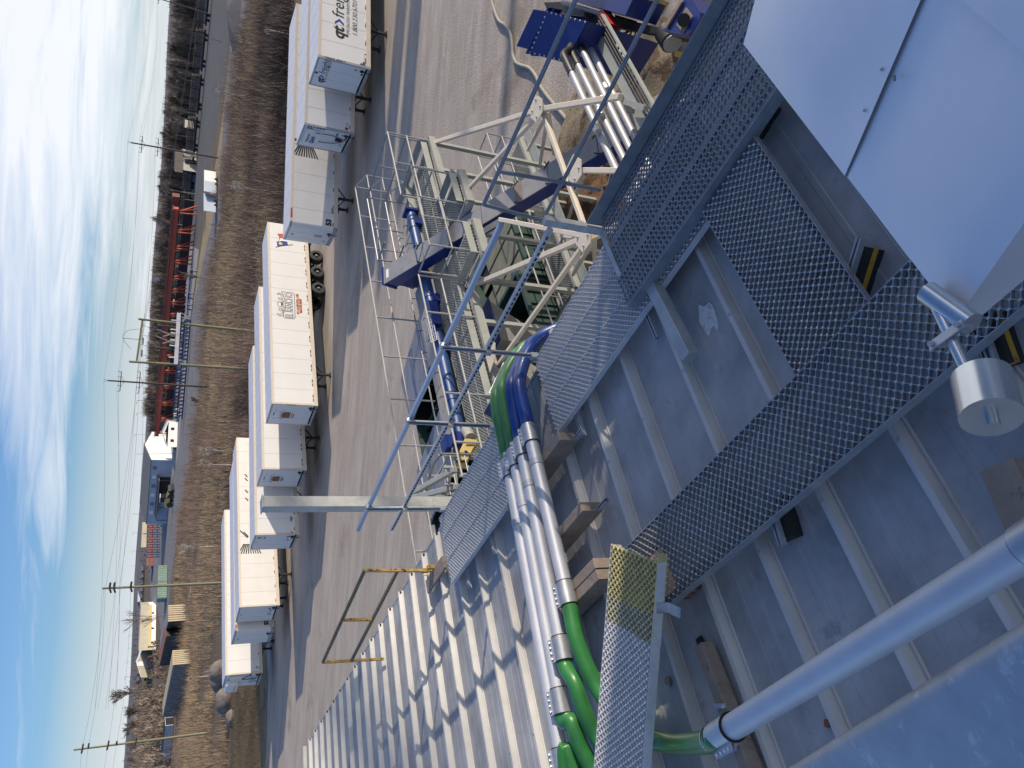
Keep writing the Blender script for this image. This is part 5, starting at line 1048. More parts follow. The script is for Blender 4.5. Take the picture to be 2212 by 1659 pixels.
xd = DB * 1.0; yd = unit(EA * .75 + UZ * .66); nrm_ = np.cross(xd, yd); nrm_ = nrm_ if nrm_[2] > 0 else -nrm_
def plate(parent, o_, xd, yd, w_, h, text, tsz):
    nr_ = np.cross(xd, yd); m = MB(); m.obox(o_ + xd * w_ / 2 + yd * h / 2, xd * w_ / 2, yd * h / 2, nr_ * .004); p = m.build('name_plate', MAT['flagwhite'], parent)
    m = MB(); m.obox(o_ + xd * w_ / 2 + yd * h / 2 + nr_ * .003, xd * (w_ / 2 - .018), yd * (h / 2 - .018), nr_ * .004); m.build('plate_field', MAT['blue'], p)
    m = MB(); V, Fs = text_mesh(text, tsz, bold=.001); k = (w_ - .08) / V[:, 0].max(); m.add(o_ + xd * .04 + yd * (h - tsz * .72) / 2 + nr_ * .009 + V[:, :1] * k * xd + V[:, 1:2] * yd, Fs); m.build('plate_lettering', MAT['flagwhite'], p)
plate(sc_, L(12.08, 11.5, TZ + .14) , DB, yd, .80, .17, 'CONQUEST', .115)
dr = thing('drive_unit', 'drive with pale yellow belt guard and grey motor at the near deck end', 'motor', L(11.9, 8.3, -6.2))
mo = [ona(*C6(1240, 350), 11.75), ona(*C6(1290, 440), 11.6)]
MB().tube([mo[0], mo[0] + (mo[1] - mo[0]) * 1.25], .115, 16).build('motor', MAT['motor'], dr, smooth=True)
m = MB(); m.sphere(mo[0], .112, 12, 8); m.build('motor_cap', MAT['motor'], dr, smooth=True)
GA = 11.55
g_ = [ona(*C6(*p), GA) for p in ((1205, 470), (1395, 470), (1215, 840), (1080, 820))]
gu = unit(g_[2] - g_[0]); gv = g_[1] - g_[0]
m = MB(); m.prism([ona(*C6(*p), GA) for p in ((1215, 465), (1395, 460), (1405, 520), (1335, 620), (1235, 835), (1090, 830), (1110, 720), (1190, 540))], EA * .13 - UZ * .04); m.build('belt_guard', MAT['guardyel'], dr, bevel=.01)
m = MB()
for i in range(7):
    a_, b_ = ona(*C6(1250 + 18 * i, 545), GA - .004), ona(*C6(1240 + 18 * i, 575), GA - .004); m.bar(a_, b_, .012, .012, up=EA)
    a_, b_ = ona(*C6(1108 + 19 * i, 775), GA - .004), ona(*C6(1092 + 19 * i, 820), GA - .004); m.bar(a_, b_, .012, .012, up=EA)
m.build('guard_slot', MAT['dark'], dr)
m = MB(); c = ona(*C6(1235, 660), GA - .004); m.tube([c, c - EA * .006], .035, 14); m.build('maker_mark', MAT['navy'], dr)
m = MB(); m.obox(ona(*C6(1110, 480), 11.9), EA * .12, DB * .12, UZ * .14); m.obox(ona(*C6(985, 560), 12.4), EA * .16, DB * .16, UZ * .12); m.build('gearbox', MAT['blue'], dr)
m = MB(); m.obox(ona(*C6(1075, 415), 11.9), EA * .04, DB * .05, UZ * .04); m.build('orange_cap', MAT['orange'], dr)
ic = thing('inclined_conveyor', 'long dark blue box conveyor with dusty lid climbing across the platform', 'conveyor', L(10, 13.6, -11.4))
h0 = L(12.95, 14.36, -5.22); h1 = L(6.8, 12.2, -7.70); cdv = unit(h1 - h0); cs = unit(np.cross(cdv, UZ)); cn = np.cross(cs, cdv); cn = cn if cn[2] > 0 else -cn
if cs @ DB < 0: cs = -cs
h2 = h1 + cdv * 2.2
MB().obox((h0 + h2) / 2 - cn * .19, (h2 - h0) / 2, cs * .215, cn * .185).build('trough', MAT['blue'], ic)
m = MB(); ll = np.linalg.norm(h2 - h0); segs = [0, 1.55, 1.57, 3.6, 3.62, 5.6, 5.62, 6.9, 6.92, ll]
lidm = []
for i in range(0, len(segs) - 1, 2): m.obox(h0 + cdv * (segs[i] + segs[i + 1]) / 2 + cn * .006, cdv * (segs[i + 1] - segs[i]) / 2, cs * .235, cn * .012)
m.build('lid', MAT['bluelid'], ic)
m = MB()
for s_ in (2.6, 4.75): MB().obox(h0 + cdv * s_ + cn * .022, cdv * .11, cs * .24, cn * .006).build('lid_clasp_plate', MAT['wood'], ic)
m = MB()
for s_ in (1.4, 2.6, 4.7, 5.6, 6.9):
    for e in (-1, 1): c = h0 + cdv * s_ + cs * e * .22 + cn * .02; m = MB(); m.bar(c - cdv * .08 - cs * e * .05, c + cdv * .08 + cs * e * .06, .02, .03); m.bar(c, c + cs * e * .08 + cn * .05, .015, .015); m.build('lid_clip', MAT['black'], ic)

m = MB(); m.obox(h0 - cn * .19 - cdv * .03, cdv * .03, cs * .24, cn * .22); m.obox(h0 + cdv * .45 - cn * .58, cdv * .30, cs * .20, cn * .22); m.prism([h0 + cdv * .1 - cn * .38 - cs * .2, h0 + cdv * .8 - cn * .38 - cs * .2, h0 + cdv * .62 - cn * .85 - cs * .2, h0 + cdv * .3 - cn * .85 - cs * .2], cs * .4); m.build('head_chute', MAT['blue'], ic)
m = MB(); m.obox(h0 + cdv * .16 + cn * .02, cdv * .05, cs * .12, cn * .003); m.build('maker_label', MAT['flagwhite'], ic)
m = MB(); m.obox(h0 + cdv * .95 - cn * .7 - cs * .05, cdv * .12, cs * .14, cn * .14); m.build('wood_packer', MAT['woodfresh'], ic)
plate(ic, h0 + cdv * 4.05 - cn * .31 - cs * .2195, -cdv, cn, .9, .19, 'CONQUEST', .145)
# dark placard conveyor under the hoses
p2 = thing('screw_conveyor', 'dark conveyor end with white lettering glimpsed beside the green hoses', 'conveyor', L(10.2, 8.6, -7.2))
pA, pB = ona(*C5(1550, 850), 10.3), ona(*C5(1625, 690), 10.3); px_ = unit(pB - pA); MB().bar(pA - px_ * .6 - UZ * .2 + EA * .3, pB + px_ * .9 - UZ * .2 + EA * .3, .30, .34).build('trough', MAT['blue'], p2)
py_ = unit(UZ * .8 + EA * .6 - px_ * (px_ @ (UZ * .8 + EA * .6))); plate(p2, pA - px_ * .3 - py_ * .06, px_, py_, .95, .19, 'CONQUEST', .145)
# ---------------------------------------------------------------- four lower pipes into the blue manifold
PZ = -6.55
lp = [(5.52, 'outermost lower pipe running from under the walkway to the blue hopper'), (5.70, 'second lower pipe counted from the yard side, under the pipe railing'), (5.88, ''), (6.04, '')]
def ldir(pxa, pxb, za):                              # line at constant local a
    return pxa
ENDS = [(C2(1250, 0), C2(1720, 1010), C8(1210, 880)), (C2(1380, 0), C2(1800, 840), C8(1300, 780)), (C2(1495, 0), C2(1870, 720), C8(1380, 600)), (C2(1640, 40), C2(1935, 580), C8(1440, 470))]
LABS = ['leftmost of the four lower pipes leading to the blue hopper', 'second of the four lower pipes, counted from the ladder frame on the ground', 'third of the four lower pipes with a bright highlight', 'lower pipe nearest the grey cable tray, warm sunlit at its near end']
for k, (pA, pB, pC) in enumerate(ENDS):
    qB = ona(*pB, 5.62 - .005 * k); zq = qB[2] - CZ
    qA = lat(*pA, zq); qC = lat(*pC, zq - .15)
    t = thing('conveying_pipe', LABS[k], 'pipe', qB, 'lower pipes feeding the blue hopper')
    A_, Cc = L(*qA), L(*qC); d = unit(A_ - qB)
    MB().tube([qB - d * 1.5, Cc - d * .4], .062, 16).build('tube', MAT['alupipe'], t, smooth=True)
    MB().tube(smoothpath([Cc - d * .42, Cc - d * .1, Cc + d * .22 - UZ * .02, Cc + d * .5 - UZ * .25], 5), .075, 14).build('elbow', MAT['black'], t, smooth=True)
    m = MB(); f_ = .9 + .15 * k
    m.tube([qB + d * f_, qB + d * (f_ + .16)], .068, 16); m.build('band', MAT['clampm'], t, smooth=True)
    m = MB()
    for i in range(5): m.sphere(Cc - d * (.05 + .09 * i) + EA * .07 + UZ * .03, .02, 6, 4)
    m.build('bolt', MAT['galv'], t)
bh = thing('blue_hopper', 'dark blue bolted manifold hopper with flanged ribs receiving the four lower pipes', 'hopper', L(6.2, 14.5, -11.4))
Bp = L(*lat(*C8(1200, 905), -6.9)); Cp = L(*lat(*C8(1515, 310), -6.9)); Ap = L(*lat(*C8(675, 775), -6.62)); Dp = L(*lat(*C8(935, 155), -6.62))
nb = unit(np.cross(Cp - Bp, Ap - Bp)); nb = nb if nb[2] > 0 else -nb
m = MB(); m.prism([Bp, Cp, Dp, Ap], -nb * .02); m.build('bolted_panel', MAT['blue'], bh)
m = MB()
for P_, Q_, n_ in ((Ap, Bp, 7), (Ap, Dp, 8), (Dp, Cp, 8)):
    for i in range(n_ + 1): p = P_ + (Q_ - P_) * (i / n_); c_ = (Ap + Bp + Cp + Dp) / 4; p = p + (c_ - p) * .05; m.sphere(p + nb * .004, .022, 7, 4)
m.build('bolt', MAT['galv'], bh)
ux, uy = unit(Cp - Bp), unit(Ap - Bp); bw = np.linalg.norm(Cp - Bp); bl_ = np.linalg.norm(Ap - Bp)
m = MB(); m.prism([Bp - nb * .03, Cp - nb * .03, Dp - nb * .03, Ap - nb * .03], -UZ * 1.6); m.build('body', MAT['blue'], bh)
for s_ in (.10, .42):
    m = MB(); m.obox((Ap + Dp) / 2 + uy * (s_) - nb * (.25 + s_ * .3), ux * (bw / 2 + .10), uy * .025, nb * .10); m.obox((Ap + Dp) / 2 + uy * (s_ + .12) - nb * (.32 + s_ * .3), ux * (bw / 2 + .06), uy * .10, nb * .03); m.build('flange', MAT['blue'], bh)
m = MB(); m.obox((Ap + Dp) / 2 + uy * .55 - nb * .9, ux * (bw / 2), uy * .5, nb * .5); m.build('body', MAT['blue'], bh)
mp = thing('mobile_plant', 'blue and black mobile processing machine cut by the top edge of the photograph', 'machine', L(5, 17, -11.4))
def zb(p, z): return L(*lat(*p, z))
def slab(m, P, z, t): m.prism([zb(p, z) for p in P], -UZ * t)
m = MB(); slab(m, [C7(290, 30), C7(330, 130), C7(830, 260), C7(1740, 430), C7(2080, 480), C7(2050, 420), C7(1250, 230), C7(520, 20)], -8.0, .5); m.build('chassis_beam', MAT['chassis'], mp)
m = MB(); slab(m, [C7(560, -60), C7(700, 30), C7(1050, 120), C7(1300, 190), C7(1420, -60)], -7.6, .7); m.build('blue_casing', MAT['blue'], mp)
m = MB(); m.tube([zb(C7(520, 30), -7.7), zb(C7(1100, 205), -7.7)], .045, 8); m.build('grab_tube', MAT['bluelid'], mp, smooth=True)
m = MB(); slab(m, [C7(1275, 105), C7(1400, -40), C7(1640, -40), C7(1560, 108)], -8.2, .4); m.build('yellow_panel', MAT['guardyel'], mp)
m = MB(); slab(m, [C7(1755, 385), C7(1800, 330), C7(2020, -30), C7(2120, -30), C7(2230, 150), C7(2230, 240), C7(2080, 440)], -7.2, .5); m.build('blue_bracket', MAT['blue'], mp)
m = MB(); m.bar(zb(C7(1800, 345), -7.17), zb(C7(2010, 0), -7.17), .08, .03); m.obox(zb(C7(2040, 255), -7.19), EA * .14, DB * .14, UZ * .01); m.build('rust_patch', MAT['wood'], mp)
m = MB(); m.tube([zb(C7(2030, 250), -7.18), zb(C7(2030, 250), -7.1)], .10, 14); m.build('bearing', MAT['chassis'], mp)
m = MB(); c = zb(C7(1880, 530), -8.1); m.tube([c, c + DB * .35], .2, 16); m.build('motor', MAT['chassis'], mp, smooth=True); m = MB(); m.tube([c - DB * .05, c - DB * .0], .17, 16); m.build('motor_end', MAT['bluelid'], mp, smooth=True)
m = MB(); slab(m, [C7(1850, 600), C7(1935, 625), C7(1910, 700)], -8.4, .2); m.build('yellow_guard', MAT['guardyel'], mp)
m = MB()
R9 = random.Random(3)
for i in range(14):
    a_ = zb(C7(1180 + 25 * i * .8, 190 + 6 * i), -7.95); b_ = zb(C7(1000 + R9.uniform(-60, 90), 400 + R9.uniform(-40, 160)), -8.6 - R9.random() * .5); mid_ = (a_ + b_) / 2 - UZ * R9.uniform(.15, .4); m.tube(smoothpath([a_, mid_, b_], 4), .018, 5)
for i in range(6): a_ = zb(C7(800 + 12 * i, 150), -7.9); b_ = zb(C7(880 + 20 * i, 480), -8.4); m.tube(smoothpath([a_, (a_ + b_) / 2 + EA * R9.uniform(-.15, .15), b_], 4), .02, 5)
m.build('cable_bundle', MAT['rubber'], mp)
m = MB(); m.obox(zb(C7(1090, 260), -7.7), EA * .09, DB * .32, UZ * .10); m.build('red_manifold', MAT['red'], mp)
m = MB(); m.tube([zb(C7(1080, 330), -7.7), ona(*C7(1590, 1300), 5.0)], .03, 8); m.build('strut_pipe', MAT['galv'], mp, smooth=True)
ctr = thing('cable_tray', 'grey ladder cable tray beside the lower pipes', 'cable tray', L(5, 11, -7))
ta, tb_ = zb(C7(930, 390), -7.4), ona(*C7(1430, 1330), 5.25); td = unit(tb_ - ta); tsd = unit(np.cross(td, UZ))
m = MB(); m.bar(ta, tb_ + td * 1.2, .20, .035); m.bar(ta - tsd * .33, tb_ - tsd * .33 + td * 1.2, .03, .08); m.build('side_rail', MAT['beam'], ctr)
m = MB(); n_ = int(np.linalg.norm(tb_ - ta) / .22)
for i in range(n_): c = ta + td * (.22 * i); m.bar(c - tsd * .33, c - tsd * .05, .03, .03)
for q in (.14, .2, .26): m.tube([ta - tsd * q + UZ * .03, tb_ - tsd * q + UZ * .03 + td], .018, 6)
m.build('rung', MAT['chassis'], ctr)
m = MB(); c = ona(*C7(1290, 1300), 5.3); m.bar(c - EA * .05, ona(*C7(1560, 1350), 4.95), .09, .09); m.bar(c + td * .1, c + td * .12 + EA * .1 - UZ * .9, .08, .08); m.build('support_arm', MAT['beam'], ctr)
# ---------------------------------------------------------------- things on the ground below
def mound(name, label, pts, h, mat, seed=1, cat='heap'):
    P = [at(x, y, 0)[:2] for x, y in pts]; c = np.mean(P, 0); R_ = np.random.default_rng(seed); m = MB(); n = 40; K = 14; V = []; Fs = []
    per = []
    for i in range(n):
        t = i / n * len(P); k = int(t); f_ = t - k; per.append(P[k % len(P)] * (1 - f_) + P[(k + 1) % len(P)] * f_)
    for k in range(K + 1):
        r_ = 1 - k / K
        for i in range(n):
            q = c + (per[i] - c) * r_; z = h * (1 - r_ ** 1.6) + R_.normal(0, .035) * (1 - abs(2 * r_ - 1) * .6) * min(h, 1); V.append((q[0], q[1], max(z, .002) if k else -.02))
    for k in range(K):
        for i in range(n): a = k * n + i; b_ = k * n + (i + 1) % n; Fs.append((a, b_, b_ + n, a + n))
    m.add(V, Fs); o = m.build(name, mat, None, smooth=True, loc=(c[0], c[1], 0)); tag(o, label, cat); return o
mound('grain_heap', 'pale grain and gravel heap between the pipes and the building wall', [(1198, 330), (1218, 240), (1275, 130), (1375, 50), (1480, 20), (1560, 60), (1500, 210), (1420, 340), (1330, 420), (1245, 410)], .7, MAT['chips'], 2)
mound('mulch_heap', 'long dark mulch heap beside the railway at the top edge', [(497, -40), (496, 40), (503, 118), (514, 100), (521, 20), (522, -40)], 1.6, MAT['ballast'], 5)
MAT['redchips'] = gmat('reddish spilled bark', (0.22, 0.125, 0.07), (0.34, 0.22, 0.13), 2.0, None, (0.11, 0.07, 0.045), .5, 1.5, 1.0)
mound('bark_heap', 'reddish brown spilled bark heap below the trestle legs', [(1205, 420), (1230, 350), (1300, 310), (1370, 340), (1350, 470), (1270, 540), (1215, 500)], .7, MAT['redchips'], 3)
hp = [C8(125, -60), C8(150, 80), C8(230, 290), C8(330, 370), C8(400, 480), C8(430, 640), C8(440, 790), C8(480, 900), C8(560, 950), C8(680, 990), C8(770, 1100), C8(840, 1250), C8(960, 1420), C2(1050, 340), C2(1180, 490), C2(1245, 660), C2(1300, 760)]
hpts = smoothpath([at(x, y, .09) for x, y in hp], 6); o = MB().tube(hpts, .062, 10).build('ground_hose', pbr('dusty grey hose', (0.30, 0.29, 0.25), .7), None, smooth=True, loc=hpts[20]); tag(o, 'long dusty grey hose snaking across the gravel yard', 'hose')
def gframe(label, P, n, r=.03):
    Q = [at(x, y, .35) for x, y in P]; t = thing('ladder_frame', label, 'frame', Q[0] * [1, 1, 0]); m = MB(); m.tube([Q[0], Q[1]], r, 6); m.tube([Q[3], Q[2]], r, 6)
    for i in range(n + 1): f_ = i / n; m.tube([Q[0] + (Q[1] - Q[0]) * f_, Q[3] + (Q[2] - Q[3]) * f_], r * .8, 6)
    for q in Q: m.tube([q, q - UZ * .35], r, 6)
    m.build('bars', MAT['ladder'], t)
gframe('grey ladder frame lying on the ground beside the lower pipes', [C2(1310, 180), C2(1195, 430), C2(1400, 470), C2(1490, 300)], 4)
gframe('thin grey stand on the brown heap beside the walkway toe board', [C2(1400, 1035), C2(1510, 1290), C2(1640, 1250), C2(1680, 1085)], 1)
# ================================================================== UNSEEN SHADOW CASTERS ADDED RIGHT OF THE FRAME (they shade the roof and the yard)
def silo(name, label, x, y, r, h, cat='silo', roof=.5):
    t = thing(name, label, cat, (x, y, 0)); m = MB(); n = 40; k = int(h / .5); V = []; Fs = []
    for i in range(k * 2 + 1):
        for j in range(n): rr_ = r + (.02 if i % 2 else 0); V.append((x + rr_ * math.cos(2 * math.pi * j / n), y + rr_ * math.sin(2 * math.pi * j / n), h * i / (2 * k)))
    for i in range(2 * k):
        for j in range(n): a = i * n + j; b_ = i * n + (j + 1) % n; Fs.append((a, b_, b_ + n, a + n))
    m.add(V, Fs); m.build('shell', MAT['silo'], t, smooth=True); MB().tube([(x, y, h), (x, y, h + r * roof), (x, y, h + r * roof + .3)], [r + .1, .5, .4], 40).build('roof', MAT['silo'], t); return t
def house(name, label, c, u, wd, dp, z0, z1, mat):
    u = unit(u); v = np.array([-u[1], u[0], 0]); t = thing(name, label, 'building', (c[0], c[1], z0)); cc = np.array([c[0], c[1], (z0 + z1) / 2])
    MB().obox(cc, u * wd / 2, v * dp / 2, UZ * (z1 - z0) / 2).build('wall', mat, t); MB().prism([cc + UZ * (z1 - z0) / 2 + u * s * (wd / 2 + .1) + v * q * (dp / 2 + .1) for s, q in ((-1, -1), (1, -1), (1, 1), (-1, 1))], UZ * .15).build('roof', MAT['greyroof'], t); return t
sh = np.array([math.cos(SUN_AZ), math.sin(SUN_AZ), 0]); sp_ = np.array([-sh[1], sh[0], 0])
def sunpos(d, q): return sh * d + sp_ * q        # d metres towards the sun from below the eye, q metres across
def block(name, label, d0, d1, q0, q1, z0, z1, mat, cat='building'):
    c = sunpos((d0 + d1) / 2, (q0 + q1) / 2); t = thing(name, label, cat, (c[0], c[1], z0)); MB().obox(c + UZ * (z0 + z1) / 2, sh * (d1 - d0) / 2, sp_ * (q1 - q0) / 2, UZ * (z1 - z0) / 2).build('wall', mat, t); MB().obox(c + UZ * (z1 + .06), sh * ((d1 - d0) / 2 + .15), sp_ * ((q1 - q0) / 2 + .0), UZ * .06).build('roof', MAT['galvdull'], t); return t
block('tall_shade_block', 'tall unseen block added right of the hood to shade the near roof', 9.5, 14, -9, 4.55, 7.4, CZ + 4.2, MAT['silo'])  # added out of view only to throw shade on the near roof
block('low_shade_block', 'lower unseen block added beside the tall one to shade the walkways', 9.5, 13, 4.55, 5.70, 0, CZ + .15, MAT['silo'])  # added low block, its height sets where the roof shade ends
block('machine_shade_block', 'unseen blue block added beyond the top edge of the view to shade the blue hopper', 12.6, 15.5, 13.35, 15.9, 1.2, CZ - 4.25, MAT['blue'], 'machine')  # added out of view to keep the blue hopper in shade
p = sunpos(72, 43.0); silo('yard_shade_cylinder', 'tall slim unseen cylinder added far right to cast a shadow band on the yard', p[0], p[1], 1.1, 23.5)  # added unseen cylinder, casts one shadow band across the yard
p = sunpos(72, 40.1); silo('stack', 'second unseen cylinder added outside the right edge for another yard shadow band', p[0], p[1], 1.1, 22.5, 'shadow caster', .2)  # added unseen cylinder, casts the yard's other shadow band
gl = thing('roof_shade_bars', 'unseen high bars added outside the right edge to shade the far roof', 'conveyor', sunpos(90, 10)); m = MB()  # added unseen bars, give soft shadow bands on the far roof
for z, hh in ((28.6, .4), (30.4, .5), (31.9, .4)): m.bar(sunpos(90, 5.6) + UZ * (CZ + z), sunpos(90, 27) + UZ * (CZ + z + .5), .8, hh)
m.build('truss', MAT['galvdull'], gl); m = MB()
for q in (5.0, 17.2, 27): m.bar(sunpos(90, q), sunpos(90, q) + UZ * (CZ + 28.3), .5, .5)
m.build('caster_leg', MAT['galvdull'], gl)
# ================================================================== BACKGROUND HELPERS
def ztop(B, px, py): v = ray(px, py); return CZ + v[2] / math.hypot(v[0], v[1]) * math.hypot(B[0], B[1])
def up_at(B, px, py): v = ray(px, py); s = math.hypot(B[0], B[1]) / math.hypot(v[0], v[1]); return v * s + np.array([0, 0, CZ])
def xy(p): return np.array([p[0], p[1], 0.0])
RD = unit(xy(at(378, 760)) - xy(at(444, 0))); RN = np.array([RD[1], -RD[0], 0]); RN = RN if RN @ np.array([0, 1, 0]) > 0 else -RN
def quadprism(m, P, z0, z1): m.prism([(p[0], p[1], z0) for p in P], (0, 0, z1 - z0))
def gable(m, P, z, rise, over=.3):            # P: 4 footprint corners, ridge parallel to P0-P3
    P = [np.array([p[0], p[1], z], float) for p in P]; c = sum(P) / 4; P = [p + unit(p - c) * over for p in P]
    r0 = (P[0] + P[1]) / 2 + UZ * rise; r1 = (P[3] + P[2]) / 2 + UZ * rise
    for A_, B_, C_, D_ in ((P[0], r0, r1, P[3]), (r0, P[1], P[2], r1)):
        m.prism([A_, B_, C_, D_], UZ * .18)
    return P, r0, r1
# ------------------------------------------------------------------ utility poles and wires
def pole(name, label, top, base, r0, r1, mat, group=None):
    B = at(*base); T = up_at(B, *top); t = thing(name, label, 'utility pole', B, group)
    MB().tube([B - UZ * .3, B + (T - B) * .5, T], [r0, (r0 + r1) / 2, r1], 10).build('shaft', mat, t, smooth=True); return t, B, T
wires = MB()
def wire(a, b, sag=.02, r=.011, n=14):
    a, b = np.asarray(a, float), np.asarray(b, float); Ln = np.linalg.norm(b - a); P = [a + (b - a) * (i / n) - UZ * (sag * Ln * 4 * (i / n) * (1 - i / n)) for i in range(n + 1)]; wires.tube(P, r, 4)
tF, bF, TF = pole('utility_pole', 'bare greenish wooden pole farthest left with five black strain insulators', (159, 1620), (452, 1583), .19, .12, MAT['pole'])
tE, bE, TE = pole('utility_pole', 'greenish wooden pole with black side insulators behind the leftmost trailers', (221, 1271), (510, 1258), .19, .12, MAT['pole'])
side_u = unit(np.cross(unit(xy(bE)), UZ))
def insul(t, p, d, ln=.9): m = MB(); d = unit(d); m.tube([p, p + d * ln], .07, 8); [m.tube([p + d * ln * f_, p + d * (ln * f_ + .05)], .13, 8) for f_ in (.2, .4, .6, .8)]; m.build('insulator', MAT['insul'], t); return p + d * ln
hF = [.06, .10, .24, .30, .44]; hE = [.02, .08, .20, .24, .62]
wl_dir = unit(TE - TF)
dpB = [at(552, 717), at(549, 798)]; dpT = [up_at(dpB[0], 299, 689), up_at(dpB[1], 279, 781)]
for i, (f_, g_) in enumerate(zip(hF, (.01, .02, .12, .2, .22))):
    p = TF + (bF - TF) * f_; q = TE + (bE - TE) * g_; a1 = insul(tF, p, wl_dir, 1.3 if i != 3 else .9); a0 = insul(tF, p, -wl_dir + UZ * .0, 1.2) if i in (0, 2, 4) else p
    wire(a1, q, .012); wire(a0, p - wl_dir * 60 + UZ * (-.5), .01)
for g_ in (.05, .08, .20): insul(tE, TE + (bE - TE) * g_, wl_dir, 1.0); insul(tE, TE + (bE - TE) * g_, -wl_dir - UZ * .3, .9)
m = MB(); c = TE + (bE - TE) * .34; m.tube([c, c + side_u * .45 - UZ * .8], .05, 6); m.tube([c + side_u * .5, c + side_u * .5 - UZ * 4], .025, 5); m.build('conduit', MAT['wire'], tE)
# double pole with regulator platform
dp = thing('transformer_frame', 'pair of wooden poles carrying a white platform beam with grey regulators', 'transformer', dpB[0])
for B, T in zip(dpB, dpT): MB().tube([B - UZ * .3, T], [.19, .13], 10).build('pole', MAT['pole'], dp, smooth=True)
def onpole(k, px, py): return up_at(dpB[k], px, py)
m = MB(); m.bar(onpole(0, 308, 690) , onpole(1, 295, 783), .16, .22); m.build('crossarm', MAT['pole'], dp)
pl0, pl1 = onpole(0, 386, 684), onpole(1, 380, 783); pdir = unit(pl1 - pl0); fro = unit(np.cross(pdir, UZ)); fro = fro if fro @ xy(dpB[0]) < 0 else -fro
m = MB(); m.bar(pl0 - pdir * .4, pl1 + pdir * .25, .55, .42); m.build('platform_beam', MAT['whitefar'], dp)
m = MB()
for p in (pl0, pl1): m.bar(p - UZ * .3, p - UZ * 1.2 + pdir * .1, .08, .08); m.bar(p - pdir * .5 - UZ * .2, p - UZ * 1.1, .07, .07); m.bar(p + pdir * .5 - UZ * .2, p - UZ * 1.1, .07, .07)
m.build('platform_brace', MAT['galv'], dp)
for f_, ty in ((.24, 0), (.40, 1), (.55, 1), (.72, 0)):
    c = pl0 + (pl1 - pl0) * f_ + UZ * .25; m = MB()
    if ty == 0:
        for i in range(9): m.tube([c + UZ * (.05 + .17 * i), c + UZ * (.12 + .17 * i)], .17, 12)
        m.tube([c, c + UZ * 1.6], .09, 10); m.tube([c + UZ * 1.6, c + UZ * 1.95], .20, 12); m.build('surge_insulator', MAT['poledark'], dp)
    else:
        m.tube([c, c + UZ * .5], .28, 12); m.bar(c + UZ * .5, c + UZ * 1.3 + pdir * .35, .12, .12); m.bar(c + UZ * .6, c + UZ * 2.0 - pdir * .45, .10, .10); m.build('switch_gear', MAT['motor'], dp)
for f_ in (.1, .3, .65, .9):
    c = pl0 + (pl1 - pl0) * f_; MB().obox(c + UZ * .45 + fro * .2, pdir * .07, fro * .05, UZ * .35).build('white_fitting', MAT['whitefar'], dp)
m = MB(); a_, b_ = onpole(0, 310, 690), onpole(1, 300, 778)
for f_ in (.15, .38, .62, .85): m.tube(smoothpath([a_ + (b_ - a_) * f_, a_ + (b_ - a_) * (f_ + .06) - UZ * 1.2 + fro * .3, pl0 + (pl1 - pl0) * f_ + UZ * 2], 4), .02, 5)
for f_ in (.45, .75): c = a_ + (b_ - a_) * f_; m.tube([c - UZ * .2, c - UZ * .2 + pdir * .8], .07, 6)
c = a_ + (b_ - a_) * .5; m.tube(smoothpath([c - pdir * 1.3, c + UZ * 1.5 - pdir * .9, c + UZ * 1.9, c + UZ * 1.0 + pdir * 1.2], 5), .02, 5); m.tube([c, c + UZ * 1.9], .03, 5)
m.build('jumper_cable', MAT['insul'], dp)
for i in range(3): wire(TE + (bE - TE) * (.02 + .1 * i), a_ + (b_ - a_) * (.9 - .3 * i), .015); wire(a_ + (b_ - a_) * (.2 + .3 * i), a_ + (b_ - a_) * (.2 + .3 * i) - wl_dir * 0 + unit(dpT[0] - TE) * 90, .012)
# dark transmission poles along the track
TP = [((233, 822), (453, 836), 'dark grey two armed transmission pole in the middle of the skyline'), ((283, 308), (471, 341), 'dark two armed transmission pole standing in the dry field'), ((327, -8), (457, 32), 'dark transmission pole cut by the top edge above the log wagons')]
arms = []
for top, base, lab in TP:
    t, B, T = pole('transmission_pole', lab, top, base, .24, .15, MAT['poledark'], 'dark transmission poles along the railway')
    au = unit(np.cross(UZ, RD)) ; au = unit(np.array([1, 0, 0]) * 1.0 + RN * .3); pts = []
    for f_, hw in ((.12, 2.0), (.30, 2.2)):
        c = T + (B - T) * f_; m = MB(); m.bar(c - au * hw, c + au * hw, .12, .16)
        for s in (-1, -.45, .45, 1): m.tube([c + au * hw * s, c + au * hw * s + UZ * .55], .045, 5); pts.append(c + au * hw * s + UZ * .55)
        m.bar(c - au * hw * .6, c - UZ * .7, .06, .06); m.bar(c + au * hw * .6, c - UZ * .7, .06, .06); m.build('crossarm', MAT['poledark'], t)
    m = MB(); m.tube([T, T + UZ * .7 + au * .25], .035, 5); m.tube([T, T + UZ * .7 - au * .25], .035, 5); m.build('pole_top_pin', MAT['poledark'], t); pts.append(T + UZ * .7); arms.append(pts)
for A_, B_ in ((0, 1), (1, 2)):
    for k in (0, 3, 4, 7, 8): wire(arms[A_][k], arms[B_][k], .012, .014)
far_l = at(395, 1500); far_l = up_at(far_l, 250, 1530)
for k in (0, 3, 4, 7, 8): wire(arms[0][k], far_l + UZ * (k * .5), .01, .016); wire(arms[2][k], arms[2][k] + (arms[2][k] - arms[1][k]), .012, .014)
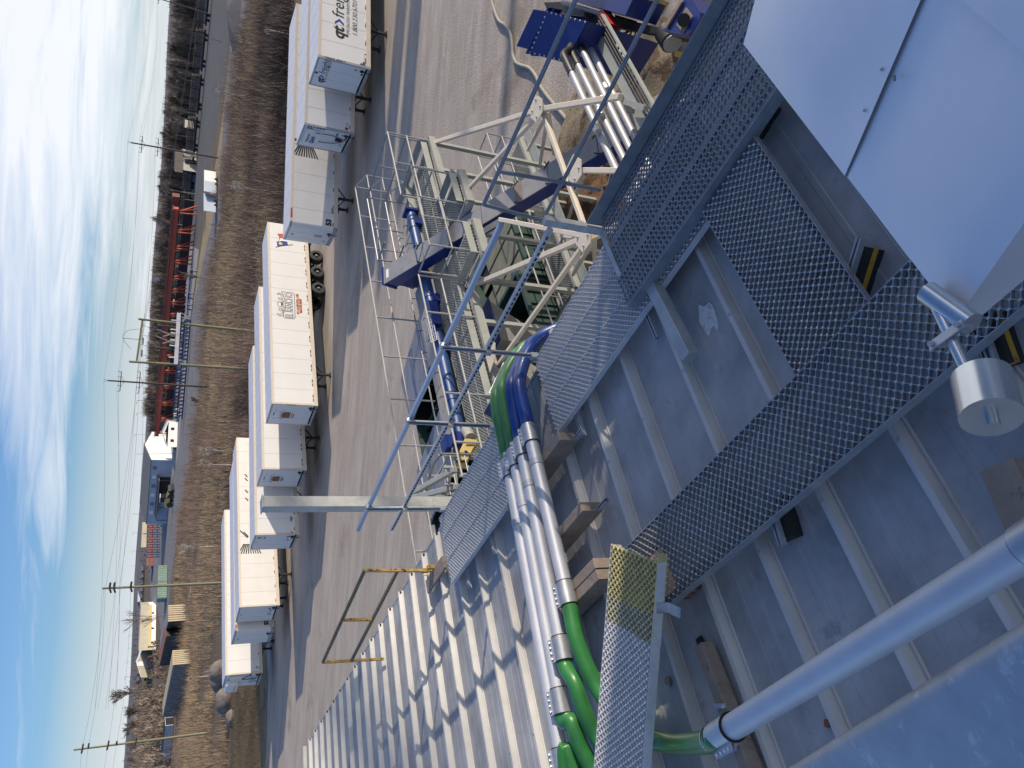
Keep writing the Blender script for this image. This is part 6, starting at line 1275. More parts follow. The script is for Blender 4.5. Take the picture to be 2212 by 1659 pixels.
# small lamp and rail poles
k = 0
for (tx, ty, bx, by, r_) in ((379, 237, 440, 251, .09), (393, 205, 434, 211, .08), (403, 66, 480, 91, .09), (297, 865, 398, 868, .11), (364, 345, 427, 352, .09), (350, 383, 414, 395, .09), (296, 892, 378, 905, .07), (293, 938, 372, 942, .07), (292, 981, 375, 980, .10), (290, 1025, 330, 1026, .07), (289, 1060, 330, 1062, .07), (286, 1110, 345, 1112, .13), (288, 1150, 352, 1155, .09), (286, 1190, 348, 1192, .08), (284, 1222, 350, 1225, .08), (280, 1330, 332, 1330, .08), (278, 1372, 330, 1372, .08), (274, 1400, 330, 1400, .08), (272, 1430, 326, 1430, .08), (271, 1462, 352, 1466, .10), (268, 1500, 345, 1504, .10)):
    B = at(bx, by); T = up_at(B, tx, ty); t = thing('lamp_pole', 'thin %s pole %s' % (('grey', 'dark')[k % 2], 'on the rail yard skyline'), 'pole', B, 'thin poles across the rail yard'); 
    MB().tube([B, T], [r_, r_ * .6], 6).build('shaft', MAT['poledark'] if k % 2 else MAT['wire'], t)
    if k % 3 != 2: m = MB(); m.tube([T, T + RD * 1.6 + UZ * .3], .06, 5); m.build('lamp_arm', MAT['wire'], t)
    if 0: MB().obox(T + UZ * .3, (.5, 0, 0), (0, .3, 0), (0, 0, .35)).build('lamp_head', MAT['whitefar'], t)
    k += 1
# ------------------------------------------------------------------ railway: wagons loaded with long stacks
B0, B1 = at(461, -40), at(413, 470); wl = 15.5; u = unit(xy(B1 - B0)); nrm = np.array([-u[1], u[0], 0]); dist = np.linalg.norm(xy(B1 - B0)); k = 0; s = 0.0
first = None
while s < dist + 30:
    c = xy(B0) + u * (s + wl / 2); 
    if first is None:
        t = thing('flat_wagon', '', 'rail wagon', (0, 0, 0), 'flat wagons loaded with long dark stacks'); X = np.array([1.0, 0, 0])
        m = MB(); m.box((-wl / 2 + .3, -1.4, 1.0), (wl / 2 - .3, 1.4, 1.35)); m.box((-wl / 2, -.2, .8), (wl / 2, .2, 1.05)); m.build('deck', MAT['chassis'], t)
        for xx in (-5.6, -3.9, 3.9, 5.6): m = MB(); m.tube([(xx, -.8, .46), (xx, .8, .46)], .46, 14); m.build('wheel', MAT['chassis'], t)
        m = MB(); R_ = random.Random(2)
        for L_ in range(6):
            for q in range(7): m.box((-wl / 2 + .6 + R_.random() * .5, -1.3 + q * .38, 1.38 + L_ * .52), (wl / 2 - .6 - R_.random() * .5, -1.3 + q * .38 + .33, 1.38 + L_ * .52 + .30))
        m.build('load', pbr('brown stacked lengths', (0.125, 0.105, 0.09), .85, 0, .3, .8), t)
        m = MB()
        for xx in (-6.5, -2.2, 2.2, 6.5):
            for yy_ in (-1.42, 1.36): m.box((xx - .12, yy_, 1.0), (xx + .12, yy_ + .08, 4.7))
        m.build('stake', MAT['chassis'], t); first = t
    else:
        t = first.copy(); COL.objects.link(t)
        for ch in first.children: cc = ch.copy(); COL.objects.link(cc); cc.parent = t
    t.location = (c[0], c[1], .05); t.rotation_euler = (0, 0, math.atan2(u[1], u[0]))
    t['label'] = 'flat rail wagon stacked with long brown lengths on the dark embankment'
    s += wl + .9; k += 1
# ------------------------------------------------------------------ red gantry
ys = [458, 500, 535, 566, 600, 628, 655, 681, 710, 740, 770, 803, 836, 873, 906, 935]
gb = lambda y: 426 - (y - 458) * (426 - 377) / 477.0
gt = lambda y: 385 - (y - 458) * (385 - 343) / 477.0
gm = thing('red_gantry', 'very long red girder gantry on slanted legs beside the rail track', 'gantry', at(gb(700), 700))
G0, G1_ = at(gb(450), 450), at(gb(940), 940); gd = unit(xy(G1_ - G0)); gn = np.array([-gd[1], gd[0], 0]); gn = gn if gn[1] > 0 else -gn
g0t, g1t = up_at(G0, gt(450), 450), up_at(G1_, gt(940), 940)
m = MB(); m.bar(g0t + UZ * .7, g1t + UZ * .7, 1.6, 1.5); m.build('girder', MAT['redpaint'], gm)
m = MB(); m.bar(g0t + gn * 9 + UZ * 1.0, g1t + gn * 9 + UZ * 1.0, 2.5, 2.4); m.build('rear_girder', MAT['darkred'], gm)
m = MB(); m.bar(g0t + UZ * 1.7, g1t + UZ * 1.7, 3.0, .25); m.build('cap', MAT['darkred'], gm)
m = MB(); m.bar(g0t + gn * 7 - UZ * 3.5, g1t + gn * 7 - UZ * 3.5, .5, 3.2); m.build('shadowed_stack', MAT['chassis'], gm)  # stack behind the legs, its shadow put into the near-black colour
for y in ys:
    B = at(gb(y), y); T = up_at(B, gt(y), y); m = MB()
    for sx in (-1, 1): m.bar(B + gn * 1.6 * sx * .0 + gd * 1.0 * sx - UZ * .1, T + gd * .35 * sx, .38, .38)
    m.bar(B + gn * 4.2, T + gn * .3, .34, .34); m.bar(B + UZ * 2.2 - gd * .8, B + UZ * 2.2 + gd * .8, .2, .2); m.build('leg', MAT['redpaint'], gm)
# blue trestles and pipes at its foot
m = None
for i, y in enumerate((592, 640, 664, 690, 716, 742, 768, 792, 815)):
    px = 425 - (y - 590) * .145; B = at(px, y) + np.array([0, 0, .0]); t = thing('blue_trestle', 'blue steel trestle in the row below the red gantry', 'trestle', B, 'blue trestles below the red gantry'); m = MB()
    for sx in (-1.1, 1.1): m.bar(B + gd * sx, B + gd * sx * .6 + UZ * 1.5, .35, .35)
    m.bar(B + UZ * 1.5 - gd * 1.5, B + UZ * 1.5 + gd * 1.5, .6, .4); m.build('frame', MAT['bluefar'], t)
b_ = thing('blue_truss', 'long blue conveyor truss lying along the foot of the red gantry', 'conveyor', at(395, 800)); m = MB(); p, q = at(400, 690, 2.2), at(382, 905, 2.2); 
for z in (-1.6, 0, 1.3): m.bar(p + UZ * z, q + UZ * z, .5, .4)
n_ = 26
for i in range(n_): a_ = p + (q - p) * i / n_; c_ = p + (q - p) * (i + 1) / n_; m.bar(a_ - UZ * 1.6, c_ + UZ * 1.3, .25, .25); m.bar(a_ - UZ * 1.6, a_ + UZ * 1.3, .25, .25)
m.build('truss', MAT['bluefar'], b_); MB().bar(at(408, 580, 1.9), at(393, 800, 1.9), .5, .5).build('pipe', MAT['blueside'], b_)
# ------------------------------------------------------------------ buildings
bb_ = thing('industrial_building', 'big grey roofed building with sunlit white siding end and pale blue shaded front', 'building', at(371, 993))
K, Rr, Lf = at(372, 994), at(366, 934), at(360, 1131); Q = Rr + (Lf - K); zw = ztop(K, 327, 994); zr_ = ztop((K + Rr) / 2, 311, 965)
m = MB(); quadprism(m, [K, Rr, Q, Lf], 0, zw); mid_ = (K + Rr) / 2; m.prism([(K[0], K[1], zw), (Rr[0], Rr[1], zw), (mid_[0], mid_[1], zr_ - .3)], xy(Lf - K)); m.build('wall', MAT['whitefar'], bb_)
fd = unit(xy(Lf - K)); fn = unit(np.cross(fd, UZ)); fn = fn if fn @ xy(K) < 0 else -fn
m = MB(); m.obox((K + Lf) / 2 + UZ * zw / 2 + fn * .03, fd * np.linalg.norm(xy(Lf - K)) / 2, fn * .05, UZ * zw / 2); m.build('front_shade_slab', MAT['blueside'], bb_)  # slab over the white front, blue shade put into its colour
m = MB(); gable(m, [K, Rr, Q, Lf], zw, zr_ - zw, .4); m.build('roof', MAT['greyroof'], bb_)
fl = np.linalg.norm(xy(Lf - K))
for i in range(6): c = K + fd * fl * (.12 + .14 * i) + UZ * (zw - 1.6) + fn * .15; MB().obox(c, fd * .8, fn * .1, UZ * .8).build('window', MAT['whitefar'] if i % 2 else MAT['grey'], bb_)
m = MB(); c0 = K + fd * fl * .22 + fn * 5; m.prism([c0 - fn * 5 + UZ * 5.2, c0 + UZ * 4.4, c0 + fd * fl * .62 + UZ * 4.4, c0 + fd * fl * .62 - fn * 5 + UZ * 5.2], UZ * .3); m.build('canopy', MAT['greyroof'], bb_)
m = MB()
for f_ in (.0, .2, .42, .62): MB().bar(c0 + fd * fl * f_, c0 + fd * fl * f_ + UZ * 4.4, .3, .3).build('canopy_post', MAT['chassis'], bb_)
m.build('canopy_post', MAT['chassis'], bb_) if 0 else None; MB().obox(K + fd * fl * .40 + UZ * 2.3 + fn * .2, fd * fl * .14, fn * .1, UZ * 2.2).build('canopy_bay', MAT['chassis'], bb_)
MB().obox(K + fd * fl * .10 + UZ * 2.0 + fn * .12, fd * 2.2, fn * .08, UZ * 2.0).build('door', MAT['blueside'], bb_)
o_ = thing('site_office', 'small white sided gable office in front of the red gantry end', 'building', at(383, 940))
P = [at(382, 966), at(384, 912), at(378, 905), at(376, 958)]; zw = ztop(P[0], 362, 966); m = MB(); quadprism(m, P, 0, zw); m.build('wall', MAT['whitefar'], o_)
m = MB(); gable(m, [P[0], P[1], P[2], P[3]], zw, 1.6, .3); m.build('roof', MAT['whitefar'], o_); fd = unit(xy(P[1] - P[0])); fn2 = unit(np.cross(fd, UZ)); fn2 = fn2 if fn2 @ xy(P[0]) < 0 else -fn2
for f_ in (.25, .72): MB().obox(P[0] + (P[1] - P[0]) * f_ + UZ * 1.8 + fn2 * .1, fd * .55, fn2 * .1, UZ * .6).build('window', MAT['glass'], o_)
sd_ = thing('loading_shed', 'dark rail loading shed with tan bins among the bare trees', 'building', at(424, 347)); P = [at(424, 372), at(424, 330), at(418, 326), at(418, 366)]
m = MB(); quadprism(m, P, 0, ztop(P[0], 396, 372)); m.build('wall', MAT['beigecover'], sd_); m = MB(); P2 = [p + np.array([2, 14, 0]) for p in P]; quadprism(m, P2, 0, ztop(P[0], 378, 372)); m.build('rear_hall', MAT['poledark'], sd_); m = MB(); quadprism(m, P, ztop(P[0], 396, 372), ztop(P[0], 394, 372)); m.build('roof', MAT['greyroof'], sd_)
m = MB(); m.obox((P[0] + P[1]) / 2 + UZ * 2 - unit(xy(P[0])) * .1, unit(xy(P[1] - P[0])) * 1.6, unit(xy(P[0])) * .15, UZ * 1.8); m.build('door', MAT['dark'], sd_)
h_ = thing('trackside_hut', 'small tan hut beside the tracks in front of the trees', 'hut', at(424, 272)); m = MB(); quadprism(m, [at(424, 280), at(424, 264), at(420, 262), at(420, 278)], 1.2, 4.6); m.build('wall', MAT['beigecover'], h_); MB().obox(at(423, 271) + UZ * 4.8, (1.6, 0, 0), (0, 1.4, 0), (0, 0, .15)).build('roof', MAT['greyroof'], h_)
tb = thing('gable_shop', 'tan gable building with white door and sign band at the far left', 'building', at(327, 1435)); P = [at(328, 1462), at(328, 1404), at(322, 1400), at(322, 1456)]; zw = ztop(P[0], 306, 1462); m = MB(); quadprism(m, P, 0, zw); a_, c_ = P[0], P[1]; mid_ = (a_ + c_) / 2; m.prism([(a_[0], a_[1], zw), (c_[0], c_[1], zw), (mid_[0], mid_[1], ztop(mid_, 296, 1433))], xy(P[3] - P[0])); m.build('wall', MAT['tanside'], tb)
m = MB(); gable(m, P, zw, ztop(mid_, 296, 1433) - zw, .4); m.build('roof', MAT['whitefar'], tb); fv = -unit(xy(P[0])); fd = unit(xy(P[1] - P[0])); MB().obox(mid_ + UZ * 5.5 + fv * .2, fd * 3.2, fv * .1, UZ * 1.8).build('door', MAT['whitefar'], tb); s_ = MB().obox(mid_ + UZ * 1.8 + fv * .3, fd * 6.0, fv * .1, UZ * 1.4).build('sign_band', MAT['blueside'], tb)
m = MB()
for i in range(9): m.obox(mid_ + UZ * 1.9 + fv * .45 + fd * (-4.4 + 1.1 * i), fd * .28, fv * .05, UZ * .75)
m.build('sign_mark', MAT['red'], s_)
ob = thing('long_office', 'long low white building with yellow stripe left of the second wooden pole', 'building', at(336, 1350)); P = [at(336, 1403), at(337, 1306), at(330, 1300), at(329, 1396)]; zw = ztop(P[0], 322, 1403); m = MB(); quadprism(m, P, 0, zw); m.build('wall', MAT['whitefar'], ob); m = MB(); quadprism(m, [p + unit(xy(p)) * 12 for p in P], 0, zw + 4.5); m.build('rear_hall', MAT['tanside'], ob); fv = -unit(xy(P[0])); fd = unit(xy(P[1] - P[0])); ln = np.linalg.norm(xy(P[1] - P[0])); MB().obox((P[0] + P[1]) / 2 + UZ * (zw - .4) + fv * .1, fd * ln / 2, fv * .15, UZ * .5).build('yellow_stripe', MAT['guardyel'], ob)
for f_ in (.15, .45, .8): MB().obox(P[0] + (P[1] - P[0]) * f_ + UZ * 1.6 + fv * .1, fd * .9, fv * .1, UZ * .7).build('window', MAT['glass'], ob)
tk = 0
for y in range(1228, 1480, 15):                      # black tank wagons far off
    B = at(313 - (y - 1228) * .03, y); t = thing('tank_wagon', 'black tank wagon in the distant line of wagons', 'rail wagon', B, 'distant black tank wagons'); w_ = np.linalg.norm(xy(at(313, y) - at(313, y + 13))) / 2; d_ = unit(xy(at(313, y + 13) - at(313, y))); MB().tube([B - d_ * w_ + UZ * 2.6, B + d_ * w_ + UZ * 2.6], 1.7, 12).build('tank', MAT['insul'], t, smooth=True); MB().obox(B + UZ * .7, d_ * w_ * 1.05, unit(xy(B)) * 1.2, UZ * .3).build('frame', MAT['chassis'], t); tk += 1
for i, (y0, y1, x0, x1, mt, lab) in enumerate(((1128, 1182, 322, 305, 'tanside', 'tan long storage shed beyond the blue trestles'), (1132, 1222, 332, 319, 'darkred', 'dark red long container row behind the blue trestles'), (1226, 1300, 304, 297, 'blueside', 'pale distant tank shed on the skyline'))):
    t = thing('storage_shed', lab, 'building', at(x0, (y0 + y1) / 2)); P = [at(x0, y1), at(x0 + .8, y0), at(x0 - 4, y0), at(x0 - 4.5, y1)]; m = MB(); quadprism(m, P, 0, ztop(P[0], x1, y1)); m.build('wall', MAT[mt], t); m = MB(); quadprism(m, P, ztop(P[0], x1, y1), ztop(P[0], x1, y1) + .5); m.build('roof', MAT['greyroof'], t)
for i, y in enumerate((1137, 1147, 1157, 1168, 1179, 1190, 1200)):
    B = at(346, y); t = thing('blue_trestle', 'blue steel frame in the row left of the big grey roofed building', 'trestle', B, 'blue frames left of the big building'); m = MB(); 
    for sx in (-1, 1): m.bar(B + RD * sx, B + RD * sx + UZ * 6.5, .4, .4)
    for z in (1.5, 4, 6.4): m.bar(B + UZ * z - RD * 1.1, B + UZ * z + RD * 1.1, .45, .35)
    m.build('frame', MAT['bluefar'], t)
# ------------------------------------------------------------------ containers and scrap at the left
def crate(name, label, C_, E_, F_, ptop, side, roof, endm, cat='container', ribs=14, open_end=False, endribs=0):
    C_, E_, F_ = at(*C_), at(*E_), at(*F_); G_ = E_ + (F_ - C_); h = ztop(C_, *ptop); t = thing(name, label, cat, C_); m = MB(); quadprism(m, [C_, E_, G_, F_], .15, h); m.build('body', side, t)
    d = unit(xy(F_ - C_)); ln = np.linalg.norm(xy(F_ - C_)); n_ = unit(np.cross(d, UZ)); n_ = n_ if n_ @ xy(C_) < 0 else -n_; m = MB()
    for i in range(ribs): m.obox(C_ + d * ln * (i + .5) / ribs + UZ * h / 2 + n_ * .05, d * ln / ribs * .28, n_ * .06, UZ * h * .46)
    m.build('side_rib', side, t)
    m = MB(); quadprism(m, [C_ - d * .05, E_ - d * .05, G_ + d * .05, F_ + d * .05], h, h + .12); m.build('roof', roof, t)
    e = unit(xy(E_ - C_)); el = np.linalg.norm(xy(E_ - C_)); en = -d; m = MB()
    if open_end: m.obox((C_ + E_) / 2 + UZ * h * .5 + en * .03, e * el * .42, en * .04, UZ * h * .42); m.build('open_end', endm, t)
    else:
        for i in range(endribs): m.obox((C_ + E_) / 2 + UZ * (h * (i + .5) / endribs) + en * .06, e * el / 2, en * .06, UZ * h / endribs * .36) if endribs < 5 else m.obox(C_ + e * el * (i + .5) / endribs + UZ * h / 2 + en * .06, e * el / endribs * .36, en * .06, UZ * h / 2)
        m.build('slatted_end', endm, t)
    return t
DKC = pbr('shade dark slats', (0.05, 0.052, 0.05), .8, 0, .3, .6); GRC = pbr('weathered grey side', (0.20, 0.20, 0.21), .7, 0, .2, .5)  # first material holds the shade of a long side in its dark colour
crate('slatted_container', 'container with pale wooden slats on its end, nearest to the wooden pole', (402, 1341), (401, 1305), (378, 1408), (364, 1341), DKC, GRC, MAT['slatwood'], endribs=8)
crate('rusty_container', 'dark green ribbed container with rusty red roof between the slatted ones', (398, 1372), (394, 1348), (378, 1436), (360, 1372), pbr('dark teal side', (0.028, 0.05, 0.045), .7, 0, .3, .5), MAT['rustroof'], DKC, endribs=3)
crate('slatted_container', 'long grey ribbed container with pale slatted end below the rusty one', (412, 1434), (410, 1402), (384, 1546), (375, 1434), GRC, MAT['slatwood'], MAT['slatwood'], ribs=30, endribs=8)
crate('box_trailer', 'long blue grey trailer with open white framed end at the far left', (376, 1566), (374, 1548), (368, 1640), (357, 1566), MAT['blueside'], MAT['chassis'], MAT['dark'], cat='trailer', ribs=10, open_end=True)
crate('shipping_container', 'teal shipping container beside the grey road', (361, 1291), (358, 1300), (362, 1221), (341, 1291), MAT['tealbox'], MAT['tealbox'], MAT['tealbox'], endribs=2, ribs=18)
def wreck(name, label, px, py, mat, sc=1.0, rot=0.0, cat='scrap car', group=None, cabm='glass'):
    B = at(px, py); t = thing(name, label, cat, B, group); d = np.array([math.cos(rot), math.sin(rot), 0]); n_ = np.array([-d[1], d[0], 0]); m = MB()
    m.prism([B + d * x * sc + UZ * z * sc - n_ * .9 * sc for x, z in ((-2.3, .45), (2.3, .45), (2.3, .95), (1.2, 1.05), (-2.3, 1.1))], n_ * 1.8 * sc); m.build('body', mat, t)
    m = MB(); m.prism([B + d * x * sc + UZ * z * sc - n_ * .8 * sc for x, z in ((-.2, 1.05), (1.2, 1.05), (.7, 1.75), (-.1, 1.8))], n_ * 1.6 * sc); m.build('cab', mat if cabm is None else mat, t)
    m = MB(); m.prism([B + d * x * sc + UZ * z * sc - n_ * .83 * sc for x, z in ((-.1, 1.12), (1.05, 1.12), (.65, 1.65), (-.02, 1.7))], n_ * 1.66 * sc); m.build('window', MAT['glass'], t)
    for xx in (-1.4, 1.5):
        for s in (-1, 1): MB().tube([B + d * xx * sc + n_ * s * .92 * sc + UZ * .38 * sc, B + d * xx * sc + n_ * s * .7 * sc + UZ * .38 * sc], .38 * sc, 12).build('wheel', MAT['tyre'], t)
    return t
ra = math.atan2(RD[1], RD[0])
wreck('pickup_truck', 'white pickup parked in front of the end of the red gantry', 388, 897, MAT['whitefar'], 1.15, ra, 'pickup')
wreck('pickup_truck', 'silver pickup parked beside the white office', 381, 957, MAT['blueside'], 1.2, ra + .2, 'pickup')
wreck('pickup_truck', 'small white car on the paved lot left of the big building', 350, 1128, MAT['whitefar'], 1.2, ra, 'car')
wreck('pickup_truck', 'white car beside the teal container', 330, 1232, MAT['whitefar'], 1.3, ra, 'car')
for px, py, mt, lab in ((352, 1625, 'red', 'crushed red car in the scrap heap'), (345, 1648, 'yellow', 'yellow wreck at the bottom edge of the scrap heap'), (340, 1612, 'whitefar', 'white wreck at the top of the scrap heap'), (362, 1650, 'beigecover', 'rusty cream wreck in front of the scrap heap'), (333, 1636, 'rustroof', 'rust brown wreck behind the red one'), (354, 1604, 'blueside', 'pale blue wreck beside the last wooden pole')):
    wreck('scrap_car', lab, px, py, MAT[mt], .95, random.uniform(0, 3))
wreck('scrap_car', 'small yellow wreck beside the tan gable shop', 322, 1472, MAT['guardyel'], 1.6, 1.0)
wreck('scrap_car', 'green wreck among the trees left of the tan gable shop', 330, 1512, MAT['tealbox'], 1.4, .5)
def loader(label, px, py, rot, sc=1.0):
    B = at(px, py); t = thing('wheel_loader', label, 'loader', B); d = np.array([math.cos(rot), math.sin(rot), 0]); n_ = np.array([-d[1], d[0], 0])
    MB().obox(B + UZ * 1.6 * sc - d * 1.2 * sc, d * 1.6 * sc, n_ * 1.0 * sc, UZ * .7 * sc).build('engine_cover', MAT['guardyel'], t, bevel=.1); MB().obox(B + UZ * 2.6 * sc, d * .8 * sc, n_ * .8 * sc, UZ * .9 * sc).build('cab', MAT['glass'], t); MB().obox(B + UZ * 3.55 * sc, d * .9 * sc, n_ * .9 * sc, UZ * .08 * sc).build('cab_roof', MAT['whitefar'], t)
    for xx in (-1.6, 1.5):
        for s in (-1, 1): MB().tube([B + d * xx * sc + n_ * s * 1.3 * sc + UZ * .85 * sc, B + d * xx * sc + n_ * s * .8 * sc + UZ * .85 * sc], .85 * sc, 16).build('wheel', MAT['tyre'], t)
    m = MB(); m.prism([B + d * x * sc + UZ * z * sc - n_ * 1.4 * sc for x, z in ((3.0, .3), (4.4, .2), (3.7, .9), (3.6, 1.7), (3.0, 1.5))], n_ * 2.8 * sc); m.build('bucket', MAT['chassis'], t); m = MB()
    for s in (-.6, .6): m.bar(B + n_ * s * sc + UZ * 1.9 * sc + d * .6 * sc, B + n_ * s * sc + UZ * .9 * sc + d * 3.2 * sc, .25 * sc, .35 * sc)
    m.build('lift_arm', MAT['guardyel'], t)
loader('dark loader with raised black bucket on the pale apron before the big building', 375, 1076, ra + math.pi, 1.35)
loader('tan wheel loader working beside the red gantry legs', 402, 658, ra, 1.3)
for nm, lab, (px, py), w_, hh, mt in (('utility_trailer', 'white box trailer with pale front standing in the dry field', (471, 395), 46, 440, 'whitefar'), ('camper_trailer', 'smaller white camper trailer next to the box trailer in the field', (470, 441), 38, 439, 'blueside')):
    B = at(px, py); P0_, P1_ = at(px, py - w_ / 2), at(px + 1, py + w_ / 2); h = ztop(B, hh, py); d = unit(xy(P1_ - P0_)); n_ = unit(xy(B)); t = thing(nm, lab, 'trailer', B); ln = np.linalg.norm(xy(P1_ - P0_))
    MB().obox((P0_ + P1_) / 2 + UZ * (h * .56) + n_ * 1.2, d * ln / 2, n_ * 1.2, UZ * h * .42).build('body', MAT['beigecover' if mt == 'x' else 'blueside'] if mt == 'blueside' else MAT['whitefar'], t, bevel=.05); m = MB(); m.obox((P0_ + P1_) / 2 + UZ * (h * .56) - n_ * .03 + d * ln * .24, d * ln * .24, n_ * .03, UZ * h * .40); m.build('shade_panel', MAT['blueside'], t)  # panel paints the blue shade of a white front as colour
    for xx in (-.12, .12): MB().tube([(P0_ + P1_) / 2 + d * ln * xx + UZ * .42 - n_ * .1, (P0_ + P1_) / 2 + d * ln * xx + UZ * .42 + n_ * .2], .42, 14).build('wheel', MAT['tyre'], t)
    MB().bar(P0_ + UZ * .5 + n_ * 1.2, P0_ - d * 1.3 + UZ * .5 + n_ * 1.2, .1, .1).build('drawbar', MAT['chassis'], t)
# boulders
for i, (px, py, r_, sq, lab) in enumerate(((492, 1450, 1.5, (1, .8, .95), 'grey boulder half hidden behind the leftmost trailer'), (499, 1512, 1.35, (1.25, .9, .85), 'large brown boulder at the end of the row left of the trailers'), (506, 1552, .9, (1.2, .9, .7), 'lower flat boulder in front of the large brown one'), (486, 1470, 1.3, (1.1, .9, .9), 'dark boulder between two lighter boulders beside the cooling unit'))):
    B = at(px, py); m = MB(); R8 = random.Random(i); n, k = 18, 10; V = []; Fs = []; hs_ = [[R8.uniform(.86, 1.12) for _ in range(n)] for _ in range(k + 1)]
    for a in range(k + 1):
        for b_ in range(n):
            th, ph = math.pi * a / k, 2 * math.pi * b_ / n; q = r_ * (hs_[a][b_] * .5 + hs_[a][b_ // 3 * 3] * .5) if 0 < a < k else r_; V.append((B[0] + q * sq[0] * math.sin(th) * math.cos(ph), B[1] + q * sq[1] * math.sin(th) * math.sin(ph), r_ * sq[2] * .55 + q * sq[2] * math.cos(th)))
    for a in range(k):
        for b_ in range(n): x = a * n + b_; y = a * n + (b_ + 1) % n; Fs.append((x, x + n, y + n, y))
    m.add(V, Fs); o = m.build('boulder', MAT['rock'], None, smooth=True, loc=B); tag(o, lab, 'boulder', 'boulders left of the trailers')
# ------------------------------------------------------------------ trees
def branchy(m, p, d, ln, r, depth, R_, spread=.55, n=4, rmin=.012):
    q = p + d * ln; m.tube([p, (p + q) / 2 + np.array([R_.uniform(-1, 1), R_.uniform(-1, 1), 0]) * ln * .05, q], [r, r * .8, r * .55], 5 if depth > 1 else 3, cap=False)
    if depth == 0: return
    for i in range(n):
        f_ = R_.uniform(.35, 1.0) if i else 1.0; nd = unit(d + np.array([R_.uniform(-1, 1), R_.uniform(-1, 1), R_.uniform(-.15, .6)]) * spread * (1.0 if i else .5)); branchy(m, p + d * ln * f_, nd, ln * R_.uniform(.5, .78), max(r * .55, rmin), depth - 1, R_, spread, n, rmin)
def tree(name, label, base, h, mat, seed, depth=4, spread=.55, n=4, lean=(0, 0), group=None, tr=.5, r=None, rmin=.012):
    R_ = random.Random(seed); B = np.asarray(base, float); t = thing(name, label, 'tree', B, group); tl_ = h * .32; d = unit(np.array([lean[0], lean[1], 1.0])); r = r or h * .018
    MB().tube([B - UZ * .2, B + d * tl_], [r * 1.3, r], 8).build('trunk', mat, t, smooth=True); m = MB(); branchy(m, B + d * tl_, d, h * .24, r, depth, R_, spread, n, rmin); m.build('crown', mat, t); return t
for i, (px, py, tx, dep, sp, lab, mt) in enumerate(((352, 1490, 231, 5, .55, 'tall bare tree with wide crown beside the scrap yard', 'barkdark'), (360, 1560, 262, 5, .5, 'dense bare tree right behind the last wooden pole', 'barkdark'), (362, 1600, 270, 5, .5, 'second dense bare tree behind the scrap heap', 'bark'), (358, 1530, 262, 5, .6, 'leaning bare tree between the scrap yard trees', 'barkdark'), (345, 1640, 262, 4, .5, 'bare tree behind the yellow wreck', 'bark'))):
    B = at(px, py); tree('bare_tree', lab, B, ztop(B, tx, py) * 1.05, MAT[mt], i + 1, dep, sp * 1.5, 4, rmin=.035)
for i, (px, py, tx, ty, lab) in enumerate(((547, 22 + 190, 455, 200, 'lone pale sapling in the dry field'), (625, 75, 565, 60, 'pale birch sapling behind the lettered trailer'), (585, 415, 490, 393, 'slender bare sapling before the camper trailer'), (480, 605, 385, 590, 'slim bare tree in front of the red gantry'), (476, 870, 400, 860, 'thin dark sapling below the transmission pole'), (505, 1005, 425, 1005, 'forked birch sapling before the big building'), (505, 975, 425, 970, 'pale straight birch sapling behind the white office'), (480, 1180, 375, 1175, 'twin stemmed pale sapling beside the paved lot'), (440, 1250, 365, 1243, 'small dark sapling before the teal container'), (455, 1460, 400, 1452, 'bent white birch in the reeds below the long grey container'), (425, 1325, 250, 1330, 'tall thin bare tree between the wooden pole and the slatted container'))):
    B = at(px, py); tree('birch_sapling' if i not in (3, 4, 8) else 'bare_sapling', lab, B, max(ztop(B, tx, ty), 3.0), MAT['barkpale' if i not in (3, 4, 8, 10) else 'bark'], 30 + i, 4, .45, 4, r=.075, rmin=.022)
for i, (px, py, tx, lab, mt) in enumerate(((438, 180, 352, 'rounded bare tree rising above the forest edge', 'barkdark'), (432, 262, 345, 'broad bare tree with light twigs behind the trackside hut', 'bark'), (424, 420, 330, 'pale bare tree beside the first red gantry legs', 'bark'), (420, 490, 322, 'bare tree with fan shaped crown above the red gantry end', 'bark'), (436, 110, 360, 'yellowish tree in the forest edge above the log wagons', 'conifer'), (434, 230, 352, 'olive tree in the forest edge beside the hut', 'conifer'), (430, 300, 340, 'tall bare tree left of the loading shed', 'barkdark'), (410, 545, 325, 'slim bare tree behind the red gantry', 'barkdark'))):
    B = at(px, py); B = B + unit(xy(B)) * 12; tree('bare_tree', lab, B, ztop(B, tx, py), MAT[mt], 60 + i, 5, .65, 4, r=.2, rmin=.055)
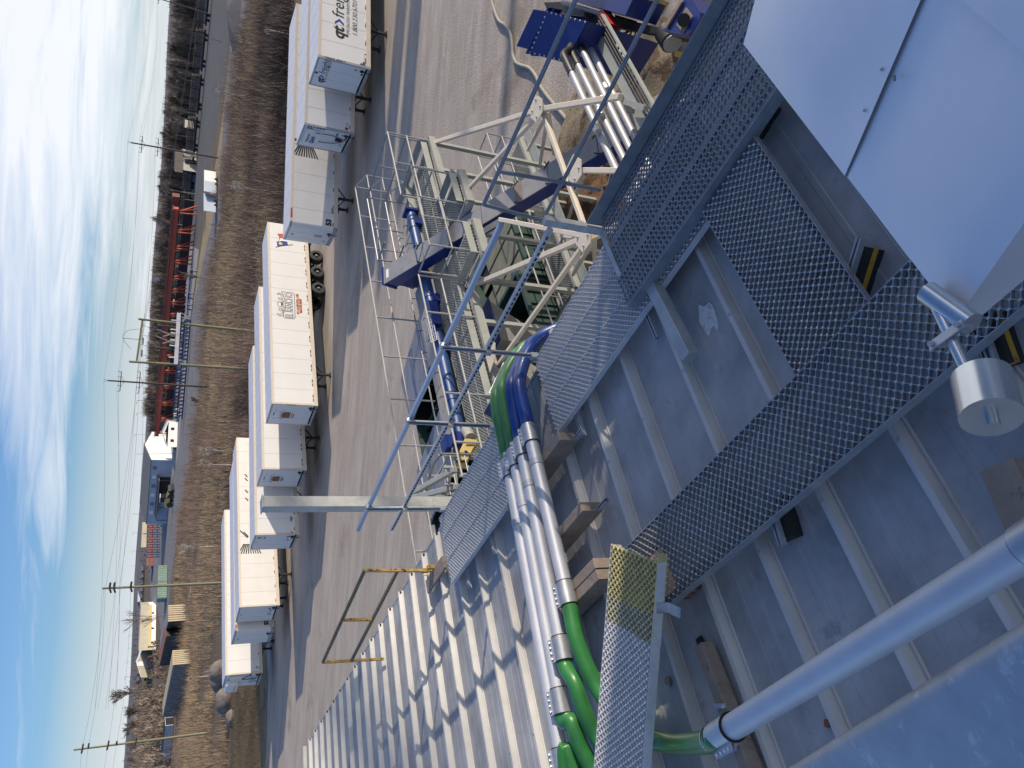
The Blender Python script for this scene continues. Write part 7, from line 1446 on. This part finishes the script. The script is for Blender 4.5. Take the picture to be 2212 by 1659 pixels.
# forest belt as one mass of bare trunks and twigs
MAT['twig'] = pbr('brown twigs', (0.19, 0.145, 0.115), .9, 0, .35, .12); MAT['twigpale'] = pbr('pale twigs', (0.32, 0.265, 0.21), .9, 0, .3, .12); MAT['twigdark'] = pbr('dark twigs', (0.095, 0.078, 0.066), .9, 0, .3, .12)
def twigmass(name, spots, mats, seed, per=70, wd=.09, label=None):
    R_ = np.random.default_rng(seed); V = []; Fs = []; mi = []; nv = 0
    for (x, y, h, k) in spots:
        n = per; tz = h * (.10 + .75 * R_.random(n) ** .8); az = R_.uniform(0, 2 * np.pi, n); out = h * R_.uniform(.05, .26, n) * (1.1 - tz / h * .6); ln_ = h * R_.uniform(.12, .36, n)
        b0 = np.stack([x + np.cos(az) * out * .25, y + np.sin(az) * out * .25, tz], 1); e0 = b0 + np.stack([np.cos(az) * out, np.sin(az) * out, np.minimum(ln_, h * 1.06 - tz)], 1)
        w_ = wd * R_.uniform(.5, 1.4, n); sd = np.stack([np.sin(az + 1.3), -np.cos(az + 1.3), np.zeros(n)], 1) * w_[:, None]
        P = np.stack([b0 - sd, b0 + sd, e0], 1).reshape(-1, 3); V.append(P); Fs += [(nv + 3 * i, nv + 3 * i + 1, nv + 3 * i + 2) for i in range(n)]; nv += 3 * n; mi += [k] * n
        tw = h * .012 + .03; V.append(np.array([[x - tw, y, 0], [x + tw, y, 0], [x, y, h]])); Fs.append((nv, nv + 1, nv + 2)); nv += 3; mi.append(k)
        V.append(np.array([[x, y - tw, 0], [x, y + tw, 0], [x, y, h]])); Fs.append((nv, nv + 1, nv + 2)); nv += 3; mi.append(k)
    m = MB(); m.v = V; m.f = Fs; m.n = nv; o = m.build(name, None, None)
    for q in mats: o.data.materials.append(q)
    o.data.polygons.foreach_set('material_index', mi); o['kind'] = 'stuff'; 
    if label: o['label'] = label
    return o
R_ = random.Random(5); spots = []
for i in range(900):
    y = R_.uniform(-60, 985); px = 447 - (y + 40) * .088; B = at(px, y); dd_ = unit(xy(B)) * R_.uniform(2, 75) ** 1.0; hmax = max(ztop(B, 383 - .072 * y - 4, y), 6); spots.append((B[0] + dd_[0], B[1] + dd_[1], hmax * R_.uniform(.75, 1.2) * (1.0 if y < 900 else .75), R_.choice([0, 0, 0, 1, 2, 2])))
twigmass('forest', spots, [MAT['twig'], MAT['twigpale'], MAT['twigdark']], 3, 140, .13, 'brown leafless forest belt behind the railway')
spots = []
for i in range(420):
    y = R_.uniform(1380, 1700); px = R_.uniform(300, 372); B = at(px, y); spots.append((B[0], B[1], R_.uniform(2.5, 6.5) * (1.2 if y > 1480 else .6), R_.choice([0, 0, 1])))
for i in range(500):
    y = R_.uniform(-80, 1700); px = 381 - .0715 * y + R_.uniform(5, 26); B = at(px, y); spots.append((B[0], B[1], R_.uniform(4, 9), R_.choice([0, 0, 2])))
twigmass('woodland', spots, [MAT['twig'], MAT['twigpale'], MAT['twigdark']], 4, 40, .16, 'scattered leafless scrub around the scrap yard and far land')
# ------------------------------------------------------------------ brush and reeds between the yard and the road
MAT['reed'] = pbr('dry reed', (0.32, 0.24, 0.15), .85, 0, .3, .2); MAT['thicket'] = pbr('brown thicket', (0.235, 0.17, 0.132), .9, 0, .3, .2); MAT['thicketdark'] = pbr('dark thicket', (0.10, 0.076, 0.062), .9, 0, .3, .2); MAT['olive'] = pbr('olive weeds', (0.13, 0.12, 0.05), .9, 0, .3, .2); MAT['fluff'] = pbr('reed heads', (0.45, 0.38, 0.28), .9, 0, .3, .2)
def brush():
    R_ = np.random.default_rng(11); V = []; Fs = []; mi = []; nv = 0; N_ = 60000
    py = R_.uniform(-60, 1720, N_); lo = np.interp(py, [-60, 0, 200, 420, 560, 690, 860, 1000, 1106, 1250, 1450, 1720], [556, 540, 508, 490, 462, 443, 430, 416, 392, 378, 385, 392]); hi = np.interp(py, [-60, 300, 480, 700, 1000, 1100, 1300, 1480, 1500, 1720], [640, 625, 610, 585, 560, 545, 515, 500, 498, 492])
    # uniform over the ground rather than over the picture
    t_ = R_.random(N_); hz_ = 381 - .0715 * py; a_, b_ = 1 / (hi - hz_), 1 / (lo - hz_); px = hz_ + 1 / (a_ + (b_ - a_) * t_ ** .9)
    c1 = lambda x, y, s: np.sin(x * s) + np.sin(y * s * 1.3 + 1) + np.sin((x + y) * s * .7 + 2)
    for i in range(N_):
        B = at(px[i], py[i]); x, y = B[0], B[1]; g = c1(x, y, .16) * 1.1 + c1(y, x, .055) * 1.1 + c1(x, y, .5) * .5 + R_.normal(0, .35); f_ = t_[i]
        if f_ < .30 and py[i] < 900: k = 2 if g < -.4 else (1 if g < 1.5 else 0)
        else: k = 0 if g > .6 else (1 if g > -1.8 else (3 if R_.random() < .35 else 2))
        if py[i] > 1180 and k in (1, 2) and R_.random() < .65: k = 0
        shrub = k in (1, 2) and R_.random() < .5
        h = {0: 1.9, 1: 2.7, 2: 2.2, 3: 1.2}[k] * R_.uniform(.45, 1.25) * (1.35 if shrub else 1.0)
        if g + R_.normal(0, .3) < -2.1 or abs(math.sin(.05 * x + .16 * y + .6 * math.sin(x * .09))) < .06: continue
        h *= .75 + .3 * max(-1, min(1.2, c1(y, x, .3) * .6))
        for j in range(2 if k == 0 else (6 if shrub else 2)):
            az = R_.uniform(0, 6.28); ox, oy = R_.normal(0, .16 if shrub else .25, 2); z0 = h * R_.uniform(.05, .55) if (shrub and j > 1) else 0.0; ln_ = h * R_.uniform(.6, 1.0); w_ = (.018 if k == 1 else .03) * R_.uniform(.7, 1.6); lx, ly = R_.normal(0, .20 if shrub else .09, 2) * h
            V.append(((x + ox - w_ * math.cos(az), y + oy - w_ * math.sin(az), z0), (x + ox + w_ * math.cos(az), y + oy + w_ * math.sin(az), z0), (x + ox + lx, y + oy + ly, max(ln_, z0 + .2)))); Fs.append((nv, nv + 1, nv + 2)); nv += 3; mi.append(k)
        if k == 0 and R_.random() < .10: 
            V.append(((x - .06, y, h * .8), (x + .06, y, h * .8), (x + .05, y + .03, h * 1.15))); Fs.append((nv, nv + 1, nv + 2)); nv += 3; mi.append(4)
    m = MB(); m.v = [np.array(V).reshape(-1, 3)]; m.f = Fs; m.n = nv; o = m.build('brush', None, None)
    for q in ('reed', 'thicket', 'thicketdark', 'olive', 'fluff'): o.data.materials.append(MAT[q])
    o.data.polygons.foreach_set('material_index', mi); o['kind'] = 'stuff'; o['label'] = 'dry reeds and brown thicket between the yard and the gravel road'
brush()
def tufts():
    R_ = np.random.default_rng(12); V = []; Fs = []; nv = 0
    for i in range(9000):
        py = R_.uniform(1478, 1720); px = R_.uniform(500, 562) ; B = at(px, py); 
        for j in range(2): ox, oy = R_.normal(0, .1, 2); w_ = .02 * R_.uniform(.6, 1.5); h = R_.uniform(.12, .5); V += [(B[0] + ox - w_, B[1] + oy, 0), (B[0] + ox + w_, B[1] + oy, 0), (B[0] + ox + R_.normal(0, .1), B[1] + oy + R_.normal(0, .1), h)]; Fs.append((nv, nv + 1, nv + 2)); nv += 3
    m = MB(); m.v = [np.array(V)]; m.f = Fs; m.n = nv; o = m.build('rough_grass', MAT['reed'], None); o['kind'] = 'stuff'; o['label'] = 'sparse dry grass on the bank left of the boulders'
tufts()
o = wires.build('power_lines', MAT['wire'], None); tag(o, 'thin sagging power lines strung between the poles across the sky', 'power lines')
# junk heaps between reeds
m = MB(); B = at(413, 1290); m.obox(B + UZ * .3, RD * 2.2, RN * .9, UZ * .05); m.obox(B + UZ * .2 + RD * 3, RD * 1.8, RN * .1, UZ * .1); o = m.build('metal_debris', MAT['galvdull'], None, loc=B); tag(o, 'bent grey metal sheet and post lying in the reeds', 'debris')
